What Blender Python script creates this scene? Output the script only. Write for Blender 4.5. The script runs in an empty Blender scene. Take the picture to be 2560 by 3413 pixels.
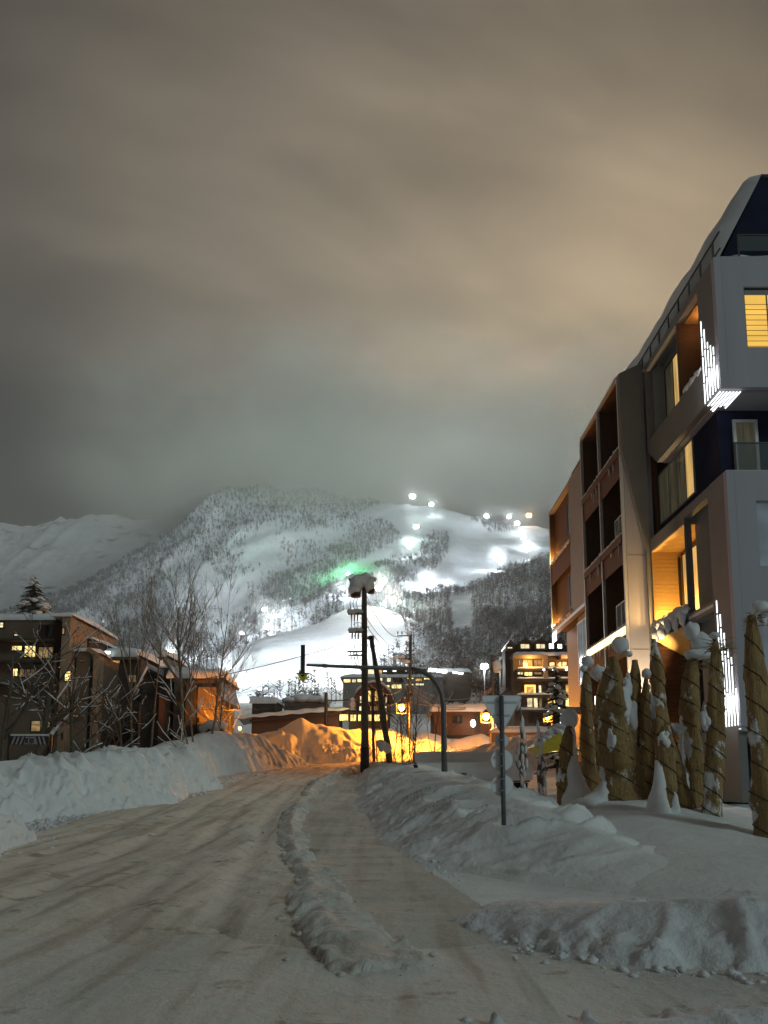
import bpy, bmesh, math, random
import numpy as np
from mathutils import Vector, Matrix, Euler

# ------------------------------------------------------------------ camera
scene = bpy.context.scene
COL = scene.collection
SW, SH = 2560.0, 3413.0          # size of the photograph, used to turn its pixels into directions
FPX = 2450.0                     # focal length in photograph pixels
PITCH = math.radians(7.0)        # the phone is tilted up a little; the rest is lens shift
EYE = 1.6
HORIZON = 2610.0
PPY = HORIZON - FPX * math.tan(PITCH)
cam_d = bpy.data.cameras.new('camera')
cam = bpy.data.objects.new('camera', cam_d)
COL.objects.link(cam)
cam.location = (0, 0, EYE)
cam.rotation_euler = (math.pi / 2 + PITCH, 0, 0)
cam_d.sensor_fit = 'AUTO'
cam_d.sensor_width = 36.0
cam_d.lens = FPX / SH * 36.0
cam_d.shift_y = (PPY - SH / 2) / SH
cam_d.clip_start = 0.1
cam_d.clip_end = 9000
scene.camera = cam

# ------------------------------------------------------------------ world: overcast night sky lit by the town
world = bpy.data.worlds.new('World')
scene.world = world
world.use_nodes = True
wn = world.node_tree.nodes
wl = world.node_tree.links
wn.clear()


def wnode(t, **kw):
    n = wn.new(t)
    for k, v in kw.items():
        setattr(n, k, v)
    return n


w_out = wnode('ShaderNodeOutputWorld')
w_bg = wnode('ShaderNodeBackground')
w_tc = wnode('ShaderNodeTexCoord')
w_sep = wnode('ShaderNodeSeparateXYZ')
wl.new(w_tc.outputs['Generated'], w_sep.inputs[0])


def wmath(op, a, b=None, c=None, clamp=False):
    n = wnode('ShaderNodeMath', operation=op, use_clamp=clamp)
    for i, v in enumerate((a, b, c)):
        if v is None:
            continue
        if isinstance(v, (int, float)):
            n.inputs[i].default_value = v
        else:
            wl.new(v, n.inputs[i])
    return n.outputs[0]


def wglow(direction, power):
    d = Vector(direction).normalized()
    n = wnode('ShaderNodeVectorMath', operation='DOT_PRODUCT')
    wl.new(w_tc.outputs['Generated'], n.inputs[0])
    n.inputs[1].default_value = d
    return wmath('POWER', wmath('MAXIMUM', n.outputs['Value'], 0.0), power)


# cloud sheet: the view direction laid on a plane far above gives long streaks near the horizon
zc = wmath('ADD', wmath('MAXIMUM', w_sep.outputs[2], 0.0), 0.22)
cx = wmath('DIVIDE', w_sep.outputs[0], zc)
cy = wmath('DIVIDE', w_sep.outputs[1], zc)
w_cmb = wnode('ShaderNodeCombineXYZ')
wl.new(wmath('MULTIPLY', wmath('ADD', cx, wmath('MULTIPLY', cy, 0.45)), 0.75), w_cmb.inputs[0])
wl.new(wmath('MULTIPLY', wmath('SUBTRACT', cy, wmath('MULTIPLY', cx, 0.30)), 1.55), w_cmb.inputs[1])


def wnoise(scale, detail, rough, dist):
    n = wnode('ShaderNodeTexNoise')
    n.inputs['Scale'].default_value = scale; n.inputs['Detail'].default_value = detail
    n.inputs['Roughness'].default_value = rough; n.inputs['Distortion'].default_value = dist
    wl.new(w_cmb.outputs[0], n.inputs['Vector'])
    return n.outputs[0]


def wmap(v, a0, a1, b0, b1):
    n = wnode('ShaderNodeMapRange', interpolation_type='SMOOTHSTEP')
    wl.new(v, n.inputs[0])
    for i, q in enumerate((a0, a1, b0, b1)):
        n.inputs[i + 1].default_value = q
    return n.outputs[0]


cl1 = wmap(wnoise(0.85, 4.0, 0.45, 0.5), 0.32, 0.68, 0.50, 1.34)      # broad banks of cloud
cl2 = wmap(wnoise(2.4, 5.0, 0.55, 0.4), 0.30, 0.70, 0.78, 1.20)       # finer wisps
cloud = wmath('MULTIPLY', cl1, cl2)
g_warm = wglow((0.30, 0.86, 0.42), 26.0)       # clouds lit by the town lamps on the right
g_mid = wglow((0.06, 0.82, 0.56), 12.0)        # paler clouds over the valley
g_slope = wglow((0.12, 0.93, 0.36), 150.0)    # mist glowing over the floodlit run
g_low = wglow((-0.42, 0.85, 0.31), 34.0)       # heavy dark cloud over the far ridge


def wtint(fac, col):
    n = wnode('ShaderNodeVectorMath', operation='SCALE')
    n.inputs[0].default_value = col
    wl.new(fac, n.inputs['Scale'])
    return n.outputs[0]


def wadd(a, b):
    n = wnode('ShaderNodeVectorMath', operation='ADD')
    wl.new(a, n.inputs[0]); wl.new(b, n.inputs[1])
    return n.outputs[0]


w_one = wnode('ShaderNodeValue'); w_one.outputs[0].default_value = 1.0
sky = wadd(wadd(wtint(w_one.outputs[0], (0.062, 0.057, 0.051)), wtint(g_warm, (0.500, 0.350, 0.185))), wadd(wtint(g_mid, (0.225, 0.178, 0.122)), wtint(g_slope, (0.26, 0.24, 0.19))))
w_sc = wnode('ShaderNodeVectorMath', operation='SCALE')
wl.new(sky, w_sc.inputs[0])
wl.new(wmath('MULTIPLY', cloud, wmath('SUBTRACT', 1.0, wmath('MULTIPLY', g_low, 0.68))), w_sc.inputs['Scale'])
wl.new(w_sc.outputs[0], w_bg.inputs[0])
w_bg.inputs[1].default_value = 1.0
wl.new(w_bg.outputs[0], w_out.inputs[0])

# ------------------------------------------------------------------ sun: added night light from behind right, standing in for cloud and lamp glow
sun_d = bpy.data.lights.new('sun', 'SUN')
sun_d.energy = 0.60
sun_d.angle = math.radians(14)
sun_d.color = (0.76, 1.0, 0.97)
sun = bpy.data.objects.new('sun', sun_d)
COL.objects.link(sun)
sun_dir = Vector((0.64, -0.58, 0.42)).normalized()        # towards the light
sun.rotation_euler = sun_dir.to_track_quat('Z', 'Y').to_euler()
sun.location = (20, -20, 60)

# ------------------------------------------------------------------ exposure and sampling
vs = scene.view_settings
vs.view_transform = 'Standard'
vs.look = 'None'
vs.exposure = 0.0
vs.gamma = 1.0
vs.use_curve_mapping = False
cy_ = scene.cycles
cy_.use_denoising = True
cy_.max_bounces = 6
cy_.diffuse_bounces = 3
cy_.glossy_bounces = 2
cy_.transmission_bounces = 3
cy_.volume_bounces = 0
cy_.transparent_max_bounces = 6
cy_.sample_clamp_indirect = 3.0
cy_.caustics_reflective = False
cy_.caustics_refractive = False

# ------------------------------------------------------------------ geometry helpers
SINP, COSP = math.sin(PITCH), math.cos(PITCH)


def W(px, py, d):
    """the point at depth d (metres along +Y) in the direction of a photograph pixel"""
    a = (np.asarray(px, float) - SW / 2) / FPX
    b = -(np.asarray(py, float) - PPY) / FPX
    t = np.asarray(d, float) / (COSP - b * SINP)
    return np.stack(np.broadcast_arrays(a * t, np.asarray(d, float), EYE + t * (b * COSP + SINP)), -1)


def V(px, py, d):
    return Vector([float(c) for c in W(px, py, d)])


def to_px(P):
    """photograph pixel of world points"""
    P = np.asarray(P, float)
    x, y, z = P[..., 0], P[..., 1], P[..., 2] - EYE
    f = y * COSP + z * SINP
    u = -y * SINP + z * COSP
    return SW / 2 + FPX * x / f, PPY - FPX * u / f


def hash2(ix, iy, seed):
    h = np.sin(ix * 127.1 + iy * 311.7 + seed * 74.7) * 43758.5453
    return h - np.floor(h)


def vnoise(x, y, seed=0):
    x = np.asarray(x, float); y = np.asarray(y, float)
    ix = np.floor(x); iy = np.floor(y)
    fx = x - ix; fy = y - iy
    fx = fx * fx * fx * (fx * (fx * 6 - 15) + 10); fy = fy * fy * fy * (fy * (fy * 6 - 15) + 10)
    a = hash2(ix, iy, seed); b = hash2(ix + 1, iy, seed)
    c = hash2(ix, iy + 1, seed); d = hash2(ix + 1, iy + 1, seed)
    return (a * (1 - fx) + b * fx) * (1 - fy) + (c * (1 - fx) + d * fx) * fy


def fbm(x, y, octaves=4, seed=0, gain=0.5):
    s = 0.0; amp = 1.0; tot = 0.0
    x = np.asarray(x, float); y = np.asarray(y, float)
    for o in range(octaves):
        s = s + amp * vnoise(x * 2.03 ** o + 17.3 * o, y * 2.03 ** o - 9.1 * o, seed + o)
        tot += amp; amp *= gain
    return s / tot


def ridged(x, y, octaves=3, seed=0, gain=0.5):
    s = 0.0; amp = 1.0; tot = 0.0
    for o in range(octaves):
        n = vnoise(np.asarray(x) * 2.03 ** o + 5.3 * o, np.asarray(y) * 2.03 ** o + 3.7 * o, seed + o)
        s = s + amp * (1 - np.abs(2 * n - 1)); tot += amp; amp *= gain
    return s / tot


def sstep(a, b, x):
    t = np.clip((np.asarray(x, float) - a) / (b - a), 0, 1)
    return t * t * (3 - 2 * t)


_GY = np.array([-400, -20, 8, 14, 20, 28, 36, 43, 52, 60, 80, 110, 147, 200, 245, 300, 380, 460, 4000], float)
_GZ = np.array([-0.6, 0, 0, 0.04, 0.25, 0.72, 1.36, 1.92, 2.6, 3.15, 4.7, 7.7, 12.0, 20.0, 27.5, 35.0, 44.0, 50.0, 60.0], float)
_gt = np.linspace(-60, 470, 1061)
_gv = np.interp(_gt, _GY, _GZ)
_k = np.hanning(21); _k /= _k.sum()
_gs = np.convolve(np.pad(_gv, 10, mode='edge'), _k, mode='valid')
_gs[(_gt < 8)] = _gv[(_gt < 8)]


def G(x, y):
    """height of the bare lie of the land (it climbs away from the camera)"""
    y = np.asarray(y, float)
    z = np.where(y < 468, np.interp(y, _gt, _gs), np.interp(y, _GY, _GZ))
    return z + 0.0 * np.asarray(x, float)


def Gf(x, y):
    return float(G(x, y))


def mesh_arrays(name, verts, faces):
    """fast mesh from arrays; faces: (n,3) or (n,4) array"""
    verts = np.asarray(verts, np.float32).reshape(-1, 3)
    faces = np.asarray(faces, np.int32)
    me = bpy.data.meshes.new(name)
    n, k = faces.shape
    me.vertices.add(len(verts)); me.vertices.foreach_set('co', verts.ravel())
    me.loops.add(n * k); me.loops.foreach_set('vertex_index', faces.ravel())
    me.polygons.add(n)
    me.polygons.foreach_set('loop_start', np.arange(0, n * k, k, dtype=np.int32))
    me.update(calc_edges=True)
    me.validate()
    return me


def grid_faces(nr, nc):
    i = np.arange(nr - 1)[:, None] * nc + np.arange(nc - 1)[None, :]
    i = i.ravel()
    return np.stack([i, i + 1, i + nc + 1, i + nc], -1)


def smooth(me, on=True):
    me.polygons.foreach_set('use_smooth', np.full(len(me.polygons), on, bool))


def link(name, me, material=None, parent=None):
    o = bpy.data.objects.new(name, me)
    COL.objects.link(o)
    if material is not None:
        me.materials.append(material)
    if parent is not None:
        o.parent = parent
        o.matrix_parent_inverse = Matrix.Translation(-parent_loc(parent))
    return o


def parent_loc(p):
    """world position of a part's parent (no rotations are used on parents)"""
    v = Vector(p.location)
    if p.parent is not None:
        v = v + p.matrix_parent_inverse.translation + parent_loc(p.parent)
    return v


def tag(o, label=None, cat=None, group=None, kind=None):
    if label: o['label'] = label
    if cat: o['category'] = cat
    if group: o['group'] = group
    if kind: o['kind'] = kind
    return o


def thing(name, label, cat, loc=(0, 0, 0), group=None):
    o = bpy.data.objects.new(name, None)
    o.empty_display_size = 0.2
    COL.objects.link(o)
    o.location = loc
    return tag(o, label, cat, group)


class MB:
    """collects simple shapes, then links them as one mesh object (world coordinates)"""

    def __init__(self):
        self.v = []; self.f = []; self.sm = False

    def add(self, vs, fs):
        b = len(self.v)
        self.v.extend([tuple(p) for p in vs]); self.f.extend([tuple(i + b for i in f) for f in fs])
        return self

    def hexa(self, p):
        """8 corners: bottom ring 0-3, top ring 4-7"""
        return self.add(p, [(3, 2, 1, 0), (4, 5, 6, 7), (0, 1, 5, 4), (1, 2, 6, 5), (2, 3, 7, 6), (3, 0, 4, 7)])

    def box(self, x0, x1, y0, y1, z0, z1):
        return self.hexa([(x0, y0, z0), (x1, y0, z0), (x1, y1, z0), (x0, y1, z0), (x0, y0, z1), (x1, y0, z1), (x1, y1, z1), (x0, y1, z1)])

    def bar(self, a, b, w, h=None, up=(0, 0, 1)):
        a = Vector(a); b = Vector(b); d = (b - a).normalized()
        u = Vector(up)
        if abs(d.dot(u)) > 0.95:
            u = Vector((0, 1, 0))
        s = d.cross(u).normalized() * (w / 2); t = s.cross(d).normalized() * ((h or w) / 2)
        return self.hexa([a - s - t, a + s - t, b + s - t, b - s - t, a - s + t, a + s + t, b + s + t, b - s + t])

    def prism(self, poly, vec):
        """planar polygon extruded by vec"""
        n = len(poly); v = Vector(vec)
        p = [Vector(q) for q in poly]
        return self.add(p + [q + v for q in p], [tuple(range(n - 1, -1, -1)), tuple(range(n, 2 * n))] +
                        [(i, (i + 1) % n, n + (i + 1) % n, n + i) for i in range(n)])

    def tube(self, pts, radii, n=8, cap=True, jitter=None):
        pts = [Vector(p) for p in pts]
        if isinstance(radii, (int, float)):
            radii = [radii] * len(pts)
        rings = []; vs = []; fs = []
        ref = None
        for i, p in enumerate(pts):
            d = (pts[min(i + 1, len(pts) - 1)] - pts[max(i - 1, 0)])
            if d.length < 1e-9: d = Vector((0, 0, 1))
            d.normalize()
            if ref is None:
                ref = Vector((1, 0, 0)) if abs(d.x) < 0.8 else Vector((0, 1, 0))
            s = (ref - d * ref.dot(d))
            if s.length < 1e-6: s = d.orthogonal()
            s.normalize(); ref = s
            t = d.cross(s)
            for k in range(n):
                a = 2 * math.pi * k / n
                r = radii[i] * (jitter(i, k) if jitter else 1.0)
                vs.append(p + (s * math.cos(a) + t * math.sin(a)) * r)
        for i in range(len(pts) - 1):
            for k in range(n):
                a = i * n + k; b = i * n + (k + 1) % n
                fs.append((a, b, b + n, a + n))
        if cap:
            fs.append(tuple(range(n - 1, -1, -1)))
            m = (len(pts) - 1) * n
            fs.append(tuple(m + k for k in range(n)))
        return self.add(vs, fs)

    def blob(self, c, rx, ry, rz, seed=0, amp=0.15, nu=12, nv=8, flat=None):
        c = Vector(c); vs = [] ; fs = []
        rng = random.Random(seed)
        ph = [rng.uniform(0, 6.28) for _ in range(6)]
        for j in range(nv + 1):
            th = math.pi * j / nv
            for i in range(nu):
                a = 2 * math.pi * i / nu
                r = 1 + amp * (math.sin(2 * a + ph[0] + 1.3 * th) * 0.5 + math.sin(3 * a + ph[1] - 2 * th) * 0.4 + math.sin(5 * th + ph[2] + a) * 0.35)
                z = math.cos(th) * r * rz
                if flat is not None and z < -flat * rz: z = -flat * rz
                vs.append(c + Vector((math.sin(th) * math.cos(a) * r * rx, math.sin(th) * math.sin(a) * r * ry, z)))
        for j in range(nv):
            for i in range(nu):
                a = j * nu + i; b = j * nu + (i + 1) % nu
                fs.append((a, a + nu, b + nu, b))
        return self.add(vs, fs)

    def mesh(self, name, smooth_on=False):
        me = bpy.data.meshes.new(name)
        me.from_pydata(self.v, [], self.f)
        me.update()
        if smooth_on or self.sm:
            smooth(me)
        return me

    def build(self, name, material, parent=None, smooth_on=False, loc=None):
        return link(name, self.mesh(name, smooth_on), material, parent)


# ------------------------------------------------------------------ materials
def material(name):
    m = bpy.data.materials.new(name)
    m.use_nodes = True
    nt = m.node_tree
    bsdf = nt.nodes['Principled BSDF']
    return m, nt, bsdf


def nd(nt, t, **inp):
    n = nt.nodes.new(t)
    for k, v in inp.items():
        k2 = k.replace('_', ' ')
        if k2 in n.inputs: n.inputs[k2].default_value = v
        else: setattr(n, k, v)
    return n


def ramp(nt, fac, stops):
    r = nt.nodes.new('ShaderNodeValToRGB')
    e = r.color_ramp.elements
    while len(e) < len(stops): e.new(0.5)
    for i, (p, c) in enumerate(stops):
        e[i].position = p
        e[i].color = (c[0], c[1], c[2], 1)
    nt.links.new(fac, r.inputs[0])
    return r.outputs[0]


def noise_node(nt, scale, detail=4.0, rough=0.55, stretch=None, coord='Position', dist=0.0):
    if coord == 'Position':
        src = nt.nodes.new('ShaderNodeNewGeometry').outputs['Position']
    else:
        src = nt.nodes.new('ShaderNodeTexCoord').outputs[coord]
    if stretch:
        mp = nt.nodes.new('ShaderNodeMapping')
        mp.inputs['Scale'].default_value = stretch
        nt.links.new(src, mp.inputs[0]); src = mp.outputs[0]
    n = nt.nodes.new('ShaderNodeTexNoise')
    n.inputs['Scale'].default_value = scale
    n.inputs['Detail'].default_value = detail
    n.inputs['Roughness'].default_value = rough
    n.inputs['Distortion'].default_value = dist
    nt.links.new(src, n.inputs['Vector'])
    return n.outputs[0]


def add_bump(nt, bsdf, height, strength, distance):
    b = nt.nodes.new('ShaderNodeBump')
    b.inputs['Strength'].default_value = strength
    b.inputs['Distance'].default_value = distance
    nt.links.new(height, b.inputs['Height'])
    prev = bsdf.inputs['Normal'].links
    if prev:
        nt.links.new(prev[0].from_socket, b.inputs['Normal'])
    nt.links.new(b.outputs[0], bsdf.inputs['Normal'])


def simple(name, c0, c1=None, rough=0.7, metal=0.0, scale=3.0, bump=0.0, bdist=0.01, stretch=None, spec=0.5, detail=4.0):
    m, nt, b = material(name)
    b.inputs['Roughness'].default_value = rough
    b.inputs['Metallic'].default_value = metal
    b.inputs['Specular IOR Level'].default_value = spec
    n = noise_node(nt, scale, detail, stretch=stretch)
    c1 = c1 or tuple(c * 0.8 for c in c0)
    nt.links.new(ramp(nt, n, [(0.3, c1), (0.7, c0)]), b.inputs['Base Color'])
    if bump:
        add_bump(nt, b, n, bump, bdist)
    return m


def emitter(name, col, strength, base=(0.8, 0.8, 0.8), vary=None):
    m, nt, b = material(name)
    b.inputs['Base Color'].default_value = (*base, 1)
    b.inputs['Roughness'].default_value = 0.4
    b.inputs['Emission Strength'].default_value = strength
    if vary:
        n = noise_node(nt, vary[0], 3.0, stretch=vary[2] if len(vary) > 2 else None)
        nt.links.new(ramp(nt, n, [(0.25, tuple(c * vary[1] for c in col)), (0.65, col)]), b.inputs['Emission Color'])
    else:
        b.inputs['Emission Color'].default_value = (*col, 1)
    return m


def snow_mat(name, c0=(0.80, 0.82, 0.86), c1=(0.70, 0.72, 0.76), fine=9.0, coarse=1.2, bs=0.35, bd=0.05, dirt=None):
    m, nt, b = material(name)
    b.inputs['Roughness'].default_value = 0.75
    b.inputs['Specular IOR Level'].default_value = 0.25
    n1 = noise_node(nt, coarse, 5.0, 0.6)
    col = ramp(nt, n1, [(0.3, c1), (0.62, c0)])
    if dirt:
        n3 = noise_node(nt, dirt[1], 6.0, 0.7)
        mx = nd(nt, 'ShaderNodeMix', data_type='RGBA')
        nt.links.new(ramp(nt, n3, [(dirt[2], (0, 0, 0)), (dirt[3], (1, 1, 1))]), mx.inputs[0])
        nt.links.new(col, mx.inputs[6]); mx.inputs[7].default_value = (*dirt[0], 1)
        col = mx.outputs[2]
    nt.links.new(col, b.inputs['Base Color'])
    n2 = noise_node(nt, fine, 6.0, 0.62)
    add_bump(nt, b, n2, bs, bd)
    return m


M = {}
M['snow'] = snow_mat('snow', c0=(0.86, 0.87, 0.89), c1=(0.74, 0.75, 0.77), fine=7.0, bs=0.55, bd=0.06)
M['snow_clumpy'] = snow_mat('clumpy snow', fine=5.0, bs=0.65, bd=0.09, dirt=((0.42, 0.38, 0.34), 2.6, 0.55, 0.80))
M['snow_roof'] = snow_mat('roof snow', fine=3.0, bs=0.3, bd=0.05)
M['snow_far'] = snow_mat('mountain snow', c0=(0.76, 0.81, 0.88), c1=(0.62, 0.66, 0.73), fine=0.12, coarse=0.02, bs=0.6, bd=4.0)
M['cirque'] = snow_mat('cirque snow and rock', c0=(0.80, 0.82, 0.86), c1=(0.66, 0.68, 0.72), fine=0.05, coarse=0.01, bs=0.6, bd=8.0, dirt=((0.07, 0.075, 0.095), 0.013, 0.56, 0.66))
M['snow_dirty'] = snow_mat('dirty ploughed snow', c0=(0.72, 0.70, 0.67), c1=(0.56, 0.53, 0.49), fine=6.0, bs=0.7, bd=0.08, dirt=((0.34, 0.30, 0.25), 3.4, 0.52, 0.80))
M['black_metal'] = simple('black metal', (0.035, 0.036, 0.04), rough=0.45, metal=0.3, scale=8)
M['grey_metal'] = simple('galvanised steel', (0.30, 0.31, 0.33), (0.22, 0.23, 0.25), rough=0.45, metal=0.6, scale=12)
# ------------------------------------------------------------------ the land: ground sheet and the mountain behind the village
def lattice(a, b, dense, sparse_end):
    """coordinates that are fine in the middle and grow outward"""
    out = list(np.arange(a, b + 1e-6, dense)); s = dense
    while out[-1] < sparse_end:
        s *= 1.22; out.append(out[-1] + s)
    s = dense
    while out[0] > -sparse_end:
        s *= 1.22; out.insert(0, out[0] - s)
    return np.array(out)


gx = lattice(-30, 30, 0.5, 2500)
gy = lattice(2, 90, 0.5, 3200)
gy = gy[gy > -300]
GX, GYY = np.meshgrid(gx, gy)
GZ = G(GX, GYY)
near = sstep(9, 16, GYY) * (1 - sstep(90, 140, GYY))
rd = np.min([np.hypot(GX - a, GYY - b) for a, b in ((-4, 5), (-4.5, 10), (-5.2, 18), (-6, 25), (-6.2, 32), (-6.0, 40), (-4.5, 49), (-1, 57), (4, 61), (12, 64), (20, 65))], axis=0)
amp = sstep(7.0, 11.0, rd)
GZ = GZ + near * amp * (fbm(GX * 0.18, GYY * 0.18, 3, 3) - 0.5) * 0.5
GZ -= 0.10
me = mesh_arrays('ground', np.stack([GX, GYY, GZ], -1), grid_faces(len(gy), len(gx)))
smooth(me)
ground = tag(link('ground', me, M['snow']), 'snow covered ground climbing towards the mountain', kind='structure')


def loft(rows, ncol, nrow, px0, px1, nz=0.0, nscale=0.01, seed=1, gully=0.0):
    """landform through rows of (pixel x, pixel y, depth); returns grid of points and grid of pixels"""
    pxs = np.linspace(px0, px1, ncol)
    py = np.array([np.interp(pxs, [p[0] for p in r], [p[1] for p in r]) for r in rows])
    dd = np.array([np.interp(pxs, [p[0] for p in r], [p[2] for p in r]) for r in rows])
    k = np.hanning(max(3, ncol // 30 * 2 + 1)); k /= k.sum(); h = len(k) // 2
    sm = lambda a: np.array([np.convolve(np.pad(q, h, mode='reflect', reflect_type='odd'), k, mode='valid') for q in a])
    py = sm(py); dd = sm(dd)
    n = len(rows); t = np.linspace(0, n - 1, nrow)

    def cat(a):
        i = np.clip(np.floor(t).astype(int), 0, n - 2); f = (t - i)[:, None]
        p0 = a[np.clip(i - 1, 0, n - 1)]; p1 = a[i]; p2 = a[i + 1]; p3 = a[np.clip(i + 2, 0, n - 1)]
        return 0.5 * ((2 * p1) + (p2 - p0) * f + (2 * p0 - 5 * p1 + 4 * p2 - p3) * f ** 2 + (3 * p1 - p0 - 3 * p2 + p3) * f ** 3)
    PY = cat(py); DD = cat(dd)
    P = W(np.broadcast_to(pxs, PY.shape), PY, DD)
    if nz:
        P[..., 2] += nz * (fbm(P[..., 0] * nscale, P[..., 1] * nscale, 5, seed) - 0.5) * 2
    if gully:
        P[..., 2] += gully * (ridged(P[..., 0] * nscale * 1.6, P[..., 1] * nscale * 0.55, 4, seed + 9) - 0.6)
    return P


def landform(name, label, P, mat):
    nr, nc = P.shape[:2]
    me = mesh_arrays(name, P, grid_faces(nr, nc)[:, ::-1])
    smooth(me)
    return tag(link(name, me, mat), label, kind='structure')


# far cirque on the left
P_back = loft([
    [(-700, 1790, 2600), (0, 1748, 2500), (250, 1722, 2500), (390, 1716, 2500), (450, 1732, 2550), (520, 1722, 2500), (640, 1650, 2400), (760, 1618, 2350), (1000, 1660, 2400)],
    [(-700, 1850, 2450), (0, 1815, 2330), (300, 1800, 2300), (520, 1790, 2300), (760, 1720, 2200), (1000, 1750, 2200)],
    [(-700, 1960, 2200), (0, 1930, 2100), (400, 1925, 2080), (760, 1900, 2050), (1000, 1900, 2050)],
    [(-700, 2100, 1900), (0, 2080, 1850), (400, 2080, 1850), (760, 2080, 1850), (1000, 2080, 1850)],
], 150, 70, -700, 1000, 18, 0.004, 4, gully=60)
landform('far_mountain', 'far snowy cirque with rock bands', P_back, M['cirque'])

# main mountain: wooded face on the left, groomed runs on the right
P_main = loft([
    [(-300, 2120, 1050), (130, 2012, 1200), (300, 1930, 1280), (420, 1866, 1330), (520, 1808, 1380), (600, 1752, 1430), (680, 1672, 1500), (760, 1634, 1560), (880, 1626, 1600), (1050, 1640, 1620), (1200, 1662, 1600), (1330, 1682, 1500), (1420, 1686, 1460), (1520, 1706, 1420), (1640, 1738, 1360), (1840, 1764, 1300), (2100, 1790, 1250)],
    [(-300, 2170, 960), (130, 2070, 1080), (420, 1930, 1180), (600, 1830, 1270), (760, 1740, 1380), (900, 1720, 1400), (1100, 1730, 1380), (1330, 1735, 1340), (1520, 1760, 1290), (1640, 1785, 1230), (1840, 1800, 1190), (2100, 1820, 1150)],
    [(-300, 2230, 860), (130, 2150, 930), (420, 2030, 1000), (600, 1940, 1070), (800, 1860, 1130), (1000, 1840, 1150), (1250, 1830, 1120), (1450, 1845, 1060), (1640, 1860, 1000), (1840, 1860, 970), (2100, 1870, 950)],
    [(-300, 2290, 760), (130, 2240, 800), (420, 2140, 850), (620, 2070, 880), (820, 2000, 920), (1000, 1950, 950), (1150, 1915, 950), (1300, 1930, 880), (1500, 1945, 840), (1700, 1930, 830), (2100, 1930, 820)],
    [(-300, 2350, 660), (130, 2310, 680), (420, 2240, 700), (650, 2180, 720), (820, 2120, 740), (1000, 2050, 760), (1130, 2010, 750), (1300, 2030, 720), (1600, 2050, 700), (2100, 2050, 700)],
    [(-300, 2420, 540), (420, 2340, 560), (820, 2260, 580), (1100, 2180, 600), (1600, 2180, 600), (2100, 2180, 600)],
], 260, 200, -300, 2700, 9, 0.008, 11, gully=19)
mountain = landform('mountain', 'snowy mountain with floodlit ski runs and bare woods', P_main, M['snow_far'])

# wooded hill on the right, in front of the runs
P_hill = loft([
    [(1180, 2060, 560), (1290, 2000, 600), (1400, 1985, 620), (1480, 1975, 630), (1560, 1978, 640), (1640, 1945, 650), (1740, 1895, 665), (1840, 1862, 680), (2000, 1830, 700), (2300, 1800, 700)],
    [(1180, 2120, 500), (1400, 2060, 540), (1600, 2040, 560), (1840, 1960, 590), (2300, 1920, 600)],
    [(1180, 2200, 440), (1400, 2150, 470), (1600, 2130, 480), (1840, 2090, 500), (2300, 2060, 500)],
    [(1180, 2290, 370), (1400, 2260, 380), (1600, 2250, 390), (1840, 2240, 400), (2300, 2230, 400)],
    [(1180, 2380, 290), (2300, 2360, 300)],
], 150, 100, 1180, 2900, 4, 0.02, 21, gully=4)
landform('wooded_hill', 'dark wooded hill below the upper ski run', P_hill, M['snow_far'])

# lower run: broad floodlit hump above the village
P_low = loft([
    [(-200, 2330, 420), (300, 2290, 430), (430, 2270, 440), (560, 2238, 450), (700, 2196, 460), (790, 2156, 470), (880, 2122, 490), (960, 2104, 505), (1040, 2090, 515), (1100, 2056, 535), (1150, 2030, 560), (1200, 2016, 570), (1260, 2022, 560), (1310, 2040, 545), (1360, 2056, 530), (1420, 2080, 505), (1470, 2120, 480), (1540, 2180, 440), (1620, 2230, 410)],
    [(-200, 2350, 395), (430, 2296, 410), (700, 2230, 420), (880, 2160, 445), (1040, 2130, 460), (1170, 2085, 490), (1300, 2085, 485), (1420, 2120, 460), (1540, 2205, 410), (1620, 2250, 390)],
    [(-200, 2370, 360), (430, 2320, 370), (700, 2270, 380), (900, 2220, 390), (1100, 2190, 400), (1300, 2170, 410), (1440, 2190, 400), (1620, 2270, 360)],
    [(-200, 2400, 320), (430, 2350, 325), (700, 2310, 330), (900, 2280, 335), (1100, 2270, 335), (1300, 2260, 340), (1620, 2300, 325)],
    [(-200, 2430, 280), (430, 2390, 285), (700, 2360, 285), (900, 2345, 285), (1300, 2330, 285), (1620, 2340, 285)],
    [(-200, 2480, 220), (1620, 2440, 220)],
], 200, 130, -200, 1620, 1.6, 0.03, 31, gully=1.2)
lower_run = landform('ski_run', 'floodlit lower ski run with rolling hump above the village', P_low, M['snow_far'])

from mathutils.bvhtree import BVHTree


def bvh(P):
    nr, nc = P.shape[:2]
    return BVHTree.FromPolygons([tuple(p) for p in P.reshape(-1, 3)], [tuple(f) for f in grid_faces(nr, nc)])


BV = {'main': bvh(P_main), 'hill': bvh(P_hill), 'low': bvh(P_low)}


def hit(px, py, names=('low', 'hill', 'main')):
    """first landform met in the direction of a pixel"""
    o = Vector((0, 0, EYE)); d = (V(px, py, 100.0) - o).normalized()
    best = None
    for n in names:
        r = BV[n].ray_cast(o, d)
        if r[0] is not None and (best is None or r[3] < best[1]):
            best = (r[0], r[3])
    return best[0] if best else None


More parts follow.
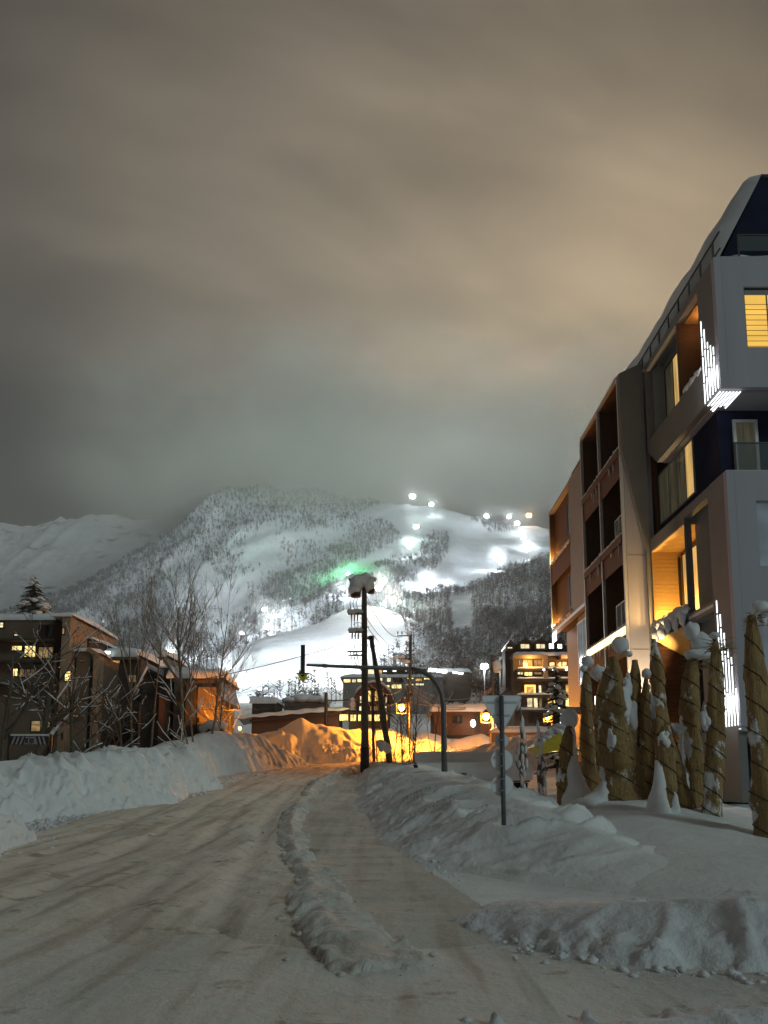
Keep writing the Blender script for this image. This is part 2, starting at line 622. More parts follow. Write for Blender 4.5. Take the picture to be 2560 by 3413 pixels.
# ------------------------------------------------------------------ woods on the slopes (far too many to count): small bare trees
def twig_template(rng, nb, conifer=False):
    """a small bare tree, 1 unit tall, of three-sided tapering limbs"""
    vs = []; fs = []

    def limb(a, b, r):
        d = (b - a).normalized(); s = d.orthogonal().normalized(); t = d.cross(s); n = len(vs)
        for k in range(3):
            an = 2.094 * k
            vs.append(a + (s * math.cos(an) + t * math.sin(an)) * r)
        vs.append(b)
        fs.extend([(n, n + 1, n + 3), (n + 1, n + 2, n + 3), (n + 2, n, n + 3)])
    limb(Vector((0, 0, -0.05)), Vector((rng.uniform(-.06, .06), rng.uniform(-.06, .06), 1)), 0.028)
    for k in range(nb):
        h = rng.uniform(0.22, 0.8); a = rng.uniform(0, 6.28); l = (1.0 - h) * rng.uniform(0.45, 0.75) + 0.08
        up = rng.uniform(0.35, 0.95)
        limb(Vector((0, 0, h)), Vector((math.cos(a) * l, math.sin(a) * l, h + l * up)), rng.uniform(0.02, 0.036))
    return np.array([tuple(v) for v in vs]), np.array(fs)


_rngt = random.Random(5)
TW = [twig_template(_rngt, nb) for nb in (7, 8, 9, 10, 8, 9)]


def forest(name, label, P, dens, count, hmin, hmax, mat, seed):
    """dens(px, py) -> probability; trees stand on the landform"""
    rs = np.random.RandomState(seed)
    nr, nc = P.shape[:2]
    u = rs.rand(count) * (nr - 1.001); v = rs.rand(count) * (nc - 1.001)
    i = u.astype(int); j = v.astype(int); fu = (u - i)[:, None]; fv = (v - j)[:, None]
    pos = (P[i, j] * (1 - fu) + P[i + 1, j] * fu) * (1 - fv) + (P[i, j + 1] * (1 - fu) + P[i + 1, j + 1] * fu) * fv
    px, py = to_px(pos)
    keep = rs.rand(count) < dens(px, py, pos)
    pos = pos[keep]
    n = len(pos)
    hh = hmin + (hmax - hmin) * rs.rand(n) ** 1.5; rot = rs.rand(n) * 6.283; wid = 0.8 + 0.6 * rs.rand(n)
    typ = rs.randint(0, len(TW), n)
    VS = []; FS = []; b = 0
    for k, (tv, tf) in enumerate(TW):
        s = typ == k
        if not s.any(): continue
        c, sn = np.cos(rot[s])[:, None], np.sin(rot[s])[:, None]
        x = (tv[None, :, 0] * c - tv[None, :, 1] * sn) * (hh[s] * wid[s])[:, None]
        y = (tv[None, :, 0] * sn + tv[None, :, 1] * c) * (hh[s] * wid[s])[:, None]
        z = tv[None, :, 2] * hh[s][:, None]
        q = np.stack([x, y, z], -1) + pos[s][:, None, :]
        VS.append(q.reshape(-1, 3))
        m = s.sum()
        FS.append((tf[None] + (np.arange(m) * len(tv))[:, None, None] + b).reshape(-1, 3))
        b += m * len(tv)
    me = mesh_arrays(name, np.concatenate(VS), np.concatenate(FS))
    o = link(name, me, mat)
    return tag(o, label, 'woods', kind='stuff')


def inpoly(px, py, poly):
    px = np.asarray(px); py = np.asarray(py)
    c = np.zeros(px.shape, bool); n = len(poly)
    for i in range(n):
        x0, y0 = poly[i]; x1, y1 = poly[(i + 1) % n]
        if y0 == y1: continue
        t = ((y0 > py) != (y1 > py)) & (px < (x1 - x0) * (py - y0) / (y1 - y0) + x0)
        c ^= t
    return c


def twig_mat(name, dark, light, lo, hi, scale=0.35):
    m, nt, b = material(name)
    b.inputs['Roughness'].default_value = 0.9
    b.inputs['Specular IOR Level'].default_value = 0.1
    n = noise_node(nt, scale, 3.0, 0.7)
    nt.links.new(ramp(nt, n, [(lo, dark), (hi, light)]), b.inputs['Base Color'])
    return m


M['twigs_dark'] = twig_mat('bare twigs', (0.030, 0.027, 0.028), (0.30, 0.30, 0.32), 0.52, 0.75)
M['twigs_snowy'] = twig_mat('snowy twigs', (0.030, 0.028, 0.030), (0.55, 0.56, 0.60), 0.52, 0.74, 0.15)

RUN_UP = [(1310, 1660), (1460, 1670), (1640, 1720), (2100, 1760), (2100, 1840), (1840, 1850), (1700, 1890), (1560, 1960), (1460, 1985), (1350, 1990), (1290, 1960), (1420, 1910), (1420, 1860), (1330, 1850), (1180, 1920), (1120, 1915), (1260, 1840), (1340, 1800), (1300, 1740), (1180, 1720)]


def dens_main(px, py, P):
    n = fbm(P[:, 0] * 0.006, P[:, 1] * 0.006, 4, 77)
    streak = fbm((P[:, 0] * 0.8 + P[:, 1] * 0.5) * 0.02, (P[:, 1] - P[:, 0]) * 0.0025, 3, 78)
    d = sstep(0.34, 0.60, n) * 0.95 + sstep(0.45, 0.65, streak) * 0.45 + 0.5 * (1 - sstep(40, 150, py - np.interp(px, [640, 760, 900, 1200, 1330], [1660, 1634, 1628, 1664, 1684])))
    d = d + 0.35 * (1 - sstep(0, 120, py - np.interp(px, [130, 420, 600], [2010, 1860, 1750]))) * (px < 640)
    d = np.where(inpoly(px, py, [(540, 1880), (640, 1840), (820, 2010), (760, 2150), (640, 2100), (560, 1980)]), d * 0.22, d)
    d = np.where(inpoly(px, py, RUN_UP), 0.0, d)
    d = np.where(inpoly(px, py, [(1405, 1800), (1450, 1775), (1500, 1790), (1490, 1860), (1440, 1910), (1400, 1890)]), 1.0, d)
    d = np.where(inpoly(px, py, [(730, 2170), (900, 2080), (1040, 1990), (1110, 1945), (1330, 1900), (1400, 1920), (1330, 1990), (1180, 1990), (1090, 2060), (900, 2110), (800, 2150)]), 1.0, d)
    d = np.where(inpoly(px, py, [(1560, 1730), (1640, 1725), (1730, 1750), (1720, 1772), (1640, 1780)]), 0.8, d)
    return np.clip(d, 0, 1)


forest('mountainside_wood', 'bare snowy wood over the mountain face', P_main, dens_main, 48000, 5, 12, M['twigs_snowy'], 1)


def dens_hill(px, py, P):
    n = fbm(P[:, 0] * 0.012, P[:, 1] * 0.012, 3, 57)
    return np.clip(0.45 + 1.2 * (n - 0.35), 0, 1) * (~inpoly(px, py, [(1500, 1985), (1570, 1985), (1580, 2120), (1510, 2120)])) + 0.0


forest('hillside_wood', 'dark bare wood on the hill below the upper run', P_hill, dens_hill, 19000, 5, 11, M['twigs_dark'], 2)


def dens_low(px, py, P):
    a = inpoly(px, py, [(1330, 2040), (1440, 2080), (1640, 2230), (1640, 2420), (1200, 2420), (1260, 2200), (1360, 2150)])
    b = inpoly(px, py, [(830, 2330), (960, 2275), (1100, 2270), (1140, 2330), (1100, 2420), (840, 2420)])
    c = inpoly(px, py, [(300, 2280), (560, 2230), (760, 2160), (790, 2165), (700, 2230), (640, 2300), (760, 2400), (560, 2440), (300, 2440)])
    return 0.8 * a + 0.5 * b + 0.30 * c


forest('run_side_wood', 'bare trees along the edge of the lower ski run', P_low, dens_low, 5000, 3.5, 8.5, M['twigs_dark'], 3)

# ------------------------------------------------------------------ floodlights on the runs
M['flood_lens'] = emitter('floodlight lens', (0.93, 1.0, 0.97), 60.0)
M['flood_lens_warm'] = emitter('sodium floodlight lens', (1.0, 0.55, 0.12), 60.0)


FLOOD = 0.95
BEAM = 0.078


def floodlight(px, py, foot, power, label, col=(0.86, 1.0, 0.96), size=1.0, lens='flood_lens', names=('low', 'hill', 'main'), radius=1.2, beam=1.0):
    """pole stands where the pixel (px, py+foot) meets the slope; the head is at (px, py)"""
    p = hit(px, py + foot, names)
    if p is None:
        return None
    top = V(px, py, p.y)
    h = max(5.0, top.z - p.z)
    t = thing('floodlight', label, 'floodlight', p, 'floodlights on the ski runs')
    MB().tube([p - Vector((0, 0, 1)), p + Vector((0, 0, h))], [0.22, 0.14], 6).build('pole', M['grey_metal'], t)
    r = 1.55 * size * p.y / 735.0
    c = p + Vector((0, 0, h))
    MB().box(c.x - 1.4 * r, c.x + 1.4 * r, c.y - 0.1 * r, c.y + 0.3 * r, c.z - 0.2 * r, c.z).build('crossarm', M['grey_metal'], t)
    for k in (-1, 1):
        MB().blob((c.x + k * 0.45 * r, c.y - 0.5 * r, c.z + 0.6 * r), r * 1.0, r * 0.6, r * 1.1, 1, 0.0, 10, 6).build('lamp_head', M[lens], t, True)
    # a bare glare in every direction and the beam thrown up the slope
    for kind_ in ('POINT', 'SPOT'):
        ld = bpy.data.lights.new('flood', kind_)
        ld.energy = power * (FLOOD if kind_ == 'POINT' else BEAM * beam); ld.color = col; ld.shadow_soft_size = radius
        lo = bpy.data.objects.new('lamp', ld); COL.objects.link(lo)
        lo.parent = t
        lo.location = Vector((0, -2.5, h + 3.0))
        if kind_ == 'SPOT':
            ld.spot_size = math.radians(165); ld.spot_blend = 0.5
            lo.rotation_euler = Vector((0, 0.93, 0.05)).to_track_quat('-Z', 'Y').to_euler()
            ld.use_nodes = True
            ln = ld.node_tree.nodes; em = ln['Emission']; lf = ln.new('ShaderNodeLightFalloff')
            lf.inputs['Strength'].default_value = 1.0
            ld.node_tree.links.new(lf.outputs['Linear'], em.inputs['Strength'])
    return t


GREEN = (0.62, 1.0, 0.80)
FL = [  # pixel x, pixel y, foot offset, power (kW), label, colour, size
    (1375, 1659, 34, 150, 'greenish floodlight at the crest of the upper run', (0.80, 1.0, 0.88), 1.3),
    (1438, 1684, 34, 160, 'floodlight on a pole just below the crest of the upper run', None, 1.0),
    (1622, 1724, 24, 160, 'floodlight beside the dark copse at the top right of the run', None, 1.1),
    (1697, 1726, 28, 140, 'floodlight standing over the dark copse on the skyline', None, 1.0),
    (1724, 1748, 26, 140, 'floodlight in front of the dark copse on the skyline', None, 1.1),
    (1387, 1760, 38, 190, 'floodlight on a tall pole by the shadowed roll of the upper run', GREEN, 1.2),
    (1364, 1826, 30, 150, 'floodlight at the narrow neck of the run beside the copse', None, 1.1),
    (1745, 1795, 34, 190, 'floodlight on the upper run above the wooded hill crest', None, 1.2),
    (1762, 1834, 30, 190, 'floodlight among bushes at the edge of the upper run', None, 1.2),
    (1658, 1868, 34, 200, 'floodlight on a pole at the wooded hill edge of the run', None, 1.2),
    (1427, 1936, 36, 90, 'small floodlight with two poles at the foot of the upper run', None, 0.7),
    (1143, 1964, 30, 60, 'small floodlight at the dark gully left of the lower hump', None, 0.8),
    (1160, 1914, 24, 110, 'small floodlight on the green lit mountainside', (0.12, 1.0, 0.32), 0.7),
    (1276, 1942, 60, 45, 'green tinged floodlight at the head of the lower run', GREEN, 1.5),
    (1262, 1966, 60, 40, 'yellow white floodlight close beside the green tinged one', (1.0, 0.97, 0.85), 1.4),
    (1309, 2003, 50, 70, 'floodlight beside the frosted bushes on the lower run', (1.0, 0.98, 0.88), 1.5),
    (880, 2034, 60, 26, 'tallest floodlight of the cluster left of the lower hump', None, 1.0),
    (903, 2060, 40, 20, 'lower floodlight of the cluster left of the lower hump', None, 1.0),
    (935, 2055, 40, 22, 'floodlight at the right of the cluster left of the lower hump', None, 1.0),
    (892, 2095, 26, 30, 'bright low floodlight at the shoulder of the lower hump', (1.0, 0.98, 0.9), 1.4),
    (807, 2114, 30, 14, 'small floodlight alone at the dark gully edge', None, 0.7),
    (568, 2178, 40, 55, 'floodlight shining behind the flat roofed apartments', None, 1.4),
    (762, 2227, 60, 40, 'tall white floodlight right of the dark gabled house', None, 1.0),
    (1147, 2206, 70, 55, 'floodlight above the signal arm on the lower run', (1.0, 1.0, 0.9), 1.4),
    (1188, 2145, 40, 45, 'floodlight behind the utility pole wires on the lower run', None, 1.1),
    (866, 2310, 30, 12, 'small floodlight low down by the village edge of the run', None, 0.8),
]
for (px, py, ft, pw, lab, col, size) in FL:
    floodlight(px, py, ft, pw * 1000, lab, col or (0.87, 0.95, 1.0), size, beam=2.3 if py > 2130 else 1.0)
floodlight(1763, 1722, 34, 90000, 'orange sodium floodlight on the skyline above the upper run', (1.0, 0.55, 0.15), 1.2, 'flood_lens_warm')
# ------------------------------------------------------------------ road, pavement and snow banks
def polyline_sd(x, y, pts):
    """signed distance (left of travel < 0), parameter-interpolated extra columns"""
    pts = np.asarray(pts, float)
    best = np.full(x.shape, 1e9); sd = np.zeros(x.shape)
    ex = np.zeros(x.shape + (pts.shape[1] - 2,)); arc = np.zeros(x.shape)
    lr = np.zeros(x.shape)
    acc = 0.0
    for k in range(len(pts) - 1):
        a = pts[k, :2]; b = pts[k + 1, :2]; d = b - a; L = np.hypot(*d)
        tu = ((x - a[0]) * d[0] + (y - a[1]) * d[1]) / (L * L)
        t = np.clip(tu, 0, 1)
        ta = np.clip(tu, -9 if k == 0 else 0, 9 if k == len(pts) - 2 else 1)
        qx = x - (a[0] + t * d[0]); qy = y - (a[1] + t * d[1])
        dist = np.hypot(qx, qy); m = dist < best
        side = np.sign(d[0] * qy - d[1] * qx) * -1.0
        perp = -(d[0] * qy - d[1] * qx) / L
        lr = np.where(m, 0.5 + 0.5 * perp / np.maximum(dist, 1e-6), lr)
        best = np.where(m, dist, best); sd = np.where(m, side * dist, sd); arc = np.where(m, acc + ta * L, arc)
        e = pts[k, 2:] * (1 - t[..., None]) + pts[k + 1, 2:] * t[..., None]
        ex = np.where(m[..., None], e, ex)
        acc += L
    return sd, ex, arc, acc, lr


# the road bends left a little, climbs, then turns right behind the utility pole
ROAD = [(-2.6, -14), (-3.3, 0), (-4.3, 10), (-5.2, 18), (-6.0, 25), (-6.3, 32), (-6.2, 40), (-5.0, 49), (-2.2, 56.5), (3.0, 61), (12, 64), (26, 66)]


def chaikin(p, n=2):
    for _ in range(n):
        q = [p[0]]
        for a, b in zip(p[:-1], p[1:]):
            q.append(tuple(0.75 * np.array(a) + 0.25 * np.array(b))); q.append(tuple(0.25 * np.array(a) + 0.75 * np.array(b)))
        q.append(p[-1]); p = q
    return p


ROAD_S = chaikin(ROAD)


def strip(center, w0, w1, step_s, step_w, zfun):
    c = np.array(center, float)
    seg = np.hypot(*np.diff(c, axis=0).T); s = np.concatenate([[0], np.cumsum(seg)])
    n = int(s[-1] / step_s) + 1
    t = np.linspace(0, s[-1], n)
    cx = np.interp(t, s, c[:, 0]); cy = np.interp(t, s, c[:, 1])
    dx = np.gradient(cx); dy = np.gradient(cy); L = np.hypot(dx, dy); nx, ny = dy / L, -dx / L
    m = int((w1 - w0) / step_w) + 1
    w = np.linspace(w0, w1, m)
    X = cx[:, None] + nx[:, None] * w; Y = cy[:, None] + ny[:, None] * w
    Z = zfun(X, Y, np.broadcast_to(w, X.shape), np.broadcast_to(t[:, None], X.shape))
    return np.stack([X, Y, Z], -1)


def road_z(X, Y, w, t):
    z = G(X, Y) + 0.02
    rut = 0.0
    for c, a in ((-2.1, .085), (-0.7, .08), (0.9, .075), (2.2, .075)):
        cc = c + 0.25 * (fbm(t * 0.05, 0 * t + c, 2, 5) - 0.5)
        rut = rut - a * np.exp(-((w - cc) / 0.26) ** 2) * (0.4 + 0.9 * fbm(t * 0.2, w * 0.4, 2, 8))
    z = z + rut + 0.05 * (fbm(X * 1.1, Y * 0.6, 4, 12) - 0.5) + 0.030 * (ridged((X * 0.9 + Y * 0.43) * 2.2, (Y * 0.9 - X * 0.43) * 1.5, 2, 14) - 0.5) + 0.030 * (fbm((X * 0.8 + Y * 0.6) * 3.7, (Y * 0.8 - X * 0.6) * 3.7, 3, 15, 0.7) - 0.5) * sstep(0.35, 0.6, fbm(X * 0.5, Y * 0.3, 2, 16))
    z = z + 0.04 * (np.abs(w) / 3.4) ** 2 - 0.11 * (1 - sstep(6.0, 10.5, Y))
    return z


def road_mat(name='packed snow road', tint=(1.0, 1.0, 1.0), wear=1.0):
    m, nt, b = material(name)
    b.inputs['Roughness'].default_value = 0.8
    b.inputs['Specular IOR Level'].default_value = 0.12
    n1 = noise_node(nt, 0.5, 6.0, 0.65, stretch=(1.0, 0.4, 1.0))
    tyre = noise_node(nt, 1.0, 3.0, 0.55, stretch=(3.0, 0.20, 1.0))     # long dirty wheel tracks
    patch = noise_node(nt, 1.5, 6.0, 0.74, stretch=(0.8, 0.9, 1.0))                 # broken crust, sand showing
    grit = noise_node(nt, 14.0, 4.0, 0.7)
    col = ramp(nt, n1, [(q, tuple(a * t_ for a, t_ in zip(c_, tint))) for q, c_ in ((0.30, (0.59, 0.545, 0.48)), (0.50, (0.72, 0.68, 0.61)), (0.70, (0.81, 0.785, 0.735)))])
    for src, stops, c in ((tyre, [(0.50, (0, 0, 0)), (0.68, (0.72 * wear,) * 3)], (0.40, 0.335, 0.262)),
                          (patch, [(0.57, (0, 0, 0)), (0.66, (0.85 * wear,) * 3)], (0.30, 0.245, 0.185)),
                          (grit, [(0.64, (0, 0, 0)), (0.74, (0.7 * wear,) * 3)], (0.26, 0.21, 0.16))):
        mx = nd(nt, 'ShaderNodeMix', data_type='RGBA')
        nt.links.new(ramp(nt, src, stops), mx.inputs[0])
        nt.links.new(col, mx.inputs[6]); mx.inputs[7].default_value = (*c, 1)
        col = mx.outputs[2]
    nt.links.new(col, b.inputs['Base Color'])
    add_bump(nt, b, patch, 0.8, 0.07)
    add_bump(nt, b, noise_node(nt, 6.0, 6.0, 0.7), 0.7, 0.035)
    if wear > 0.9:
        add_bump(nt, b, tyre, 0.35, 0.04)
    return m


M['road'] = road_mat()
P = strip(ROAD_S, -3.6, 3.4, 0.075, 0.065, road_z)
me = mesh_arrays('road', P, grid_faces(*P.shape[:2])[:, ::-1]); smooth(me)
tag(link('road', me, M['road']), 'packed brown snow road climbing and bending right', kind='structure')

# junction in the foreground, swept by the plough
def junction_z(X, Y):
    return G(X, Y) + 0.012 + 0.05 * (fbm(X * 0.8, Y * 1.4, 4, 41) - 0.5) + 0.02 * (ridged(X * 2.4, Y * 3.2, 3, 43) - 0.5)


jx = np.arange(-30, 30, 0.12); jy = np.arange(-6, 10.6, 0.10)
JX, JY = np.meshgrid(jx, jy)
JZ = junction_z(JX, JY) - 0.11 * sstep(5.5, 10.4, JY) - 0.16 * sstep(9.4, 10.5, JY) + 0.05 * (fbm(JX * 0.6, JY * 0.9, 4, 47) - 0.5) * sstep(6.0, 8, JY)
rs_, _, _, _, _ = polyline_sd(JX, JY, [(p[0], p[1]) for p in ROAD_S])
me = mesh_arrays('side_road', np.stack([JX, JY, JZ], -1), grid_faces(len(jy), len(jx))); smooth(me)
M['side_road'] = road_mat('swept snow', (1.02, 1.07, 1.16), 0.8)
tag(link('side_road', me, M['side_road']), 'swept snowy side road crossing in the foreground', kind='structure')

# pavement cleared by a blower, cross-ridged
WALK = [(0.60, 6.6), (0.45, 7.4), (0.05, 10), (-0.6, 14), (-1.3, 20), (-1.9, 26), (-2.15, 32), (-2.1, 38), (-1.9, 43), (-1.1, 49)]


def walk_z(X, Y, w, t):
    return G(X, Y) + 0.05 * sstep(0, 4, t) - 0.10 * (1 - sstep(0, 3.0, t)) + 0.075 * (ridged(t * 1.7 + 0.5 * fbm(X * 2, Y * 2, 2, 6), w * 0.22, 2, 51) - 0.5) + 0.03 * (fbm(X * 2, Y * 1.3, 3, 52) - 0.5)


P = strip(chaikin(WALK), -0.95, 1.15, 0.08, 0.08, walk_z)
me = mesh_arrays('pavement', P, grid_faces(*P.shape[:2])[:, ::-1]); smooth(me)
M['walk'] = road_mat('trodden snow', (0.86, 0.86, 0.88), 0.7)
tag(link('pavement', me, M['walk']), 'narrow trodden pavement between snow ridges', kind='structure')


def bank(name, label, crest, res, mat='snow', flute=0.10, crumble=0.12, seed=1, lobes=0.25, power=(1.6, 1.6), base=None, group=None, rag=0.35, cat='snow bank', fl=1.0, skew=0.0):
    """snow bank over a crest polyline of (x, y, height, width to the left, width to the right)"""
    c = np.array(crest, float)
    pad = max(c[:, 3].max(), c[:, 4].max()) + 0.6
    xs = np.arange(c[:, 0].min() - pad, c[:, 0].max() + pad, res)
    ys = np.arange(c[:, 1].min() - pad, c[:, 1].max() + pad, res)
    X, Y = np.meshgrid(xs, ys)
    sd, ex, arc, tot, lr = polyline_sd(X, Y, c)
    H, wl_, wr_ = ex[..., 0], ex[..., 1], ex[..., 2]
    w = wl_ * (1 - lr) + wr_ * lr
    w = w * (1 + rag * (fbm(arc * 0.55 + 7 * lr, arc * 0 + seed, 4, seed) - 0.5) * 2)
    t = np.abs(sd) / w
    p = power[0] * (1 - lr) + power[1] * lr
    prof = np.clip(1 - t ** p, -0.35, 1)
    Hh = H * (1 + lobes * (fbm(X * 0.32, Y * 0.32, 3, seed + 3) - 0.5) * 2)
    h = Hh * prof
    kk = max(1, int(0.30 * min(1.0, c[:, 2].max()) / res)); ker = np.hanning(2 * kk + 3); ker /= ker.sum(); pd = kk + 1
    h = np.apply_along_axis(lambda q: np.convolve(np.pad(q, pd, mode='edge'), ker, mode='valid'), 0, h)
    h = np.apply_along_axis(lambda q: np.convolve(np.pad(q, pd, mode='edge'), ker, mode='valid'), 1, h)
    mid = np.clip(4 * t * (1 - t), 0, 1) * sstep(-0.3, 1.4, arc) * sstep(-0.3, 1.4, tot - arc)
    # runnels down the sides, crumbs towards the foot
    h = h + flute * mid * (ridged((arc + skew * np.abs(sd)) * 1.9 * fl + 0.7 * fbm(X * 0.9, Y * 0.9, 2, seed + 5), np.abs(sd) * 0.35, 3, seed + 7, 0.42) ** 2.6 - 0.28) * 2
    foot = sstep(0.35, 0.95, t) * (prof > 0)
    cl = ridged(X * 3.3, Y * 3.3, 3, seed + 11) - 0.5 + 0.5 * (fbm(X * 5.5, Y * 5.5, 2, seed + 15) - 0.5)
    h = h + crumble * foot * cl * np.clip(H, 0.2, 1.2) * 1.9
    h = h + 0.05 * np.clip(H, 0.1, 1) * (fbm(X * 1.6, Y * 1.6, 3, seed + 13) - 0.5)
    h = np.where(prof <= -0.349, np.minimum(h, -0.2), h)
    Z = G(X, Y) + h
    nr, nc = X.shape
    F = grid_faces(nr, nc)
    hv = h.ravel()
    keep = hv[F].max(1) > -0.16
    F = F[keep]
    used = np.unique(F); remap = np.full(nr * nc, -1); remap[used] = np.arange(len(used))
    Vv = np.stack([X, Y, Z], -1).reshape(-1, 3)[used]
    me = mesh_arrays(name, Vv, remap[F]); smooth(me)
    o = link(name, me, M[mat])
    return tag(o, label, cat, group)


# right of the pavement: long bank with the sign, blunt rounded end at the junction
bank('snow_bank', 'long smooth snow bank with flowing runnels beside the pavement, road signs standing in it',
     [(4.5, 12.9, 0.34, 1.3, 1.3), (4.0, 13.8, 0.62, 1.9, 1.7), (3.35, 15.8, 0.98, 2.8, 2.1), (2.9, 18, 1.18, 2.9, 2.3), (2.5, 22, 1.22, 2.9, 2.6), (2.2, 26, 1.22, 3.1, 2.6), (2.0, 30, 1.18, 3.2, 2.6), (1.1, 36, 1.08, 2.5, 2.6), (0.1, 41, 0.90, 1.6, 2.6), (-0.6, 46, 0.75, 1.0, 2.2)],
     0.05, 'snow', flute=0.24, crumble=0.05, seed=21, lobes=0.08, power=(1.15, 1.7), fl=0.95, skew=-0.55, rag=0.12)
bank('snow_bank', 'low crumbled snow ridge along the junction in front of the wrapped trees',
     [(1.7, 8.6, 0.26, 0.9, 0.9), (2.5, 7.6, 0.42, 1.2, 1.0), (3.6, 7.2, 0.50, 1.4, 0.8), (5.5, 7.1, 0.55, 1.6, 0.8), (9, 7.2, 0.6, 1.6, 0.9), (14, 7.5, 0.6, 1.6, 0.9)],
     0.045, 'snow_clumpy', flute=0.10, crumble=0.30, seed=31, lobes=0.3, power=(2.2, 1.5), rag=0.25)
bank('snow_bank', 'small heap of ploughed lumps at the near edge of the side road',
     [(0.9, 4.80, 0.05, 0.3, 0.25), (2.0, 4.88, 0.12, 0.35, 0.3), (3.0, 4.95, 0.17, 0.4, 0.3), (4.4, 4.9, 0.17, 0.5, 0.3), (7, 4.8, 0.17, 0.5, 0.3)],
     0.035, 'snow_clumpy', flute=0.05, crumble=0.6, seed=33, lobes=0.5, power=(1.5, 1.3), rag=0.5)
bank('snow_ridge', 'low dirty snow ridge between the road and the pavement',
     [(-0.20, 6.9, 0.07, 0.40, 0.55), (-0.45, 7.8, 0.14, 0.36, 0.46), (-0.85, 9.5, 0.17, 0.36, 0.42), (-1.15, 12, 0.16, 0.36, 0.40), (-1.9, 16, 0.18, 0.38, 0.38), (-2.6, 21, 0.21, 0.38, 0.38), (-3.0, 26, 0.24, 0.4, 0.4), (-3.1, 28.5, 0.15, 0.35, 0.35)],
     0.035, 'snow_dirty', flute=0.08, crumble=0.5, seed=41, lobes=0.35, power=(1.5, 1.5), rag=0.4)
bank('snow_ridge', 'short dark snow ridge at the road edge near the utility pole',
     [(-3.3, 32, 0.2, 0.4, 0.4), (-3.2, 37, 0.42, 0.5, 0.5), (-2.7, 43, 0.5, 0.55, 0.55), (-1.9, 48, 0.5, 0.6, 0.6), (-0.6, 52, 0.5, 0.7, 0.7)],
     0.06, 'snow_dirty', flute=0.08, crumble=0.5, seed=43, lobes=0.4, power=(1.5, 1.5), rag=0.4)
# snow field with the wrapped trees, right of the long bank
bank('snow_mound', 'broad smooth snow mound under the straw wrapped trees',
     [(5.6, 13.8, 0.40, 2.2, 4.5), (5.9, 17, 0.80, 2.6, 4.8), (6.0, 19.5, 1.05, 2.6, 5.0), (6.2, 23, 0.95, 2.6, 5.0), (6.6, 27, 0.5, 2.5, 5.0)],
     0.08, 'snow', flute=0.03, crumble=0.0, seed=51, lobes=0.15, power=(1.8, 1.8), rag=0.1, cat='snow mound')
# left of the road
bank('snow_bank', 'rounded snow bank with a crumbling cut face beside the road opposite the low ridge',
     [(-10.5, 9, 1.6, 3.0, 2.9), (-10.4, 13, 1.7, 3.0, 2.7), (-10.2, 15.6, 1.55, 3.0, 2.2), (-9.9, 17.0, 0.95, 2.2, 1.6)],
     0.045, 'snow', flute=0.26, crumble=0.24, seed=61, lobes=0.12, power=(1.6, 2.6))
bank('snow_bank', 'tall fluted snow bank below the bare birches',
     [(-17, 23.5, 1.5, 3.5, 2.8), (-13.5, 25, 1.9, 3.4, 2.6), (-11.6, 27.5, 2.0, 3.2, 2.6), (-10.9, 31, 2.05, 3.0, 2.5), (-10.6, 35, 1.95, 3.0, 2.4), (-10.6, 38.5, 1.5, 2.6, 2.0)],
     0.055, 'snow', flute=0.42, crumble=0.24, seed=71, lobes=0.14, power=(1.6, 2.1))
bank('snow_bank', 'smooth snow mound partly lit orange beside the bend',
     [(-13, 46, 2.2, 3, 2.8), (-11.4, 49, 2.6, 3.2, 2.9), (-9.8, 52, 2.5, 3.0, 2.6), (-8.0, 55.5, 1.3, 2.6, 2.2)],
     0.09, 'snow', flute=0.22, crumble=0.22, seed=81, lobes=0.12, power=(1.7, 2.0))
bank('snow_pile', 'tall orange lit heap of ploughed snow at the road bend',
     [(-16, 63, 1.2, 4, 3), (-11.5, 65, 2.2, 4.5, 4.0), (-7.4, 66, 3.8, 4.8, 4.2), (-5.0, 67, 2.9, 4.5, 4.4), (-2.0, 69, 2.5, 4.2, 4.0), (1.5, 72, 2.4, 4, 4.0), (5, 75, 1.6, 4, 4)],
     0.11, 'snow', flute=0.45, crumble=0.45, seed=91, lobes=0.22, power=(1.15, 1.15), cat='snow pile', fl=0.45)
bank('snow_bank', 'broad snow field edge rising behind the ploughed heap',
     [(-34, 70, 1.6, 6, 5), (-20, 74, 2.2, 6, 5), (-10, 78, 2.4, 6, 5), (-2, 80, 2.6, 6, 5), (4, 82, 2.2, 6, 5)],
     0.2, 'snow', flute=0.2, crumble=0.1, seed=95, lobes=0.25, power=(1.6, 1.6), fl=0.4)
bank('snow_bank', 'orange lit snow slope in front of the low house',
     [(6.0, 60, 1.0, 5, 4), (10, 57, 2.2, 5, 4.5), (15, 54, 3.0, 6, 5), (22, 52, 3.2, 6, 5)],
     0.16, 'snow', flute=0.14, crumble=0.05, seed=97, lobes=0.12, power=(1.7, 1.7), fl=0.4)


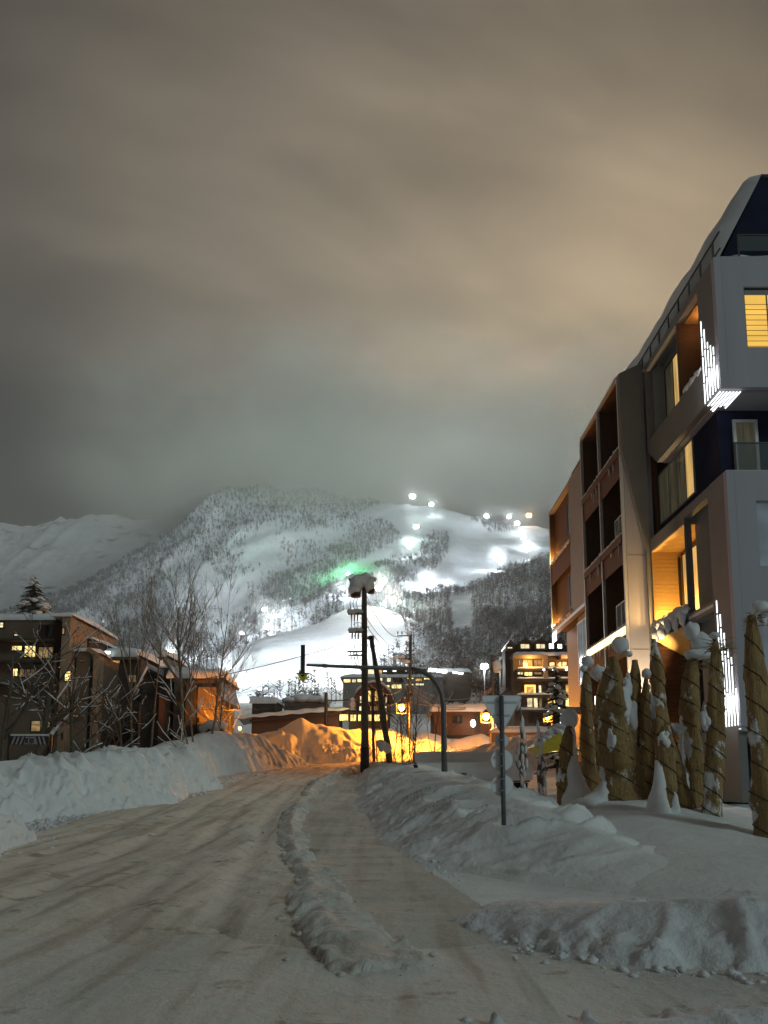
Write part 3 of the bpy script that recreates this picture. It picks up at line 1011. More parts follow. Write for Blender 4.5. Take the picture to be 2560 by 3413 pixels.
def clods(name, label, path, n, spread, rmin, rmax, seed, mat):
    """crumbs of snow thrown along a line"""
    rs = np.random.RandomState(seed)
    p = np.array(path, float); seg = np.hypot(*np.diff(p[:, :2], axis=0).T); cs = np.concatenate([[0], np.cumsum(seg)])
    t = rs.rand(n) * cs[-1]
    x = np.interp(t, cs, p[:, 0]) + rs.randn(n) * spread; y = np.interp(t, cs, p[:, 1]) + rs.randn(n) * spread
    r = rmin + (rmax - rmin) * rs.rand(n) ** 3
    z = G(x, y) + r * 0.25
    base = np.array([(1, 0, 0), (-1, 0, 0), (0, 1, 0), (0, -1, 0), (0, 0, 1), (0, 0, -1), (.6, .6, .5), (-.6, .6, .5), (.6, -.6, .5), (-.6, -.6, .5)], float)
    fc = np.array([(0, 2, 6), (2, 4, 6), (4, 0, 6), (1, 7, 2), (2, 7, 4), (4, 7, 1), (0, 8, 3), (3, 8, 4), (4, 8, 0), (1, 3, 9), (3, 4, 9), (4, 1, 9), (0, 5, 2), (2, 5, 1), (1, 5, 3), (3, 5, 0)])
    q = base[None] * (1 + 0.45 * (rs.rand(n, 10, 3) - 0.5)) * r[:, None, None] * np.array([1, 1, 0.75]) + np.stack([x, y, z], -1)[:, None]
    F = fc[None] + (np.arange(n) * 10)[:, None, None]
    me = mesh_arrays(name, q.reshape(-1, 3), F.reshape(-1, 3)); smooth(me)
    return tag(link(name, me, M[mat]), label, 'snow crumbs', kind='stuff')


clods('snow_crumbs', 'crumbs of snow scattered along the ridge by the pavement', [(-0.1, 6.9), (-0.8, 9), (-1.15, 12), (-1.9, 16), (-2.6, 21), (-3.0, 27)], 900, 0.33, 0.012, 0.07, 5, 'snow_dirty')
clods('snow_crumbs', 'crumbs of snow scattered before the crumbled ridge at the junction', [(1.2, 7.6), (2.2, 6.6), (3.4, 6.2), (5.5, 6.1), (9, 6.2)], 420, 0.22, 0.010, 0.06, 6, 'snow_clumpy')
clods('snow_crumbs', 'crumbs of snow at the near edge of the side road', [(0.6, 4.95), (3.0, 5.05), (7, 5.0)], 500, 0.16, 0.010, 0.05, 7, 'snow_clumpy')
clods('snow_crumbs', 'crumbs of snow along the foot of the left banks', [(-7.6, 10), (-7.9, 15), (-8.4, 18.5), (-10.4, 22.5), (-9.2, 26), (-8.5, 31), (-8.3, 37), (-8.9, 42), (-7.2, 52)], 1500, 0.30, 0.02, 0.11, 8, 'snow_clumpy')
clods('snow_crumbs', 'crumbs of snow along the foot of the pavement bank', [(1.0, 11.5), (0.7, 15), (0.0, 20), (-0.8, 26), (-1.0, 34), (-1.2, 42)], 500, 0.16, 0.012, 0.06, 9, 'snow')
# ------------------------------------------------------------------ main apartment building on the right
def plank_mat(name, c0, c1, scale=1.0, rough=0.55, axis=2):
    m, nt, b = material(name)
    b.inputs['Roughness'].default_value = rough
    st = [3.0, 3.0, 3.0]; st[axis] = 26.0
    n = noise_node(nt, 1.0 * scale, 5.0, 0.6, stretch=tuple(st))
    nt.links.new(ramp(nt, n, [(0.3, c1), (0.7, c0)]), b.inputs['Base Color'])
    add_bump(nt, b, n, 0.3, 0.006)
    return m


M['panel'] = simple('grey facade panel', (0.42, 0.41, 0.47), (0.37, 0.36, 0.42), rough=0.65, scale=1.6, bump=0.05, stretch=(1, 1, 0.10), detail=6.0)
M['panel_dark'] = simple('dark grey facade panel', (0.20, 0.195, 0.185), (0.17, 0.165, 0.16), rough=0.6, scale=0.8)
M['panel_mid'] = simple('mid grey facade panel', (0.26, 0.255, 0.25), (0.22, 0.22, 0.215), rough=0.6, scale=0.8)
M['navy'] = simple('navy blue wall', (0.020, 0.026, 0.055), (0.014, 0.018, 0.04), rough=0.9, scale=0.9, spec=0.08)
M['pale_trim'] = simple('pale metal trim', (0.62, 0.62, 0.62), (0.55, 0.55, 0.55), rough=0.4, metal=0.2, scale=5)
M['wood_brown'] = plank_mat('dark timber lining', (0.11, 0.050, 0.022), (0.06, 0.027, 0.012), rough=0.75)
M['wood_gold'] = plank_mat('golden timber lining', (0.56, 0.34, 0.11), (0.42, 0.24, 0.07), axis=2)
M['dark_frame'] = simple('dark window frame', (0.035, 0.03, 0.028), rough=0.4, metal=0.2, scale=9)
M['light_strip'] = emitter('white light strip', (0.90, 0.97, 1.0), 2.6)
M['warm_bulb'] = emitter('warm bulb', (1.0, 0.62, 0.18), 14.0)
M['slab_glow'] = emitter('glowing slab edge', (1.0, 0.85, 0.45), 1.6)


def glass(name, tint, emis=None, strength=0.0, vary=None, rough=0.06):
    m, nt, b = material(name)
    b.inputs['Base Color'].default_value = (*tint, 1)
    b.inputs['Roughness'].default_value = rough
    b.inputs['Specular IOR Level'].default_value = 0.9
    if emis:
        b.inputs['Emission Strength'].default_value = strength
        if vary:
            n = noise_node(nt, vary[0], 2.0, stretch=vary[2])
            nt.links.new(ramp(nt, n, [(0.35, tuple(c * vary[1] for c in emis)), (0.62, emis)]), b.inputs['Emission Color'])
        else:
            b.inputs['Emission Color'].default_value = (*emis, 1)
    return m


M['glass_dark'] = glass('dark window glass', (0.02, 0.023, 0.028))
M['glass_curtain'] = glass('curtained window glass', (0.10, 0.105, 0.09), (0.42, 0.36, 0.20), 0.10, (1.6, 0.2, (6, 6, 0.3)))
M['glass_warm'] = glass('warm lit window glass', (0.3, 0.2, 0.1), (1.0, 0.62, 0.20), 0.85, (0.8, 0.45, (3, 3, 0.4)))
M['glass_blind'] = glass('lit window with blind', (0.4, 0.3, 0.1), (1.0, 0.58, 0.10), 0.95, (0.9, 0.82, (0.3, 0.3, 2.0)))
M['glass_pale'] = glass('glass with painted reflection', (0.10, 0.13, 0.15), (0.5, 0.62, 0.7), 0.16, (0.6, 0.4, (1, 1, 1)))  # faint cold emission stands in for light reflected by the glass

XB = 13.0
apt = thing('apartment_building', 'modern grey apartment building with projecting box, timber lined balconies and white light slots', 'building', (XB + 5, 34, Gf(18, 34)))


def apart(mb, name, mat, sm=False):
    o = mb.build(name, M[mat], apt, sm)
    if name in ('icicles', 'ledge_snow', 'roof_snow'):
        tag(o, kind='stuff')          # lumps too small and run together to pick apart
    return o


def wall_cells(mb, axis, p0, p1, u0, u1, z0, z1, openings):
    """wall between planes p0 and p1 normal to axis ('x' or 'y') with rectangular openings (u0,u1,z0,z1)"""
    us = sorted({u0, u1, *[o[0] for o in openings], *[o[1] for o in openings]})
    zs = sorted({z0, z1, *[o[2] for o in openings], *[o[3] for o in openings]})
    for a, b in zip(us[:-1], us[1:]):
        for c, d in zip(zs[:-1], zs[1:]):
            mu, mz = (a + b) / 2, (c + d) / 2
            if any(o[0] < mu < o[1] and o[2] < mz < o[3] for o in openings):
                continue
            if axis == 'x': mb.box(p0, p1, a, b, c, d)
            else: mb.box(a, b, p0, p1, c, d)
    return mb


def window(parent, axis, p, u0, u1, z0, z1, pane='glass_dark', mull=(), trans=(), fr=0.06, depth=0.08, frame='dark_frame', inset=0.03):
    """window facing -axis at plane p: frame is the part, panes are its sub-parts"""
    mb = MB()

    def bx(a, b, c, d, q0, q1):
        if axis == 'x': mb.box(q0, q1, a, b, c, d)
        else: mb.box(a, b, q0, q1, c, d)
    bx(u0, u1, z1 - fr, z1, p, p + depth); bx(u0, u1, z0, z0 + fr, p, p + depth)
    bx(u0, u0 + fr, z0 + fr, z1 - fr, p, p + depth); bx(u1 - fr, u1, z0 + fr, z1 - fr, p, p + depth)
    for m in mull:
        u = u0 + (u1 - u0) * m; bx(u - fr * 0.35, u + fr * 0.35, z0 + fr, z1 - fr, p + 0.01, p + depth)
    for m in trans:
        z = z0 + (z1 - z0) * m; bx(u0 + fr, u1 - fr, z - fr * 0.3, z + fr * 0.3, p + 0.014, p + depth - 0.004)
    w = mb.build('window', M[frame], parent)
    cuts = [0.0, *mull, 1.0]
    for k, (a, b) in enumerate(zip(cuts[:-1], cuts[1:])):
        ua = u0 + (u1 - u0) * a + fr * 0.3; ub = u0 + (u1 - u0) * b - fr * 0.3
        mp = MB()
        pm = pane[k % len(pane)] if isinstance(pane, (list, tuple)) else pane
        if axis == 'x': mp.box(p + inset, p + inset + 0.02, ua, ub, z0 + fr * 0.5, z1 - fr * 0.5)
        else: mp.box(ua, ub, p + inset, p + inset + 0.02, z0 + fr * 0.5, z1 - fr * 0.5)
        mp.build('pane', M[pm], w)
    return w


def lamp(parent, loc, energy, col, radius=0.08, name='lamp', spot=None, aim=None, blend=0.6):
    ld = bpy.data.lights.new(name, 'SPOT' if spot else 'POINT')
    ld.energy = energy; ld.color = col; ld.shadow_soft_size = radius
    o = bpy.data.objects.new(name, ld); COL.objects.link(o)
    if parent is not None:
        o.parent = parent
        o.matrix_parent_inverse = Matrix.Translation(-parent_loc(parent))
    o.location = loc
    if spot:
        ld.spot_size = math.radians(spot); ld.spot_blend = blend
        o.rotation_euler = (Vector(aim) - Vector(loc)).to_track_quat('-Z', 'Y').to_euler()
    return o


WARM = (1.0, 0.58, 0.17)
YN = 26.7                     # near (front) face
# --- near block, side wall of the lower body
mb = MB(); wall_cells(mb, 'x', XB, XB + 0.30, 26.95, 34.72, 3.65, 13.40, [(28.36, 30.70, 8.75, 13.0), (30.76, 34.66, 8.85, 12.78), (30.76, 34.66, 0.9, 8.35), (28.36, 30.70, 3.66, 8.35)])
apart(mb, 'wall', 'panel_dark')
# smooth grey end pier and front panels of the lower body
zs = [3.65, 7.74, 9.9, 13.40]
apart(MB().box(XB - 0.004, XB + 0.3, YN, 26.95, 3.65, 13.40), 'corner_pier', 'panel')
FX1 = 22.0
fw = [V(2520, 1668, YN), V(2560, 1885, YN)]
wx0, wz1, wz0 = fw[0].x, fw[0].z, fw[1].z
w2 = V(2538, 2035, YN)
for a, b in zip(zs[:-1], zs[1:]):
    for c, d in ((XB + 0.3, wx0 + 0.6), (wx0 + 0.6, 18.0), (18.0, FX1)):
        ops = []
        if a < wz0 < b or a < wz1 < b or (wz0 < a and wz1 > b):
            ops.append((wx0, wx0 + 1.6, wz0, wz1))
        ops.append((w2.x, w2.x + 1.6, w2.z - 2.4, w2.z))
        ops2 = [(max(o[0], c), min(o[1], d), max(o[2], a), min(o[3], b)) for o in ops]
        ops2 = [o for o in ops2 if o[0] < o[1] and o[2] < o[3]]
        apart(wall_cells(MB(), 'y', YN, YN + 0.25, c + 0.006, d - 0.006, a + 0.006, b - 0.006, ops2), 'facade_panel', 'panel')
apart(MB().box(XB + 0.31, FX1, YN + 0.26, YN + 0.4, 3.7, 13.3), 'backing_wall', 'panel_dark')
window(apt, 'y', YN + 0.12, wx0, wx0 + 1.6, wz0, wz1, 'glass_pale', (0.5,), frame='pale_trim')
window(apt, 'y', YN + 0.12, w2.x, w2.x + 1.6, w2.z - 2.4, w2.z, 'glass_pale', (0.5,), frame='pale_trim')
# recessed grey bay with slit window
apart(MB().box(XB + 0.55, XB + 0.7, 28.3, 30.9, 3.66, 13.38), 'recess_wall', 'panel_mid')
window(apt, 'x', XB + 0.50, 28.50, 28.98, 9.5, 12.4, 'glass_dark')
apart(MB().box(XB + 0.3, XB + 0.56, 28.40, 30.66, 8.36, 8.74), 'floor_edge', 'panel_mid')
apart(MB().box(XB - 0.02, XB + 0.06, 28.37, 30.69, 8.50, 8.62), 'trim', 'pale_trim')
window(apt, 'x', XB + 0.50, 28.9, 29.9, 4.6, 7.7, 'glass_dark')
# golden timber balcony
apart(MB().box(XB + 1.5, XB + 1.65, 30.7, 34.8, 8.8, 13.3), 'balcony_back_wall', 'wood_gold')
for k in range(19):
    z = 8.86 + k * 0.2075
    apart(MB().box(XB + 0.02, XB + 1.5, 34.67 - 0.03, 34.67 + 0.03 - 0.001 * (k % 3), z, z + 0.198), 'plank', 'wood_gold')
for k in range(7):
    apart(MB().box(XB + 0.02 + k * 0.21, XB + 0.02 + k * 0.21 + 0.2, 30.78, 34.63, 12.74, 12.775), 'plank', 'wood_gold')
apart(MB().box(XB + 0.31, XB + 1.5, 30.74, 34.63, 12.79, 13.2), 'ceiling_core', 'panel_dark')
window(apt, 'x', XB + 1.30, 30.85, 34.3, 9.0, 12.5, ['glass_curtain', 'glass_warm', 'glass_warm'], (0.36, 0.70), fr=0.07)
window(apt, 'y', 34.55, XB + 1.30, XB + 1.31, 9.0, 12.5, 'glass_dark')
apart(MB().box(XB + 0.31, XB + 1.5, 30.75, 34.63, 8.40, 8.86), 'balcony_floor', 'wood_brown')
apart(MB().box(XB - 0.02, XB + 0.02, 30.77, 34.65, 8.37, 8.62), 'trim', 'dark_frame')
ul = apart(MB().tube([(XB + 0.55, 34.35, 8.88), (XB + 0.55, 34.35, 9.04)], 0.07, 8), 'uplight', 'warm_bulb')
lamp(ul, (XB + 0.5, 34.25, 9.2), 170, WARM, 0.06)
lamp(ul, (XB + 0.8, 32.6, 9.6), 260, WARM, 0.25)
# snow on the balcony lip with hanging curl
rng = random.Random(4)
mb = MB()
for k in range(9):
    y = 31.0 + k * 0.41
    mb.blob((XB + 0.10, y, 8.98 + 0.04 * rng.random()), 0.30, 0.34, 0.24 + 0.10 * rng.random(), k, 0.3, 10, 6)
    if k % 2 == 0:
        mb.blob((XB - 0.12, y + 0.1, 8.70 - 0.12 * rng.random()), 0.16, 0.20, 0.34, k + 40, 0.3, 8, 6)
apart(mb, 'ledge_snow', 'snow_roof', True)
# lower timber lined recess
apart(MB().box(XB + 1.5, XB + 1.65, 30.7, 34.8, 0.9, 8.36), 'recess_back_wall', 'wood_brown')
for k in range(36):
    z = 0.9 + k * 0.2
    apart(MB().box(XB + 0.02, XB + 1.5, 34.64, 34.70 - 0.001 * (k % 3), z, z + 0.19), 'plank', 'wood_brown')
apart(MB().add([(XB + 0.02, 30.78, 8.34), (XB + 0.02, 34.6, 8.34), (XB + 1.5, 34.6, 7.5), (XB + 1.5, 30.78, 7.5)], [(0, 1, 2, 3)]), 'soffit', 'wood_gold')
window(apt, 'x', XB + 1.40, 31.0, 33.8, 1.4, 7.3, 'glass_dark', (0.33, 0.66))
ul = apart(MB().tube([(XB + 0.9, 34.3, 2.0), (XB + 0.9, 34.3, 2.2)], 0.08, 8), 'uplight', 'warm_bulb')
lamp(ul, (XB + 0.9, 34.25, 2.5), 130, WARM, 0.08, spot=80, aim=(XB + 0.9, 34.5, 8))
# --- recessed navy storey
apart(wall_cells(MB(), 'x', XB + 0.6, XB + 0.75, 28.4, 34.9, 13.4, 16.76, [(30.7, 34.8, 14.15, 16.7)]), 'wall', 'navy')
window(apt, 'x', XB + 0.55, 30.72, 34.78, 14.15, 16.7, ['glass_warm', 'glass_curtain', 'glass_curtain', 'glass_curtain'], (0.22, 0.45, 0.7), fr=0.08, frame='panel_mid')
apart(wall_cells(MB(), 'y', 28.4, 28.55, XB + 0.75, FX1, 13.4, 16.76, []), 'wall', 'navy')
dl = V(2440, 1400, 28.35); dr = V(2522, 1400, 28.35)
window(apt, 'y', 28.30, dl.x, dr.x, 13.45, dl.z, 'glass_curtain', fr=0.12, frame='pale_trim')
apart(MB().box(XB + 0.1, FX1, 26.9, 28.35, 13.41, 13.5), 'terrace_snow', 'snow_roof')
# glass balustrade of the terrace
rl = V(2447, 1472, 26.9)
gr = MB().box(rl.x, FX1, 26.93, 26.97, rl.z - 0.05, rl.z)
for k in range(5):
    gr.box(rl.x + k * 1.6, rl.x + k * 1.6 + 0.06, 26.92, 26.98, 13.42, rl.z - 0.05)
gr = apart(gr, 'railing', 'dark_frame')


def clear_glass(name, col=(0.55, 0.62, 0.62), alpha=0.35):
    m, nt, b = material(name)
    b.inputs['Base Color'].default_value = (*col, 1)
    b.inputs['Roughness'].default_value = 0.05
    b.inputs['Alpha'].default_value = alpha
    b.inputs['Specular IOR Level'].default_value = 0.8
    return m


M['rail_glass'] = clear_glass('balustrade glass', (0.16, 0.19, 0.20), 0.45)
MB().box(rl.x + 0.07, FX1, 26.945, 26.955, 13.5, rl.z - 0.06).build('pane', M['rail_glass'], gr)
# --- projecting upper box
box_open = [(28.28, 30.47, 18.4, 21.86), (30.55, 34.30, 18.3, 21.9)]
mb = wall_cells(MB(), 'x', XB, XB + 0.3, 26.95, 33.4, 16.76, 22.2, [(28.28, 30.47, 18.4, 21.86), (30.55, 33.4, 18.3, 21.9)])
mb.prism([(XB, 33.4, 16.76), (XB, 34.5, 17.8), (XB, 34.5, 22.2), (XB, 34.3, 22.2), (XB, 34.3, 18.3), (XB, 33.4, 18.3)], (0.3, 0, 0))
mb.box(XB, XB + 0.3, 33.4, 34.3, 21.9, 22.2)
apart(mb, 'box_wall', 'panel_dark')
apart(MB().box(XB - 0.004, XB + 0.3, YN, 26.95, 16.76, 22.2), 'corner_pier', 'panel')
apart(MB().hexa([(XB + 0.3, YN + 0.3, 16.70), (FX1, YN + 0.3, 16.70), (FX1, 33.35, 16.70), (XB + 0.3, 33.35, 16.70), (XB + 0.3, YN + 0.3, 16.9), (FX1, YN + 0.3, 16.9), (FX1, 33.35, 16.9), (XB + 0.3, 33.35, 16.9)]), 'box_soffit', 'panel')
lw = V(2478, 955, YN); lwb = V(2487, 1157, YN)
for c, d in ((XB + 0.3, 15.75), (15.75, 18.5), (18.5, FX1)):
    ops = [(max(lw.x, c), min(lw.x + 2.6, d), lwb.z, lw.z)]
    ops = [o for o in ops if o[0] < o[1]]
    apart(wall_cells(MB(), 'y', YN, YN + 0.25, c + 0.006, d - 0.006, 16.76, 22.2, ops), 'facade_panel', 'panel')
apart(wall_cells(MB(), 'y', YN + 0.3, YN + 0.4, XB + 0.31, FX1, 16.95, 22.1, []), 'backing_wall', 'panel_dark')
wz = lw.z - (lw.z - lwb.z) * 0.11
window(apt, 'y', YN + 0.10, lw.x, lw.x + 2.6, lwb.z, lw.z, 'glass_blind', (0.36, 0.72), fr=0.07)
bl = MB()
for k in range(9):
    z = lwb.z + 0.1 + k * 0.22
    bl.box(lw.x + 0.08, lw.x + 2.5, YN + 0.112, YN + 0.124, z, z + 0.022)
bl = apart(bl, 'blind', 'wood_gold')
MB().box(lw.x + 0.07, lw.x + 2.5, YN + 0.105, YN + 0.122, wz, lw.z - 0.07).build('blind_box', M['panel_mid'], bl)
# box recess: timber half and window half
apart(MB().box(XB + 1.3, XB + 1.4, 28.2, 30.6, 18.2, 22.0), 'recess_back_wall', 'wood_brown')
apart(MB().box(XB + 0.02, XB + 1.3, 30.42, 30.47, 18.4, 21.86), 'recess_side_wall', 'wood_brown')
apart(MB().box(XB + 0.31, XB + 1.3, 28.28, 30.42, 21.82, 21.90), 'recess_ceiling', 'wood_gold')
apart(MB().box(XB + 0.31, XB + 1.3, 28.28, 30.47, 18.25, 18.42), 'recess_floor', 'wood_brown')
window(apt, 'x', XB + 1.2, 28.35, 29.5, 18.5, 21.4, 'glass_warm', fr=0.08, frame='wood_brown')
lamp(apart(MB().tube([(XB + 0.9, 29.6, 21.74), (XB + 0.9, 29.6, 21.81)], 0.07, 8), 'downlight', 'warm_bulb'), (XB + 0.8, 29.6, 21.5), 14, (1.0, 0.5, 0.2), 0.06)
apart(MB().box(XB + 0.75, XB + 0.85, 30.5, 34.35, 18.2, 22.0), 'recess_back_wall', 'panel_mid')
apart(MB().prism([(XB + 0.3, 34.2, 18.2), (XB + 0.75, 33.9, 18.2), (XB + 0.75, 33.9, 21.95), (XB + 0.3, 34.2, 21.95)], (0, 0.1, 0)), 'recess_side_wall', 'panel_mid')
apart(MB().box(XB + 0.3, XB + 0.75, 30.55, 34.2, 18.15, 18.3), 'window_sill', 'panel_mid')
window(apt, 'x', XB + 0.66, 30.7, 33.7, 18.45, 21.6, ['glass_curtain', 'glass_warm', 'glass_curtain'], (0.35, 0.66), fr=0.07)
mb = MB()
for k in range(5):
    mb.blob((XB + 0.2, 28.5 + k * 0.36, 18.45), 0.26, 0.3, 0.2 + 0.05 * (k % 2), k, 0.3, 10, 6)
apart(mb, 'ledge_snow', 'snow_roof', True)


# light slots: strips stepping up towards the back on the side, and across the soffit
def slots(z0, heights, n=6, pitch=0.235, w=0.062):
    for k in range(n):
        y = 26.86 + k * pitch
        top = z0 + heights[k]
        seg = [z0 + 0.06]
        r = random.Random(k * 7 + int(z0))
        while seg[-1] < top - 0.25:
            seg.append(min(top, seg[-1] + r.uniform(0.7, 1.6)))
        for a, b in zip(seg[:-1], seg[1:]):
            apart(MB().box(XB - 0.018, XB - 0.008, y, y + w, a, b - 0.08), 'light_strip', 'light_strip')
    for k in range(7):
        x = XB + 0.03 + k * 0.13
        l = random.Random(k + 3).uniform(0.9, 1.7)
        apart(MB().box(x, x + 0.05, 26.9, 26.9 + l, z0 - 0.085, z0 - 0.07), 'light_strip', 'light_strip')


slots(16.76, [1.1, 2.0, 2.3, 2.5, 3.2, 3.7])
slots(3.65, [1.5, 2.7, 3.1, 3.8, 4.5, 5.1])
# ground floor: dark void under the lower body with pale trim
apart(MB().box(XB + 0.1, FX1, YN + 0.05, 30.6, 3.48, 3.64), 'soffit', 'panel')
apart(MB().box(XB + 0.25, FX1, 28.2, 28.4, 0.2, 3.38), 'ground_floor_wall', 'navy')
apart(MB().box(XB + 0.15, FX1, 28.05, 28.19, 3.36, 3.46), 'trim', 'pale_trim')
apart(MB().box(XB + 0.02, XB + 0.24, 28.2, 34.7, 0.2, 3.4), 'ground_floor_wall', 'navy')
lamp(apt, (XB - 0.25, 27.4, 4.6), 60, (0.92, 0.97, 1.0), 0.3)
lamp(apt, (XB - 0.25, 27.4, 17.6), 40, (0.92, 0.97, 1.0), 0.3)
# --- folded panel and lit end wall of the left body
YE = 35.0
XL = 11.8
apart(MB().box(XL + 0.12, XB + 0.3, YE, YE + 0.2, 0.8, 22.1), 'end_wall', 'panel')
for z in (8.0, 12.7, 17.2):
    apart(MB().box(XL + 0.13, XB + 0.02, YE - 0.006, YE - 0.001, z, z + 0.02), 'joint', 'panel_dark')
apart(MB().prism([(XL, 34.92, 22.05), (XL, 34.92, 18.0), (12.80, 34.92, 13.0), (12.86, 34.92, 0.9), (XB + 0.0, 34.92, 0.9), (XB + 0.0, 34.92, 22.6), (12.95, 34.92, 22.6)], (0, -0.18, 0)), 'folded_panel', 'panel_dark')
ul = apart(MB().tube([(12.3, 34.5, 1.4), (12.3, 34.5, 1.7)], 0.1, 8), 'uplight', 'warm_bulb')
lamp(ul, (12.2, 34.1, 3.6), 5200, (1.0, 0.70, 0.36), 0.08, spot=44, aim=(12.25, 35.0, 14.0))
# --- left body: timber balconies in a thin pale frame
ZT = 22.0
levels = [18.2, 13.75, 9.1, 4.6]
bays = [(35.2, 38.55), (38.65, 42.0)]
for y in (35.02, 38.55, 42.0):
    apart(MB().box(XL - 0.03, XL + 0.12, y, y + 0.12, 3.2, ZT), 'frame_post', 'pale_trim')
apart(MB().box(XL - 0.03, XL + 0.12, 35.14, 42.0, ZT, ZT + 0.12), 'frame_beam', 'pale_trim')
apart(MB().box(XL + 1.75, XL + 1.9, 35.2, 42.1, 0.8, ZT), 'balcony_back_wall', 'wood_brown')
apart(MB().box(XL + 0.12, XL + 1.75, 35.2, 42.1, ZT - 0.08, ZT + 0.1), 'balcony_ceiling', 'wood_brown')
for z0, z1 in zip([levels[k] for k in range(4)], [ZT - 0.1] + [l - 0.3 for l in levels[:3]]):
    apart(MB().box(XL + 0.14, XL + 1.74, 38.56, 38.64, z0 + 0.12, z1), 'partition', 'wood_brown')
    apart(MB().box(XL + 0.14, XL + 1.74, 42.0, 42.09, z0 + 0.12, z1), 'partition', 'wood_brown')
rng = random.Random(8)
for li, z in enumerate(levels):
    for bi, (a, b) in enumerate(bays):
        apart(MB().box(XL + 0.02, XL + 1.74, a + 0.02, b - 0.02, z - 0.30, z + 0.11), 'balcony_floor', 'wood_brown')
        apart(MB().box(XL - 0.06, XL + 0.015, a + 0.02, b - 0.02, z - 0.28, z + 0.10), 'floor_edge', 'slab_glow' if li in (2, 3) else 'wood_brown')  # floor edges of the two lower levels glow
        # balcony front board (solid timber parapet) above the slab
        apart(MB().box(XL + 0.03, XL + 0.07, a + 0.02, b - 0.02, z - 1.35, z - 0.31), 'parapet', 'wood_brown')
        mb = MB()
        for k in range(7):
            y = a + 0.25 + k * (b - a - 0.5) / 6
            mb.blob((XL + 0.08, y, z + 0.14), 0.16, 0.30, 0.10 + 0.08 * rng.random(), k + li * 7 + bi, 0.3, 8, 6)
        apart(mb, 'ledge_snow', 'snow_roof', True)
        mb = MB()
        for k in range(3):
            y = a + rng.uniform(0.4, b - a - 0.4); l = rng.uniform(0.25, 0.7)
            mb.tube([(XL - 0.02, y, z - 0.28), (XL - 0.02, y, z - 0.28 - l)], [0.035, 0.004], 5)
        apart(mb, 'icicles', 'snow_roof', True)
        window(apt, 'x', XL + 1.62, a + 0.3, a + 1.9, z + 0.3, z + 2.8, 'glass_dark', (0.5,), fr=0.07)
window(apt, 'x', XL + 0.10, 35.3, 36.9, 9.4, 10.6, 'rail_glass', (0.5,), fr=0.05, frame='pale_trim')
window(apt, 'x', XL + 0.10, 35.3, 36.6, 13.95, 15.0, 'rail_glass', (0.5,), fr=0.05, frame='pale_trim')
window(apt, 'x', XL + 0.10, 38.8, 40.0, 4.9, 6.0, 'rail_glass', (0.5,), fr=0.05, frame='pale_trim')
lamp(apart(MB().tube([(XL + 0.5, 36.2, 8.7), (XL + 0.5, 36.2, 8.78)], 0.07, 8), 'downlight', 'warm_bulb'), (XL + 0.6, 36.2, 8.4), 60, WARM, 0.08)
lamp(apart(MB().tube([(XL + 0.5, 40.2, 4.72), (XL + 0.5, 40.2, 4.8)], 0.07, 8), 'uplight', 'warm_bulb'), (XL + 0.6, 40.2, 5.0), 40, WARM, 0.08)
# --- far body: hanging frame with two balconies, grey panel beside
XF = 12.0
apart(MB().box(XF, XF + 0.25, 42.75, 45.88, 12.3, 20.9), 'wall', 'panel_mid')
apart(MB().box(XF + 0.3, XF + 8, 42.7, 51.3, 12.25, 20.9), 'core', 'wood_brown')
apart(MB().box(XF - 0.04, XF + 0.3, 42.75, 51.44, 20.9, 21.05), 'frame_beam', 'panel_mid')
apart(MB().box(XF - 0.04, XF + 0.3, 42.75, 51.44, 12.10, 12.30), 'frame_beam', 'pale_trim')
apart(MB().box(XF - 0.04, XF + 0.0, 51.32, 51.44, 12.30, 20.9), 'frame_post', 'pale_trim')
apart(MB().box(XF + 0.0, XF + 1.3, 51.30, 51.42, 12.30, 20.9), 'recess_side_wall', 'wood_brown')
for z in (17.1, 12.4):
    mb = MB()
    for k in range(8):
        mb.blob((XF + 0.05, 46.2 + k * 0.66, z + 0.08), 0.16, 0.42, 0.16, k, 0.3, 8, 6)
    apart(mb, 'ledge_snow', 'snow_roof', True)
    apart(MB().box(XF - 0.02, XF + 0.28, 45.95, 51.28, z - 0.25, z + 0.02), 'balcony_floor', 'wood_brown')
    apart(MB().box(XF + 0.01, XF + 0.04, 45.95, 51.28, z - 1.5 if z > 15 else z - 0.28, z - 0.26), 'parapet', 'wood_brown')
    ul = apart(MB().tube([(XF + 0.12, 50.9, z + 0.04), (XF + 0.12, 50.9, z + 0.16)], 0.07, 8), 'uplight', 'warm_bulb')
    lamp(ul, (XF + 0.1, 50.8, z + 0.30), 150, WARM, 0.06)
for z in (13.0, 17.9):
    window(apt, 'x', XF + 0.24, 46.0, 47.4, z, z + 2.3, 'glass_dark', fr=0.08)
apart(MB().box(XF + 0.9, XF + 1.1, 42.8, 51, 3.0, 12.1), 'wall', 'panel_dark')
window(apt, 'x', XF + 0.2, 42.9, 45.6, 7.6, 11.6, 'glass_pale', (0.55,), fr=0.1, frame='pale_trim')
apart(MB().box(XF + 0.3, XF + 0.9, 42.85, 45.65, 7.3, 12.05), 'oriel', 'panel_dark')
# entrance canopy with a lit white edge
apart(MB().box(XF - 1.6, XF + 0.9, 43.2, 46.4, 5.9, 6.05), 'canopy', 'panel_dark')
apart(MB().box(XF - 1.66, XF - 1.61, 43.2, 46.4, 5.82, 6.1), 'glow_strip', 'light_strip')
apart(MB().box(XF - 1.6, XF - 1.5, 43.2, 43.3, 3.0, 5.9), 'canopy_post', 'light_strip')
for k in range(9):
    apart(MB().box(XF - 0.07, XF - 0.05, 50.0 + k * 0.15, 50.06 + k * 0.15, 11.4, 12.08), 'light_strip', 'light_strip')
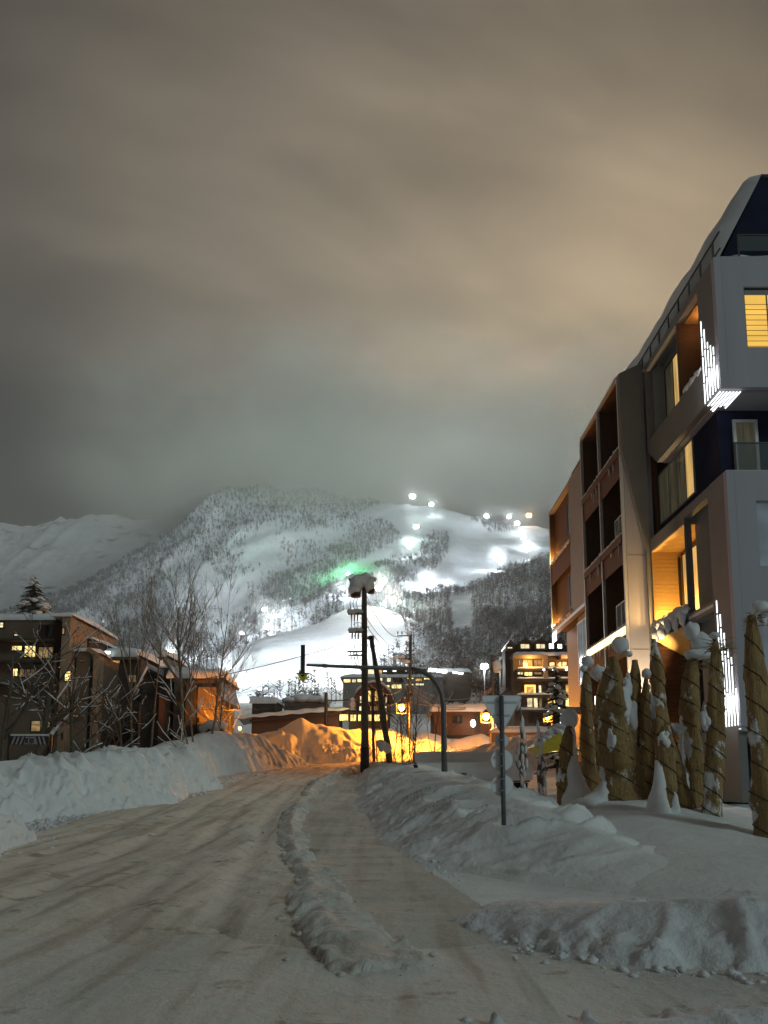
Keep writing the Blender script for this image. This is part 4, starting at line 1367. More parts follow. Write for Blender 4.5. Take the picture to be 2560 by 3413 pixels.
# warm wood and cold lit slits at the foot between the trees
apart(MB().box(XL + 0.1, XL + 0.3, 35.3, 42, 0.9, 4.2), 'wall', 'wood_gold')
for y, z0, z1 in ((40.6, 3.0, 6.4), (37.9, 4.6, 6.4)):
    apart(MB().box(XL - 0.06, XL - 0.03, y, y + 0.10, z0, z1), 'light_strip', 'light_strip')
lamp(apt, (XL - 0.7, 39.0, 2.6), 50, WARM, 0.15)
# --- roof: parapet rail, mansard penthouse with thick snow
apart(MB().box(XB + 0.05, FX1, YN + 0.05, 49, 22.2, 22.28), 'roof_slab', 'panel')
rp = MB().box(XB + 0.06, XB + 0.11, 26.3, 49.0, 22.95, 23.01).box(XB + 0.06, XB + 0.11, 26.3, 49.0, 22.26, 22.30)
rp = apart(rp, 'railing', 'dark_frame')
for k in range(20):
    MB().box(XB + 0.055, XB + 0.115, 26.85 + k * 1.15, 26.93 + k * 1.15, 22.30, 22.95).build('post', M['dark_frame'], rp)
    MB().box(XB + 0.08, XB + 0.09, 26.95 + k * 1.15, 27.98 + k * 1.15, 22.33, 22.92).build('pane', M['rail_glass'], rp)
rf = V(2445, 757, 29.6); rt = V(2532, 593, 29.6)
x0 = XB + 0.55
sec = [(x0 + 0.2, 22.3), (rt.x, rt.z), (FX1 + 3, rt.z + 0.1), (FX1 + 3, 22.3)]
apart(MB().prism([(x, 29.6, z) for x, z in sec], (0, 20.5, 0)), 'penthouse', 'navy')
fr = MB().box(rl.x + 0.6, FX1, 26.83, 26.88, 23.25, 23.31)
for k in range(4):
    fr.box(rl.x + 0.6 + k * 1.5, rl.x + 0.65 + k * 1.5, 26.83, 26.88, 22.28, 23.25)
fr = apart(fr, 'railing', 'dark_frame')
MB().box(rl.x + 0.66, FX1, 26.85, 26.86, 22.6, 23.24).build('pane', M['rail_glass'], fr)
mb = MB()
for k in range(6):
    mb.blob((XB + 1.5 + k * 0.9, 27.3, 22.38), 0.75, 0.4, 0.28, k, 0.25, 10, 6)
apart(mb, 'roof_snow', 'snow_roof', True)
# snow sheet on the mansard
nv, nu = 26, 60
tt = np.linspace(0, 1, nv); yy = np.linspace(29.45, 50.3, nu)
PX, PZ = [], []
TT, YY = np.meshgrid(tt, yy)
sx = np.where(TT < 0.8, x0 + (rt.x - x0) * TT / 0.8, rt.x + (TT - 0.8) / 0.2 * 3)
sz = np.where(TT < 0.8, 22.35 + (rt.z - 22.35) * TT / 0.8, rt.z + 0.05)
th = 0.36 + 0.50 * fbm(YY * 0.35, TT * 3.5, 3, 66) + 0.25 * np.sin(TT * 9 + YY * 0.3) * 0.4
th = th * sstep(0, 0.06, TT) * sstep(0, 0.9, YY - 29.45) ** 0.3
nrm = (-(rt.z - 22.35), (rt.x - x0)); nl = math.hypot(*nrm)
SX = sx + th * nrm[0] / nl; SZ = sz + th * np.maximum(nrm[1] / nl, 0.4)
me = mesh_arrays('roof_snow', np.stack([SX, YY, SZ], -1), grid_faces(nu, nv)); smooth(me)
link('roof_snow', me, M['snow_roof'], apt)
# hidden flank and rear so the building is solid from the side
apart(MB().box(XB + 1.7, FX1, 30.0, 50.0, 0.5, 22.1), 'core', 'panel_dark')
# ------------------------------------------------------------------ trees
def straw_mat():
    m, nt, b = material('straw matting')
    b.inputs['Roughness'].default_value = 0.85
    n = noise_node(nt, 1.0, 5.0, 0.65, stretch=(38.0, 38.0, 1.6))
    n2 = noise_node(nt, 2.2, 3.0)
    c = ramp(nt, n, [(0.28, (0.15, 0.092, 0.038)), (0.55, (0.36, 0.235, 0.095)), (0.78, (0.50, 0.35, 0.165))])
    mx = nd(nt, 'ShaderNodeMix', data_type='RGBA', blend_type='MULTIPLY')
    mx.inputs[0].default_value = 0.6
    nt.links.new(c, mx.inputs[6])
    nt.links.new(ramp(nt, n2, [(0.3, (0.6, 0.6, 0.6)), (0.7, (1, 1, 1))]), mx.inputs[7])
    # snow blown into the matting
    ms = nd(nt, 'ShaderNodeMix', data_type='RGBA')
    n3 = noise_node(nt, 1.5, 7.0, 0.72, stretch=(1.0, 1.0, 0.6))
    nt.links.new(ramp(nt, n3, [(0.575, (0, 0, 0)), (0.625, (0.95, 0.95, 0.95))]), ms.inputs[0])
    nt.links.new(mx.outputs[2], ms.inputs[6]); ms.inputs[7].default_value = (0.80, 0.81, 0.83, 1)
    nt.links.new(ms.outputs[2], b.inputs['Base Color'])
    add_bump(nt, b, n, 0.7, 0.02)
    add_bump(nt, b, n3, 0.5, 0.10)
    return m


M['straw'] = straw_mat()
M['rope'] = simple('dark straw rope', (0.05, 0.035, 0.022), rough=0.9, scale=30)
M['bark'] = simple('grey brown bark', (0.13, 0.10, 0.075), (0.07, 0.055, 0.04), rough=0.9, scale=14, bump=0.5, bdist=0.02, stretch=(1, 1, 0.25))
M['birch'] = simple('birch bark', (0.26, 0.21, 0.16), (0.10, 0.08, 0.06), rough=0.85, scale=5, bump=0.3, stretch=(1, 1, 2.5))
M['needles'] = simple('dark needles', (0.05, 0.06, 0.035), (0.02, 0.028, 0.018), rough=0.9, scale=6)


def wrapped_tree(bp, tp, wb, wt, d, seed, label, caps=(), tuft=0, patches=(), drift=None, tiers=3, rope_step=0.62):
    """tree bound in straw mats: base and top as pixels at depth d, widths in pixels"""
    rng = random.Random(seed)
    B = V(bp[0], bp[1], d); T = V(tp[0], tp[1], d)
    s = d / FPX
    rb, rt = wb * s * 0.45, wt * s * 0.45
    t = thing('wrapped_tree', label, 'tree', (B.x, B.y, B.z), 'straw wrapped trees')
    h = T.z - B.z
    nr, ns = 46, 22
    b0 = B - Vector((0, 0, 0.6)); axis = T - b0
    vs, fs = [], []
    ph = [rng.uniform(0, 6.28) for _ in range(6)]

    def centre(u):
        return b0 + axis * u + Vector((0.10 * math.sin(u * 4 + ph[0]), 0, 0)) * (rb / 0.4)

    def rad(u, a):
        r = (rb + (rt - rb) * u ** 0.95) * (1 - 0.55 * max(0.0, (u - 0.86) / 0.14) ** 1.5)
        k = u * tiers
        r *= 1.0 + 0.20 * (1 - (k - math.floor(k))) ** 2 - 0.05
        r *= 1 + 0.13 * math.sin(2 * a + ph[1] + 3 * u) + 0.09 * math.sin(3 * a + ph[2] - 4 * u) + 0.06 * math.sin(5 * a + ph[3] + 9 * u) + 0.05 * math.sin(17 * u + ph[4])
        return r
    for i in range(nr):
        u = i / (nr - 1)
        c = centre(u)
        for k in range(ns):
            a = 2 * math.pi * k / ns
            r = rad(u, a) * (1 + rng.uniform(-0.05, 0.05))
            vs.append(c + Vector((math.cos(a) * r, math.sin(a) * r, rng.uniform(-0.015, 0.015))))
    for i in range(nr - 1):
        for k in range(ns):
            a = i * ns + k; b = i * ns + (k + 1) % ns
            fs.append((a, b, b + ns, a + ns))
    fs.append(tuple((nr - 1) * ns + k for k in range(ns)))
    MB().add(vs, fs).build('straw_wrap', M['straw'], t, True)
    # rope wound round in a slanting helix
    L = axis.length; pts = []
    turns = L / rope_step
    n = int(turns * 14)
    for i in range(n):
        u = 0.06 + 0.9 * i / n; a = -2 * math.pi * turns * i / n + ph[4]
        c = centre(u); r = rad(u, a) + 0.008
        pts.append(c + Vector((math.cos(a) * r, math.sin(a) * r, -0.30 * math.cos(a) * r)))
    MB().tube(pts, 0.013, 4).build('rope', M['rope'], t)
    # frayed straw ends
    if tuft:
        mb = MB()
        for k in range(60):
            a = rng.uniform(0, 6.28); l = rng.uniform(0.15, 0.4) * tuft
            p = T + Vector((math.cos(a) * rt * 0.8, math.sin(a) * rt * 0.8, rng.uniform(-0.25, 0.05)))
            q = p + Vector((math.cos(a) * l * 0.9 + 0.1 * l, math.sin(a) * l * 0.9, rng.uniform(-0.6, 0.45) * l))
            mb.tube([p, q], [0.012, 0.003], 3, cap=False)
        tag(mb.build('straw_tuft', M['straw'], t), kind='stuff')
    for k, (cx, cy, rx, ry) in enumerate(caps):
        c = V(cx, cy, d - 0.02 * k)
        mb = MB().blob(c, rx * s, rx * s * 0.95, ry * s, seed * 7 + k, 0.14, 18, 12)
        mb.build('snow_cap', M['snow_roof'], t, True)
    for k, (cx, cy, rx, ry) in enumerate(patches):
        u = np.clip((V(cx, cy, d).z - b0.z) / max(axis.z, 0.1), 0, 1)
        c = centre(u); rr = rad(u, -1.57)
        x = V(cx, cy, d).x
        dx = np.clip((x - c.x) / rr, -0.9, 0.9)
        p = Vector((x, c.y - rr * math.sqrt(1 - dx * dx) * 0.93, V(cx, cy, d).z))
        MB().blob(p + Vector((0, 0.03, 0)), rx * s, 0.085, ry * s, seed * 11 + k, 0.45, 22, 14).build('stuck_snow', M['snow_roof'], t, True)
    if drift:
        # wind-packed snow climbing one side
        side, hh, spread = drift
        mb = MB(); pts = []; rr = []
        for i in range(14):
            u = i / 13
            c = centre(0.08 + u * hh)
            off = side * (rad(0.08 + u * hh, 0) * 0.78) + side * spread * (1 - u) ** 2.6 * 0.45
            pts.append(Vector((c.x + off, c.y - 0.12 * (1 - u), b0.z + 0.05 + (hh * axis.z) * u)))
            rr.append(0.08 + spread * 0.85 * (1 - u) ** 2.1 + 0.06 * math.sin(u * 9 + ph[5]) * (1 - u) * u * 2 * spread)
        mb.tube(pts, rr, 16, jitter=lambda i, k: 1 + 0.09 * math.sin(i * 0.9 + k * 1.1 + ph[0]) + 0.05 * math.sin(i * 1.7 - k * 2.3))
        mb.build('snow_drift', M['snow'], t, True)
    return t


wrapped_tree((2545, 2825), (2518, 2050), 124, 50, 15.0, 1, 'thick straw wrapped trunk on the open mound with a hooded straw top', caps=[(2532, 2022, 27, 20), (2545, 2072, 10, 18)], tuft=0.6, tiers=4, rope_step=0.72)
wrapped_tree((2361, 2750), (2388, 2140), 80, 40, 17.6, 2, 'straight straw wrapped tree with a frayed straw tuft beside the light slots', caps=[(2382, 2118, 18, 11)], tuft=1.0, patches=[(2350, 2400, 12, 30)], rope_step=0.55)
wrapped_tree((2292, 2660), (2318, 2200), 108, 62, 19.0, 3, 'stout straw wrapped tree with two big glowing snow lumps on top', caps=[(2306, 2104, 25, 30), (2338, 2142, 34, 34), (2326, 2182, 44, 18)], tuft=0.8, patches=[(2345, 2380, 14, 30)], drift=(-1, 0.8, 0.35))
wrapped_tree((2062, 2660), (2058, 2190), 168, 62, 19.0, 4, 'widest straw wrapped tree with a large white patch stuck to its front', caps=[(2068, 2150, 27, 28), (2096, 2180, 14, 10)], patches=[(2072, 2345, 26, 62), (2085, 2300, 18, 40), (2095, 2385, 24, 44), (2030, 2480, 16, 40)], drift=(-1, 0.32, 0.8), rope_step=0.7)
wrapped_tree((2118, 2640), (2108, 2200), 70, 34, 19.8, 5, 'reddish straw wrapped trunk half hidden behind the widest one', tiers=2)
wrapped_tree((2200, 2640), (2174, 2130), 96, 30, 21.0, 6, 'tall bare topped straw wrapped tree behind the slim ones', tiers=4)
wrapped_tree((2160, 2610), (2156, 2262), 66, 26, 19.6, 7, 'slim straw wrapped tree topped by a small round snowball', caps=[(2155, 2246, 15, 18), (2163, 2290, 6, 10)], patches=[(2172, 2350, 12, 34)], rope_step=0.5)
wrapped_tree((2226, 2768), (2222, 2420), 66, 58, 17.0, 8, 'short snow plastered straw stump beside the leaning drift', patches=[(2238, 2690, 20, 40), (2212, 2470, 20, 26)], drift=(-1, 0.8, 0.75), tiers=2)
wrapped_tree((2272, 2690), (2238, 2408), 108, 40, 18.2, 18, 'squat straw wrapped bush with streaks of snow on its front', patches=[(2255, 2430, 24, 16), (2292, 2500, 10, 24)], tiers=2)
wrapped_tree((1974, 2580), (1950, 2222), 58, 36, 22.0, 9, 'dark straw wrapped tree hooded by an oval snow cap', caps=[(1959, 2206, 22, 20), (1946, 2228, 14, 12)], rope_step=0.6)
wrapped_tree((2004, 2580), (1998, 2264), 50, 36, 22.6, 10, 'straw wrapped tree carrying a large tilted snowball', caps=[(1996, 2244, 27, 26)])
wrapped_tree((1884, 2640), (1894, 2420), 62, 46, 20.0, 11, 'low straw wrapped tree almost buried by its own snow cone', caps=[(1898, 2392, 29, 32)], drift=(1, 0.95, 0.62), patches=[(1868, 2590, 14, 22)])


# ---- bare trees with real limbs
def branch_tree(rng, h, r0, levels=4, spread=0.55, up=0.35, lean=(0, 0), first=0.3, nkids=(5, 3, 3), droop=0.0):
    """returns list of (points, radii, level)"""
    out = []

    def grow(p, d, L, r, lev):
        n = 5 if lev == 0 else 4
        pts = [p]; rr = [r]; q = p.copy(); dd = d.copy()
        for i in range(n):
            dd = (dd + Vector((rng.uniform(-1, 1), rng.uniform(-1, 1), rng.uniform(-0.5, 0.7))) * (0.10 if lev == 0 else 0.20) + Vector((0, 0, up * 0.12 - droop * 0.2 * lev))).normalized()
            q = q + dd * (L / n); pts.append(q.copy()); rr.append(r * (1 - 0.72 * (i + 1) / n))
        out.append((pts, rr, lev))
        if lev >= levels - 1: return
        k = nkids[min(lev, len(nkids) - 1)]
        for i in range(k + (rng.random() < 0.5)):
            t = rng.uniform(first if lev == 0 else 0.25, 0.97)
            j = min(int(t * n), n - 1); f = t * n - j
            pp = pts[j].lerp(pts[j + 1], f); rad = rr[j] * (1 - f) + rr[j + 1] * f
            a = rng.uniform(0, 6.28)
            side = dd.orthogonal().normalized(); side = (side * math.cos(a) + dd.cross(side) * math.sin(a))
            nd_ = (dd * (1 - spread) + side * spread + Vector((0, 0, up * 0.3))).normalized()
            grow(pp, nd_, L * rng.uniform(0.38, 0.62) * (1.15 - 0.45 * t), max(rad * 0.62, 0.011), lev + 1)
    grow(Vector((0, 0, -0.5)), Vector((lean[0], lean[1], 1)).normalized(), h + 0.5, r0, 0)
    return out


def bare_tree(px, base_y, d, h, r0, seed, label, name='bare_tree', group=None, bark='bark', snow=0.5, zoff=0.0, base=None, **kw):
    rng = random.Random(seed)
    x = float(W(px, base_y, d)[0])
    z = Gf(x, d) + zoff if base is None else base
    t = thing(name, label, 'tree', (x, d, z), group)
    o = Vector((x, d, z))
    segs = branch_tree(rng, h, r0, **kw)
    tr, cr, sn = MB(), MB(), MB()
    for pts, rr, lev in segs:
        pts = [o + p for p in pts]
        if lev == 0: tr.tube(pts, rr, 8)
        else: cr.tube(pts, rr, 5 if lev == 1 else 3, cap=False)
        if 1 <= lev <= 2 and snow > 0:
            dv = (pts[-1] - pts[0]); fl = math.hypot(dv.x, dv.y) / (dv.length + 1e-6)
            if fl > 0.35 and rng.random() < snow * 1.4:
                k = rng.uniform(0.7, 1.3)
                sn.tube([p + Vector((0, 0, r * 0.9 + 0.02)) for p, r in zip(pts[1:], rr[1:])], [max(r * k, 0.012 + 0.012 * snow) * rng.uniform(0.7, 1.5) for r in rr[1:]], 5)
    tr.build('trunk', M[bark], t, True)
    cr.build('crown', M[bark], t)
    if sn.v: tag(sn.build('branch_snow', M['snow_roof'], t, True), kind='stuff')
    return t


GB = 'bare birches behind the tall snow bank'
for k, (px, d, h, r, sd, lab, kw) in enumerate([
    (446, 47, 11.5, 0.10, 1, 'left stem of the paired slender birches before the dark gabled house', dict(first=0.45, nkids=(9, 4, 3), spread=0.42, up=0.9)),
    (492, 47.5, 12.0, 0.09, 2, 'right stem of the paired slender birches with high fanning crown', dict(first=0.5, nkids=(9, 4, 3), spread=0.42, up=0.9)),
    (612, 46, 12.6, 0.13, 3, 'tallest bare birch with a broad round crown before the gabled house', dict(first=0.45, nkids=(13, 5, 4), spread=0.48, up=0.9)),
    (655, 46.5, 9.5, 0.08, 4, 'slim bare birch close to the tallest one', dict(first=0.5, nkids=(10, 5, 3), spread=0.4, up=0.9)),
    (684, 48, 11.0, 0.11, 5, 'bare birch leaning right over the orange lit gable wall', dict(first=0.45, nkids=(12, 5, 3), spread=0.5, up=0.9, lean=(0.10, 0))),
    (716, 50, 8.2, 0.08, 6, 'small spreading bare birch at the edge of the lit slope', dict(first=0.35, nkids=(9, 4, 3), spread=0.55, up=0.8, lean=(0.08, 0))),
    (640, 44.5, 5.2, 0.07, 7, 'short sapling with snow on its twigs between the birches', dict(first=0.3, nkids=(6, 3, 2), spread=0.6, up=0.5)),
    (762, 56, 7.0, 0.07, 19, 'thin wide bare tree in front of the floodlit run edge', dict(first=0.3, nkids=(9, 4, 3), spread=0.6, up=0.6)),
]):
    bare_tree(px, 2480, d, h * 0.87, r, sd, lab, 'birch_tree', GB, 'birch', snow=0.22 if k not in (6,) else 0.7, **kw)
GS = 'snow laden trees before the apartments'
for k, (px, d, h, r, sd, lab, kw) in enumerate([
    (110, 43, 7.4, 0.26, 11, 'big leaning snow laden tree with a pale slanted trunk by the striped board', dict(first=0.2, nkids=(10, 5, 3), spread=0.62, up=0.35, lean=(0.22, 0))),
    (250, 44, 5.4, 0.22, 12, 'wide snow laden tree with arching limbs below the lit window', dict(first=0.15, nkids=(10, 5, 3), spread=0.66, up=0.35)),
    (185, 45, 7.4, 0.16, 13, 'upright snow laden tree in front of the square tower', dict(first=0.2, nkids=(10, 5, 3), spread=0.6, up=0.5)),
    (15, 41, 7.0, 0.2, 14, 'snow laden tree at the end of the apartment row', dict(first=0.15, nkids=(10, 5, 3), spread=0.66, up=0.3)),
    (345, 46, 5.2, 0.14, 15, 'snow laden tree before the stacked balconies', dict(first=0.15, nkids=(10, 5, 3), spread=0.62, up=0.4)),
    (408, 45, 4.8, 0.12, 16, 'thin snow laden tree near the paired birches', dict(first=0.2, nkids=(9, 5, 3), spread=0.6, up=0.5)),
]):
    bare_tree(px, 2480, d, h, r, sd, lab, 'snowy_tree', GS, 'bark', snow=0.34, **kw)
# thin stems around the utility pole
GM = 'bare saplings by the utility pole'
for px, d, h, r, sd, lab, kw in [
    (1262, 50, 4.6, 0.05, 31, 'forked sapling close to the slanted brace pole', dict(first=0.2, nkids=(7, 4, 3), spread=0.5, up=0.7)),
    (1345, 46, 4.2, 0.06, 32, 'dense bare bush with many stems left of the gantry post', dict(first=0.08, nkids=(11, 5, 3), spread=0.55, up=0.7)),
    (1385, 44, 5.0, 0.06, 33, 'crooked sapling with snow clods right of the dense bush', dict(first=0.2, nkids=(7, 4, 3), spread=0.5, up=0.8)),
    (1310, 47, 3.6, 0.05, 34, 'low bare bush at the foot of the brace pole', dict(first=0.08, nkids=(11, 5, 3), spread=0.6, up=0.6)),
    (1444, 42, 4.4, 0.05, 35, 'thin crooked sapling leaning towards the gantry post', dict(first=0.3, nkids=(6, 4, 2), spread=0.5, up=0.8)),
]:
    bare_tree(px, 2560, d, h, r, sd, lab, 'sapling', GM, 'bark', snow=0.25, **kw)
# birch-like trunks between sign and wrapped trees
for px, d, h, r, sd, lab in [(1742, 25, 3.4, 0.10, 41, 'snow plastered multi stemmed trunk beside the round signs'), (1802, 24, 2.7, 0.09, 42, 'shorter snow plastered trunk next to the snow cone')]:
    x = float(W(px, 2640, d)[0]); z = Gf(x, d) + 0.3
    t = thing('pruned_tree', lab, 'tree', (x, d, z), 'snow plastered trunks')
    rng = random.Random(sd)
    for k in range(3):
        a = rng.uniform(0, 6.28); o = Vector((x + 0.12 * math.cos(a) * k, d + 0.1 * math.sin(a) * k, z - 0.4))
        pts = [o + Vector((0.05 * math.sin(i * 1.3 + k) * (1 + k), 0.04 * math.cos(i + k), i * (h + 0.4) / 8 * (1 - 0.2 * k))) for i in range(9)]
        MB().tube(pts, [r * (1 - 0.07 * i) * (1 - 0.25 * k) for i in range(9)], 8, jitter=lambda i, j: 1 + 0.15 * math.sin(i * 2.1 + j * 2.7)).build('stem', M['birch'], t, True)
        mb = MB()
        for i in range(9):
            p = pts[min(8, 1 + i)] if i < 8 else pts[8]
            mb.blob((p.x + rng.uniform(-.05, .07), p.y - r * 0.7, p.z + rng.uniform(-.1, .1)), r * 0.55, r * 0.5, rng.uniform(0.08, 0.22), i, 0.3, 8, 6)
        mb.build('stuck_snow', M['snow_roof'], t, True)


# conifers: snow-laden
def conifer(px, py_base, d, h, w, seed, label, base=None):
    rng = random.Random(seed)
    x = float(W(px, py_base, d)[0]); z = Gf(x, d) if base is None else base
    t = thing('snowy_conifer', label, 'tree', (x, d, z), 'snow laden conifers')
    MB().tube([(x, d, z - 0.5), (x, d, z + h)], [0.16, 0.03], 7).build('trunk', M['bark'], t)
    cr, sn = MB(), MB()
    n = int(h * 9)
    for k in range(n):
        u = 0.12 + 0.88 * k / n
        L = w * (1 - u) ** 0.62 * rng.uniform(0.7, 1.15) + 0.12
        a = k * 2.399 + rng.uniform(-.3, .3)
        p = Vector((x, d, z + h * u)); e = p + Vector((math.cos(a) * L, math.sin(a) * L, -0.35 * L))
        m = p.lerp(e, 0.55) + Vector((0, 0, 0.08 * L))
        sdir = Vector((-math.sin(a), math.cos(a), 0))
        for q0, q1 in ((p, m), (m, e)):
            for s_ in (-1, 0, 1):
                q2 = q1 + sdir * s_ * 0.35 * L
                cr.tube([q0, q2], [0.05 + 0.05 * L, 0.015], 4, cap=False)
        if rng.random() < 0.55:
            sn.blob(m + Vector((0, 0, 0.07)), 0.30 * L + 0.06, 0.30 * L + 0.06, 0.08 + 0.04 * L, k, 0.3, 8, 5)
            sn.blob(m.lerp(e, 0.6) + Vector((0, 0, 0.05)), 0.22 * L + 0.05, 0.22 * L + 0.05, 0.07 + 0.03 * L, k + 5, 0.3, 8, 5)
    cr.build('crown', M['needles'], t)
    tag(sn.build('branch_snow', M['snow_roof'], t, True), kind='stuff')
    return t


conifer(84, 2480, 74, 18.6, 4.6, 3, 'tall bushy snow laden conifer rising over the apartment roof')
conifer(1862, 2560, 40, 6.2, 1.1, 5, 'dark snow laden conifer at the foot of the building by the canopy')
# ------------------------------------------------------------------ street furniture
M['sign_back'] = simple('aluminium sign back with painted sheen', (0.90, 0.91, 0.97), (0.84, 0.85, 0.93), rough=0.5, metal=0.0, scale=5)  # pale colour stands in for lamplight the bare metal reflects
M['sign_rim'] = simple('sign rim', (0.62, 0.64, 0.70), rough=0.4, scale=6)
M['yellow'] = simple('yellow paint', (0.55, 0.42, 0.03), (0.42, 0.32, 0.02), rough=0.5, scale=8)
M['pole_paint'] = simple('weathered grey pole', (0.14, 0.145, 0.16), (0.09, 0.095, 0.105), rough=0.45, metal=0.4, scale=9)
M['concrete_pole'] = simple('dark concrete pole', (0.12, 0.115, 0.105), (0.075, 0.07, 0.065), rough=0.8, scale=6)
M['white_band'] = simple('white reflective band', (0.75, 0.77, 0.8), rough=0.35, scale=5)
M['wire'] = simple('black cable', (0.025, 0.025, 0.027), rough=0.6, scale=5)
M['wire_frost'] = simple('frosted cable', (0.30, 0.25, 0.21), (0.16, 0.13, 0.11), rough=0.7, scale=3)


def disc(mb, c, r, depth, n=32):
    c = Vector(c)
    return mb.prism([(c.x + r * math.cos(2 * math.pi * k / n), c.y, c.z + r * math.sin(2 * math.pi * k / n)) for k in range(n)][::-1], (0, depth, 0))


D = 15.0
s = D / FPX
pb = V(1681, 2832, D); pt = V(1671, 2320, D)
sg = thing('road_sign', 'road sign post seen from behind with a downward triangle and three round plates', 'sign', pb - Vector((0, 0, 0.0)))
MB().tube([pb - Vector((0, 0, 0.8)), pt], 0.048, 16).build('post', M['pole_paint'], sg, True)
MB().blob(pt, 0.05, 0.05, 0.02, 1, 0.0, 12, 6).build('post_cap', M['pole_paint'], sg, True)
tri = []
for (cx, cy), (a0, a1) in zip(((1614, 2326), (1730, 2326), (1672, 2432)), ((90, 210), (-30, 90), (210, 330))):
    c = V(cx, cy, D + 0.06); r = 0.045
    for k in range(7):
        a = math.radians(a0 + (a1 - a0) * (k / 6.0)) if cx != 1730 else math.radians(a1 + (a0 - a1) * (k / 6.0))
        tri.append((c, a, r))
order = tri[7:14] + tri[14:21][::-1] + tri[0:7][::-1]
pts = [(c.x + r * math.cos(a), D + 0.06, c.z + r * math.sin(a)) for c, a, r in order]
tp = MB().prism(pts, (0, 0.02, 0)).build('triangle_plate', M['sign_back'], sg)
cen = Vector((sum(p[0] for p in pts) / len(pts), 0, sum(p[2] for p in pts) / len(pts)))
rim = MB().tube([Vector(p) for p in pts] + [Vector(pts[0])], 0.009, 6)
rim.build('rim', M['sign_rim'], tp, True)
for py in (2340,):
    a = V(1622, py, D + 0.05); b = V(1724, py, D + 0.05)
    MB().bar(a, b, 0.02, 0.035).build('stiffener', M['sign_rim'], tp)
a = V(1645, 2384, D + 0.05); b = V(1700, 2384, D + 0.05)
MB().bar(a, b, 0.02, 0.035).build('stiffener', M['sign_rim'], tp)
for (cx, cy, r, br) in ((1673, 2468, 23, (2466,)), (1673, 2533, 36.5, (2513, 2553)), (1675, 2617, 36.5, (2596, 2635))):
    c = V(cx, cy, D + 0.06)
    pl = disc(MB(), c, r * s, 0.018).build('round_plate', M['sign_back'], sg)
    ring = [Vector((c.x + r * s * math.cos(2 * math.pi * k / 32), D + 0.062, c.z + r * s * math.sin(2 * math.pi * k / 32))) for k in range(33)]
    MB().tube(ring, 0.006, 6, cap=False).build('rim', M['sign_rim'], pl, True)
    for y in br:
        q = V(cx, y, D - 0.052)
        MB().box(q.x - 0.055, q.x + 0.055, D - 0.056, D + 0.05, q.z - 0.016, q.z + 0.016).build('bracket', M['grey_metal'], pl)
q = V(1680, 2790, D)
MB().tube([q - Vector((0, 0, 0.05)), q + Vector((0, 0, 0.05))], 0.0505, 16).build('reflective_band', M['white_band'], sg, True)

# overhead arrow on a bent arm marking the road edge
D = 30.0
path = [V(1483, 2640, D), V(1480, 2480, D), V(1478, 2350, D), V(1472, 2312, D), V(1456, 2278, D), V(1432, 2252, D), V(1402, 2236, D), V(1370, 2228, D)]
ga = thing('edge_marker_gantry', 'tall bent post with a long arm holding a downward arrow over the road edge', 'road marker', V(1483, 2625, D))
path[0].z -= 0.8
MB().tube(path, [0.125, 0.12, 0.115, 0.11, 0.105, 0.10, 0.095, 0.09], 12).build('post', M['pole_paint'], ga, True)
MB().tube([V(1372, 2228.5, D), V(1150, 2222, D), V(1022, 2216, D)], [0.085, 0.07, 0.055], 10).build('arm', M['pole_paint'], ga, True)
MB().tube([V(1090, 2219.5, D), V(1075, 2218.5, D)], 0.085, 10).build('arm_sleeve', M['pole_paint'], ga, True)
a0 = V(1010, 2150, D); a1 = V(1010, 2252, D)
st = MB().box(a0.x - 0.085, a0.x + 0.085, D - 0.06, D + 0.06, a1.z, a0.z).build('arrow_shaft', M['black_metal'], ga)
h0 = V(990, 2247, D); h1 = V(1029, 2247, D); h2 = V(1010, 2278, D)
hd = MB().prism([(h0.x, D - 0.09, h0.z), (h1.x, D - 0.09, h1.z), (h2.x, D - 0.09, h2.z)], (0, 0.03, 0)).build('arrow_head', M['yellow'], ga)
MB().prism([(h0.x - 0.02, D - 0.055, h0.z + 0.05), (h1.x + 0.02, D - 0.055, h1.z + 0.05), (h1.x + 0.02, D - 0.055, h1.z), (h0.x - 0.02, D - 0.055, h0.z)], (0, 0.04, 0)).build('arrow_cap', M['black_metal'], hd)
j0 = V(1001, 2249, D); j1 = V(1019, 2249, D); j2 = V(1010, 2258, D)
MB().prism([(j0.x, D - 0.094, j0.z), (j1.x, D - 0.094, j1.z), (j2.x, D - 0.094, j2.z)], (0, 0.003, 0)).build('arrow_notch', M['black_metal'], hd)

# ---- utility pole with transformers under a snow hood
D = 43.0
s = D / FPX
up = thing('utility_pole', 'dark utility pole by the bend with a snow hooded transformer and snowy crossarms', 'utility pole', V(1217, 2560, D))
MB().tube([V(1217, 2590, D), V(1216, 2400, D), V(1214, 1960, D)], [0.24, 0.21, 0.15], 14).build('pole', M['concrete_pole'], up, True)
MB().tube([V(1216, 2575, D), V(1216, 2492, D)], [0.27, 0.265], 14).build('pole_sleeve', M['black_metal'], up, True)
tx = MB().tube([V(1186, 1990, D), V(1186, 1955, D)], [0.32, 0.32], 14).build('transformer', M['black_metal'], up, True)
MB().tube([V(1186, 1955, D), V(1186, 1950, D)], [0.34, 0.2], 14).build('lid', M['black_metal'], tx, True)
MB().tube([V(1236, 1978, D), V(1236, 1948, D)], [0.22, 0.22], 12).build('transformer', M['black_metal'], up, True)
MB().bar(V(1163, 1932, D), V(1256, 1932, D), 0.12).build('crossarm', M['black_metal'], up)
cap = MB()
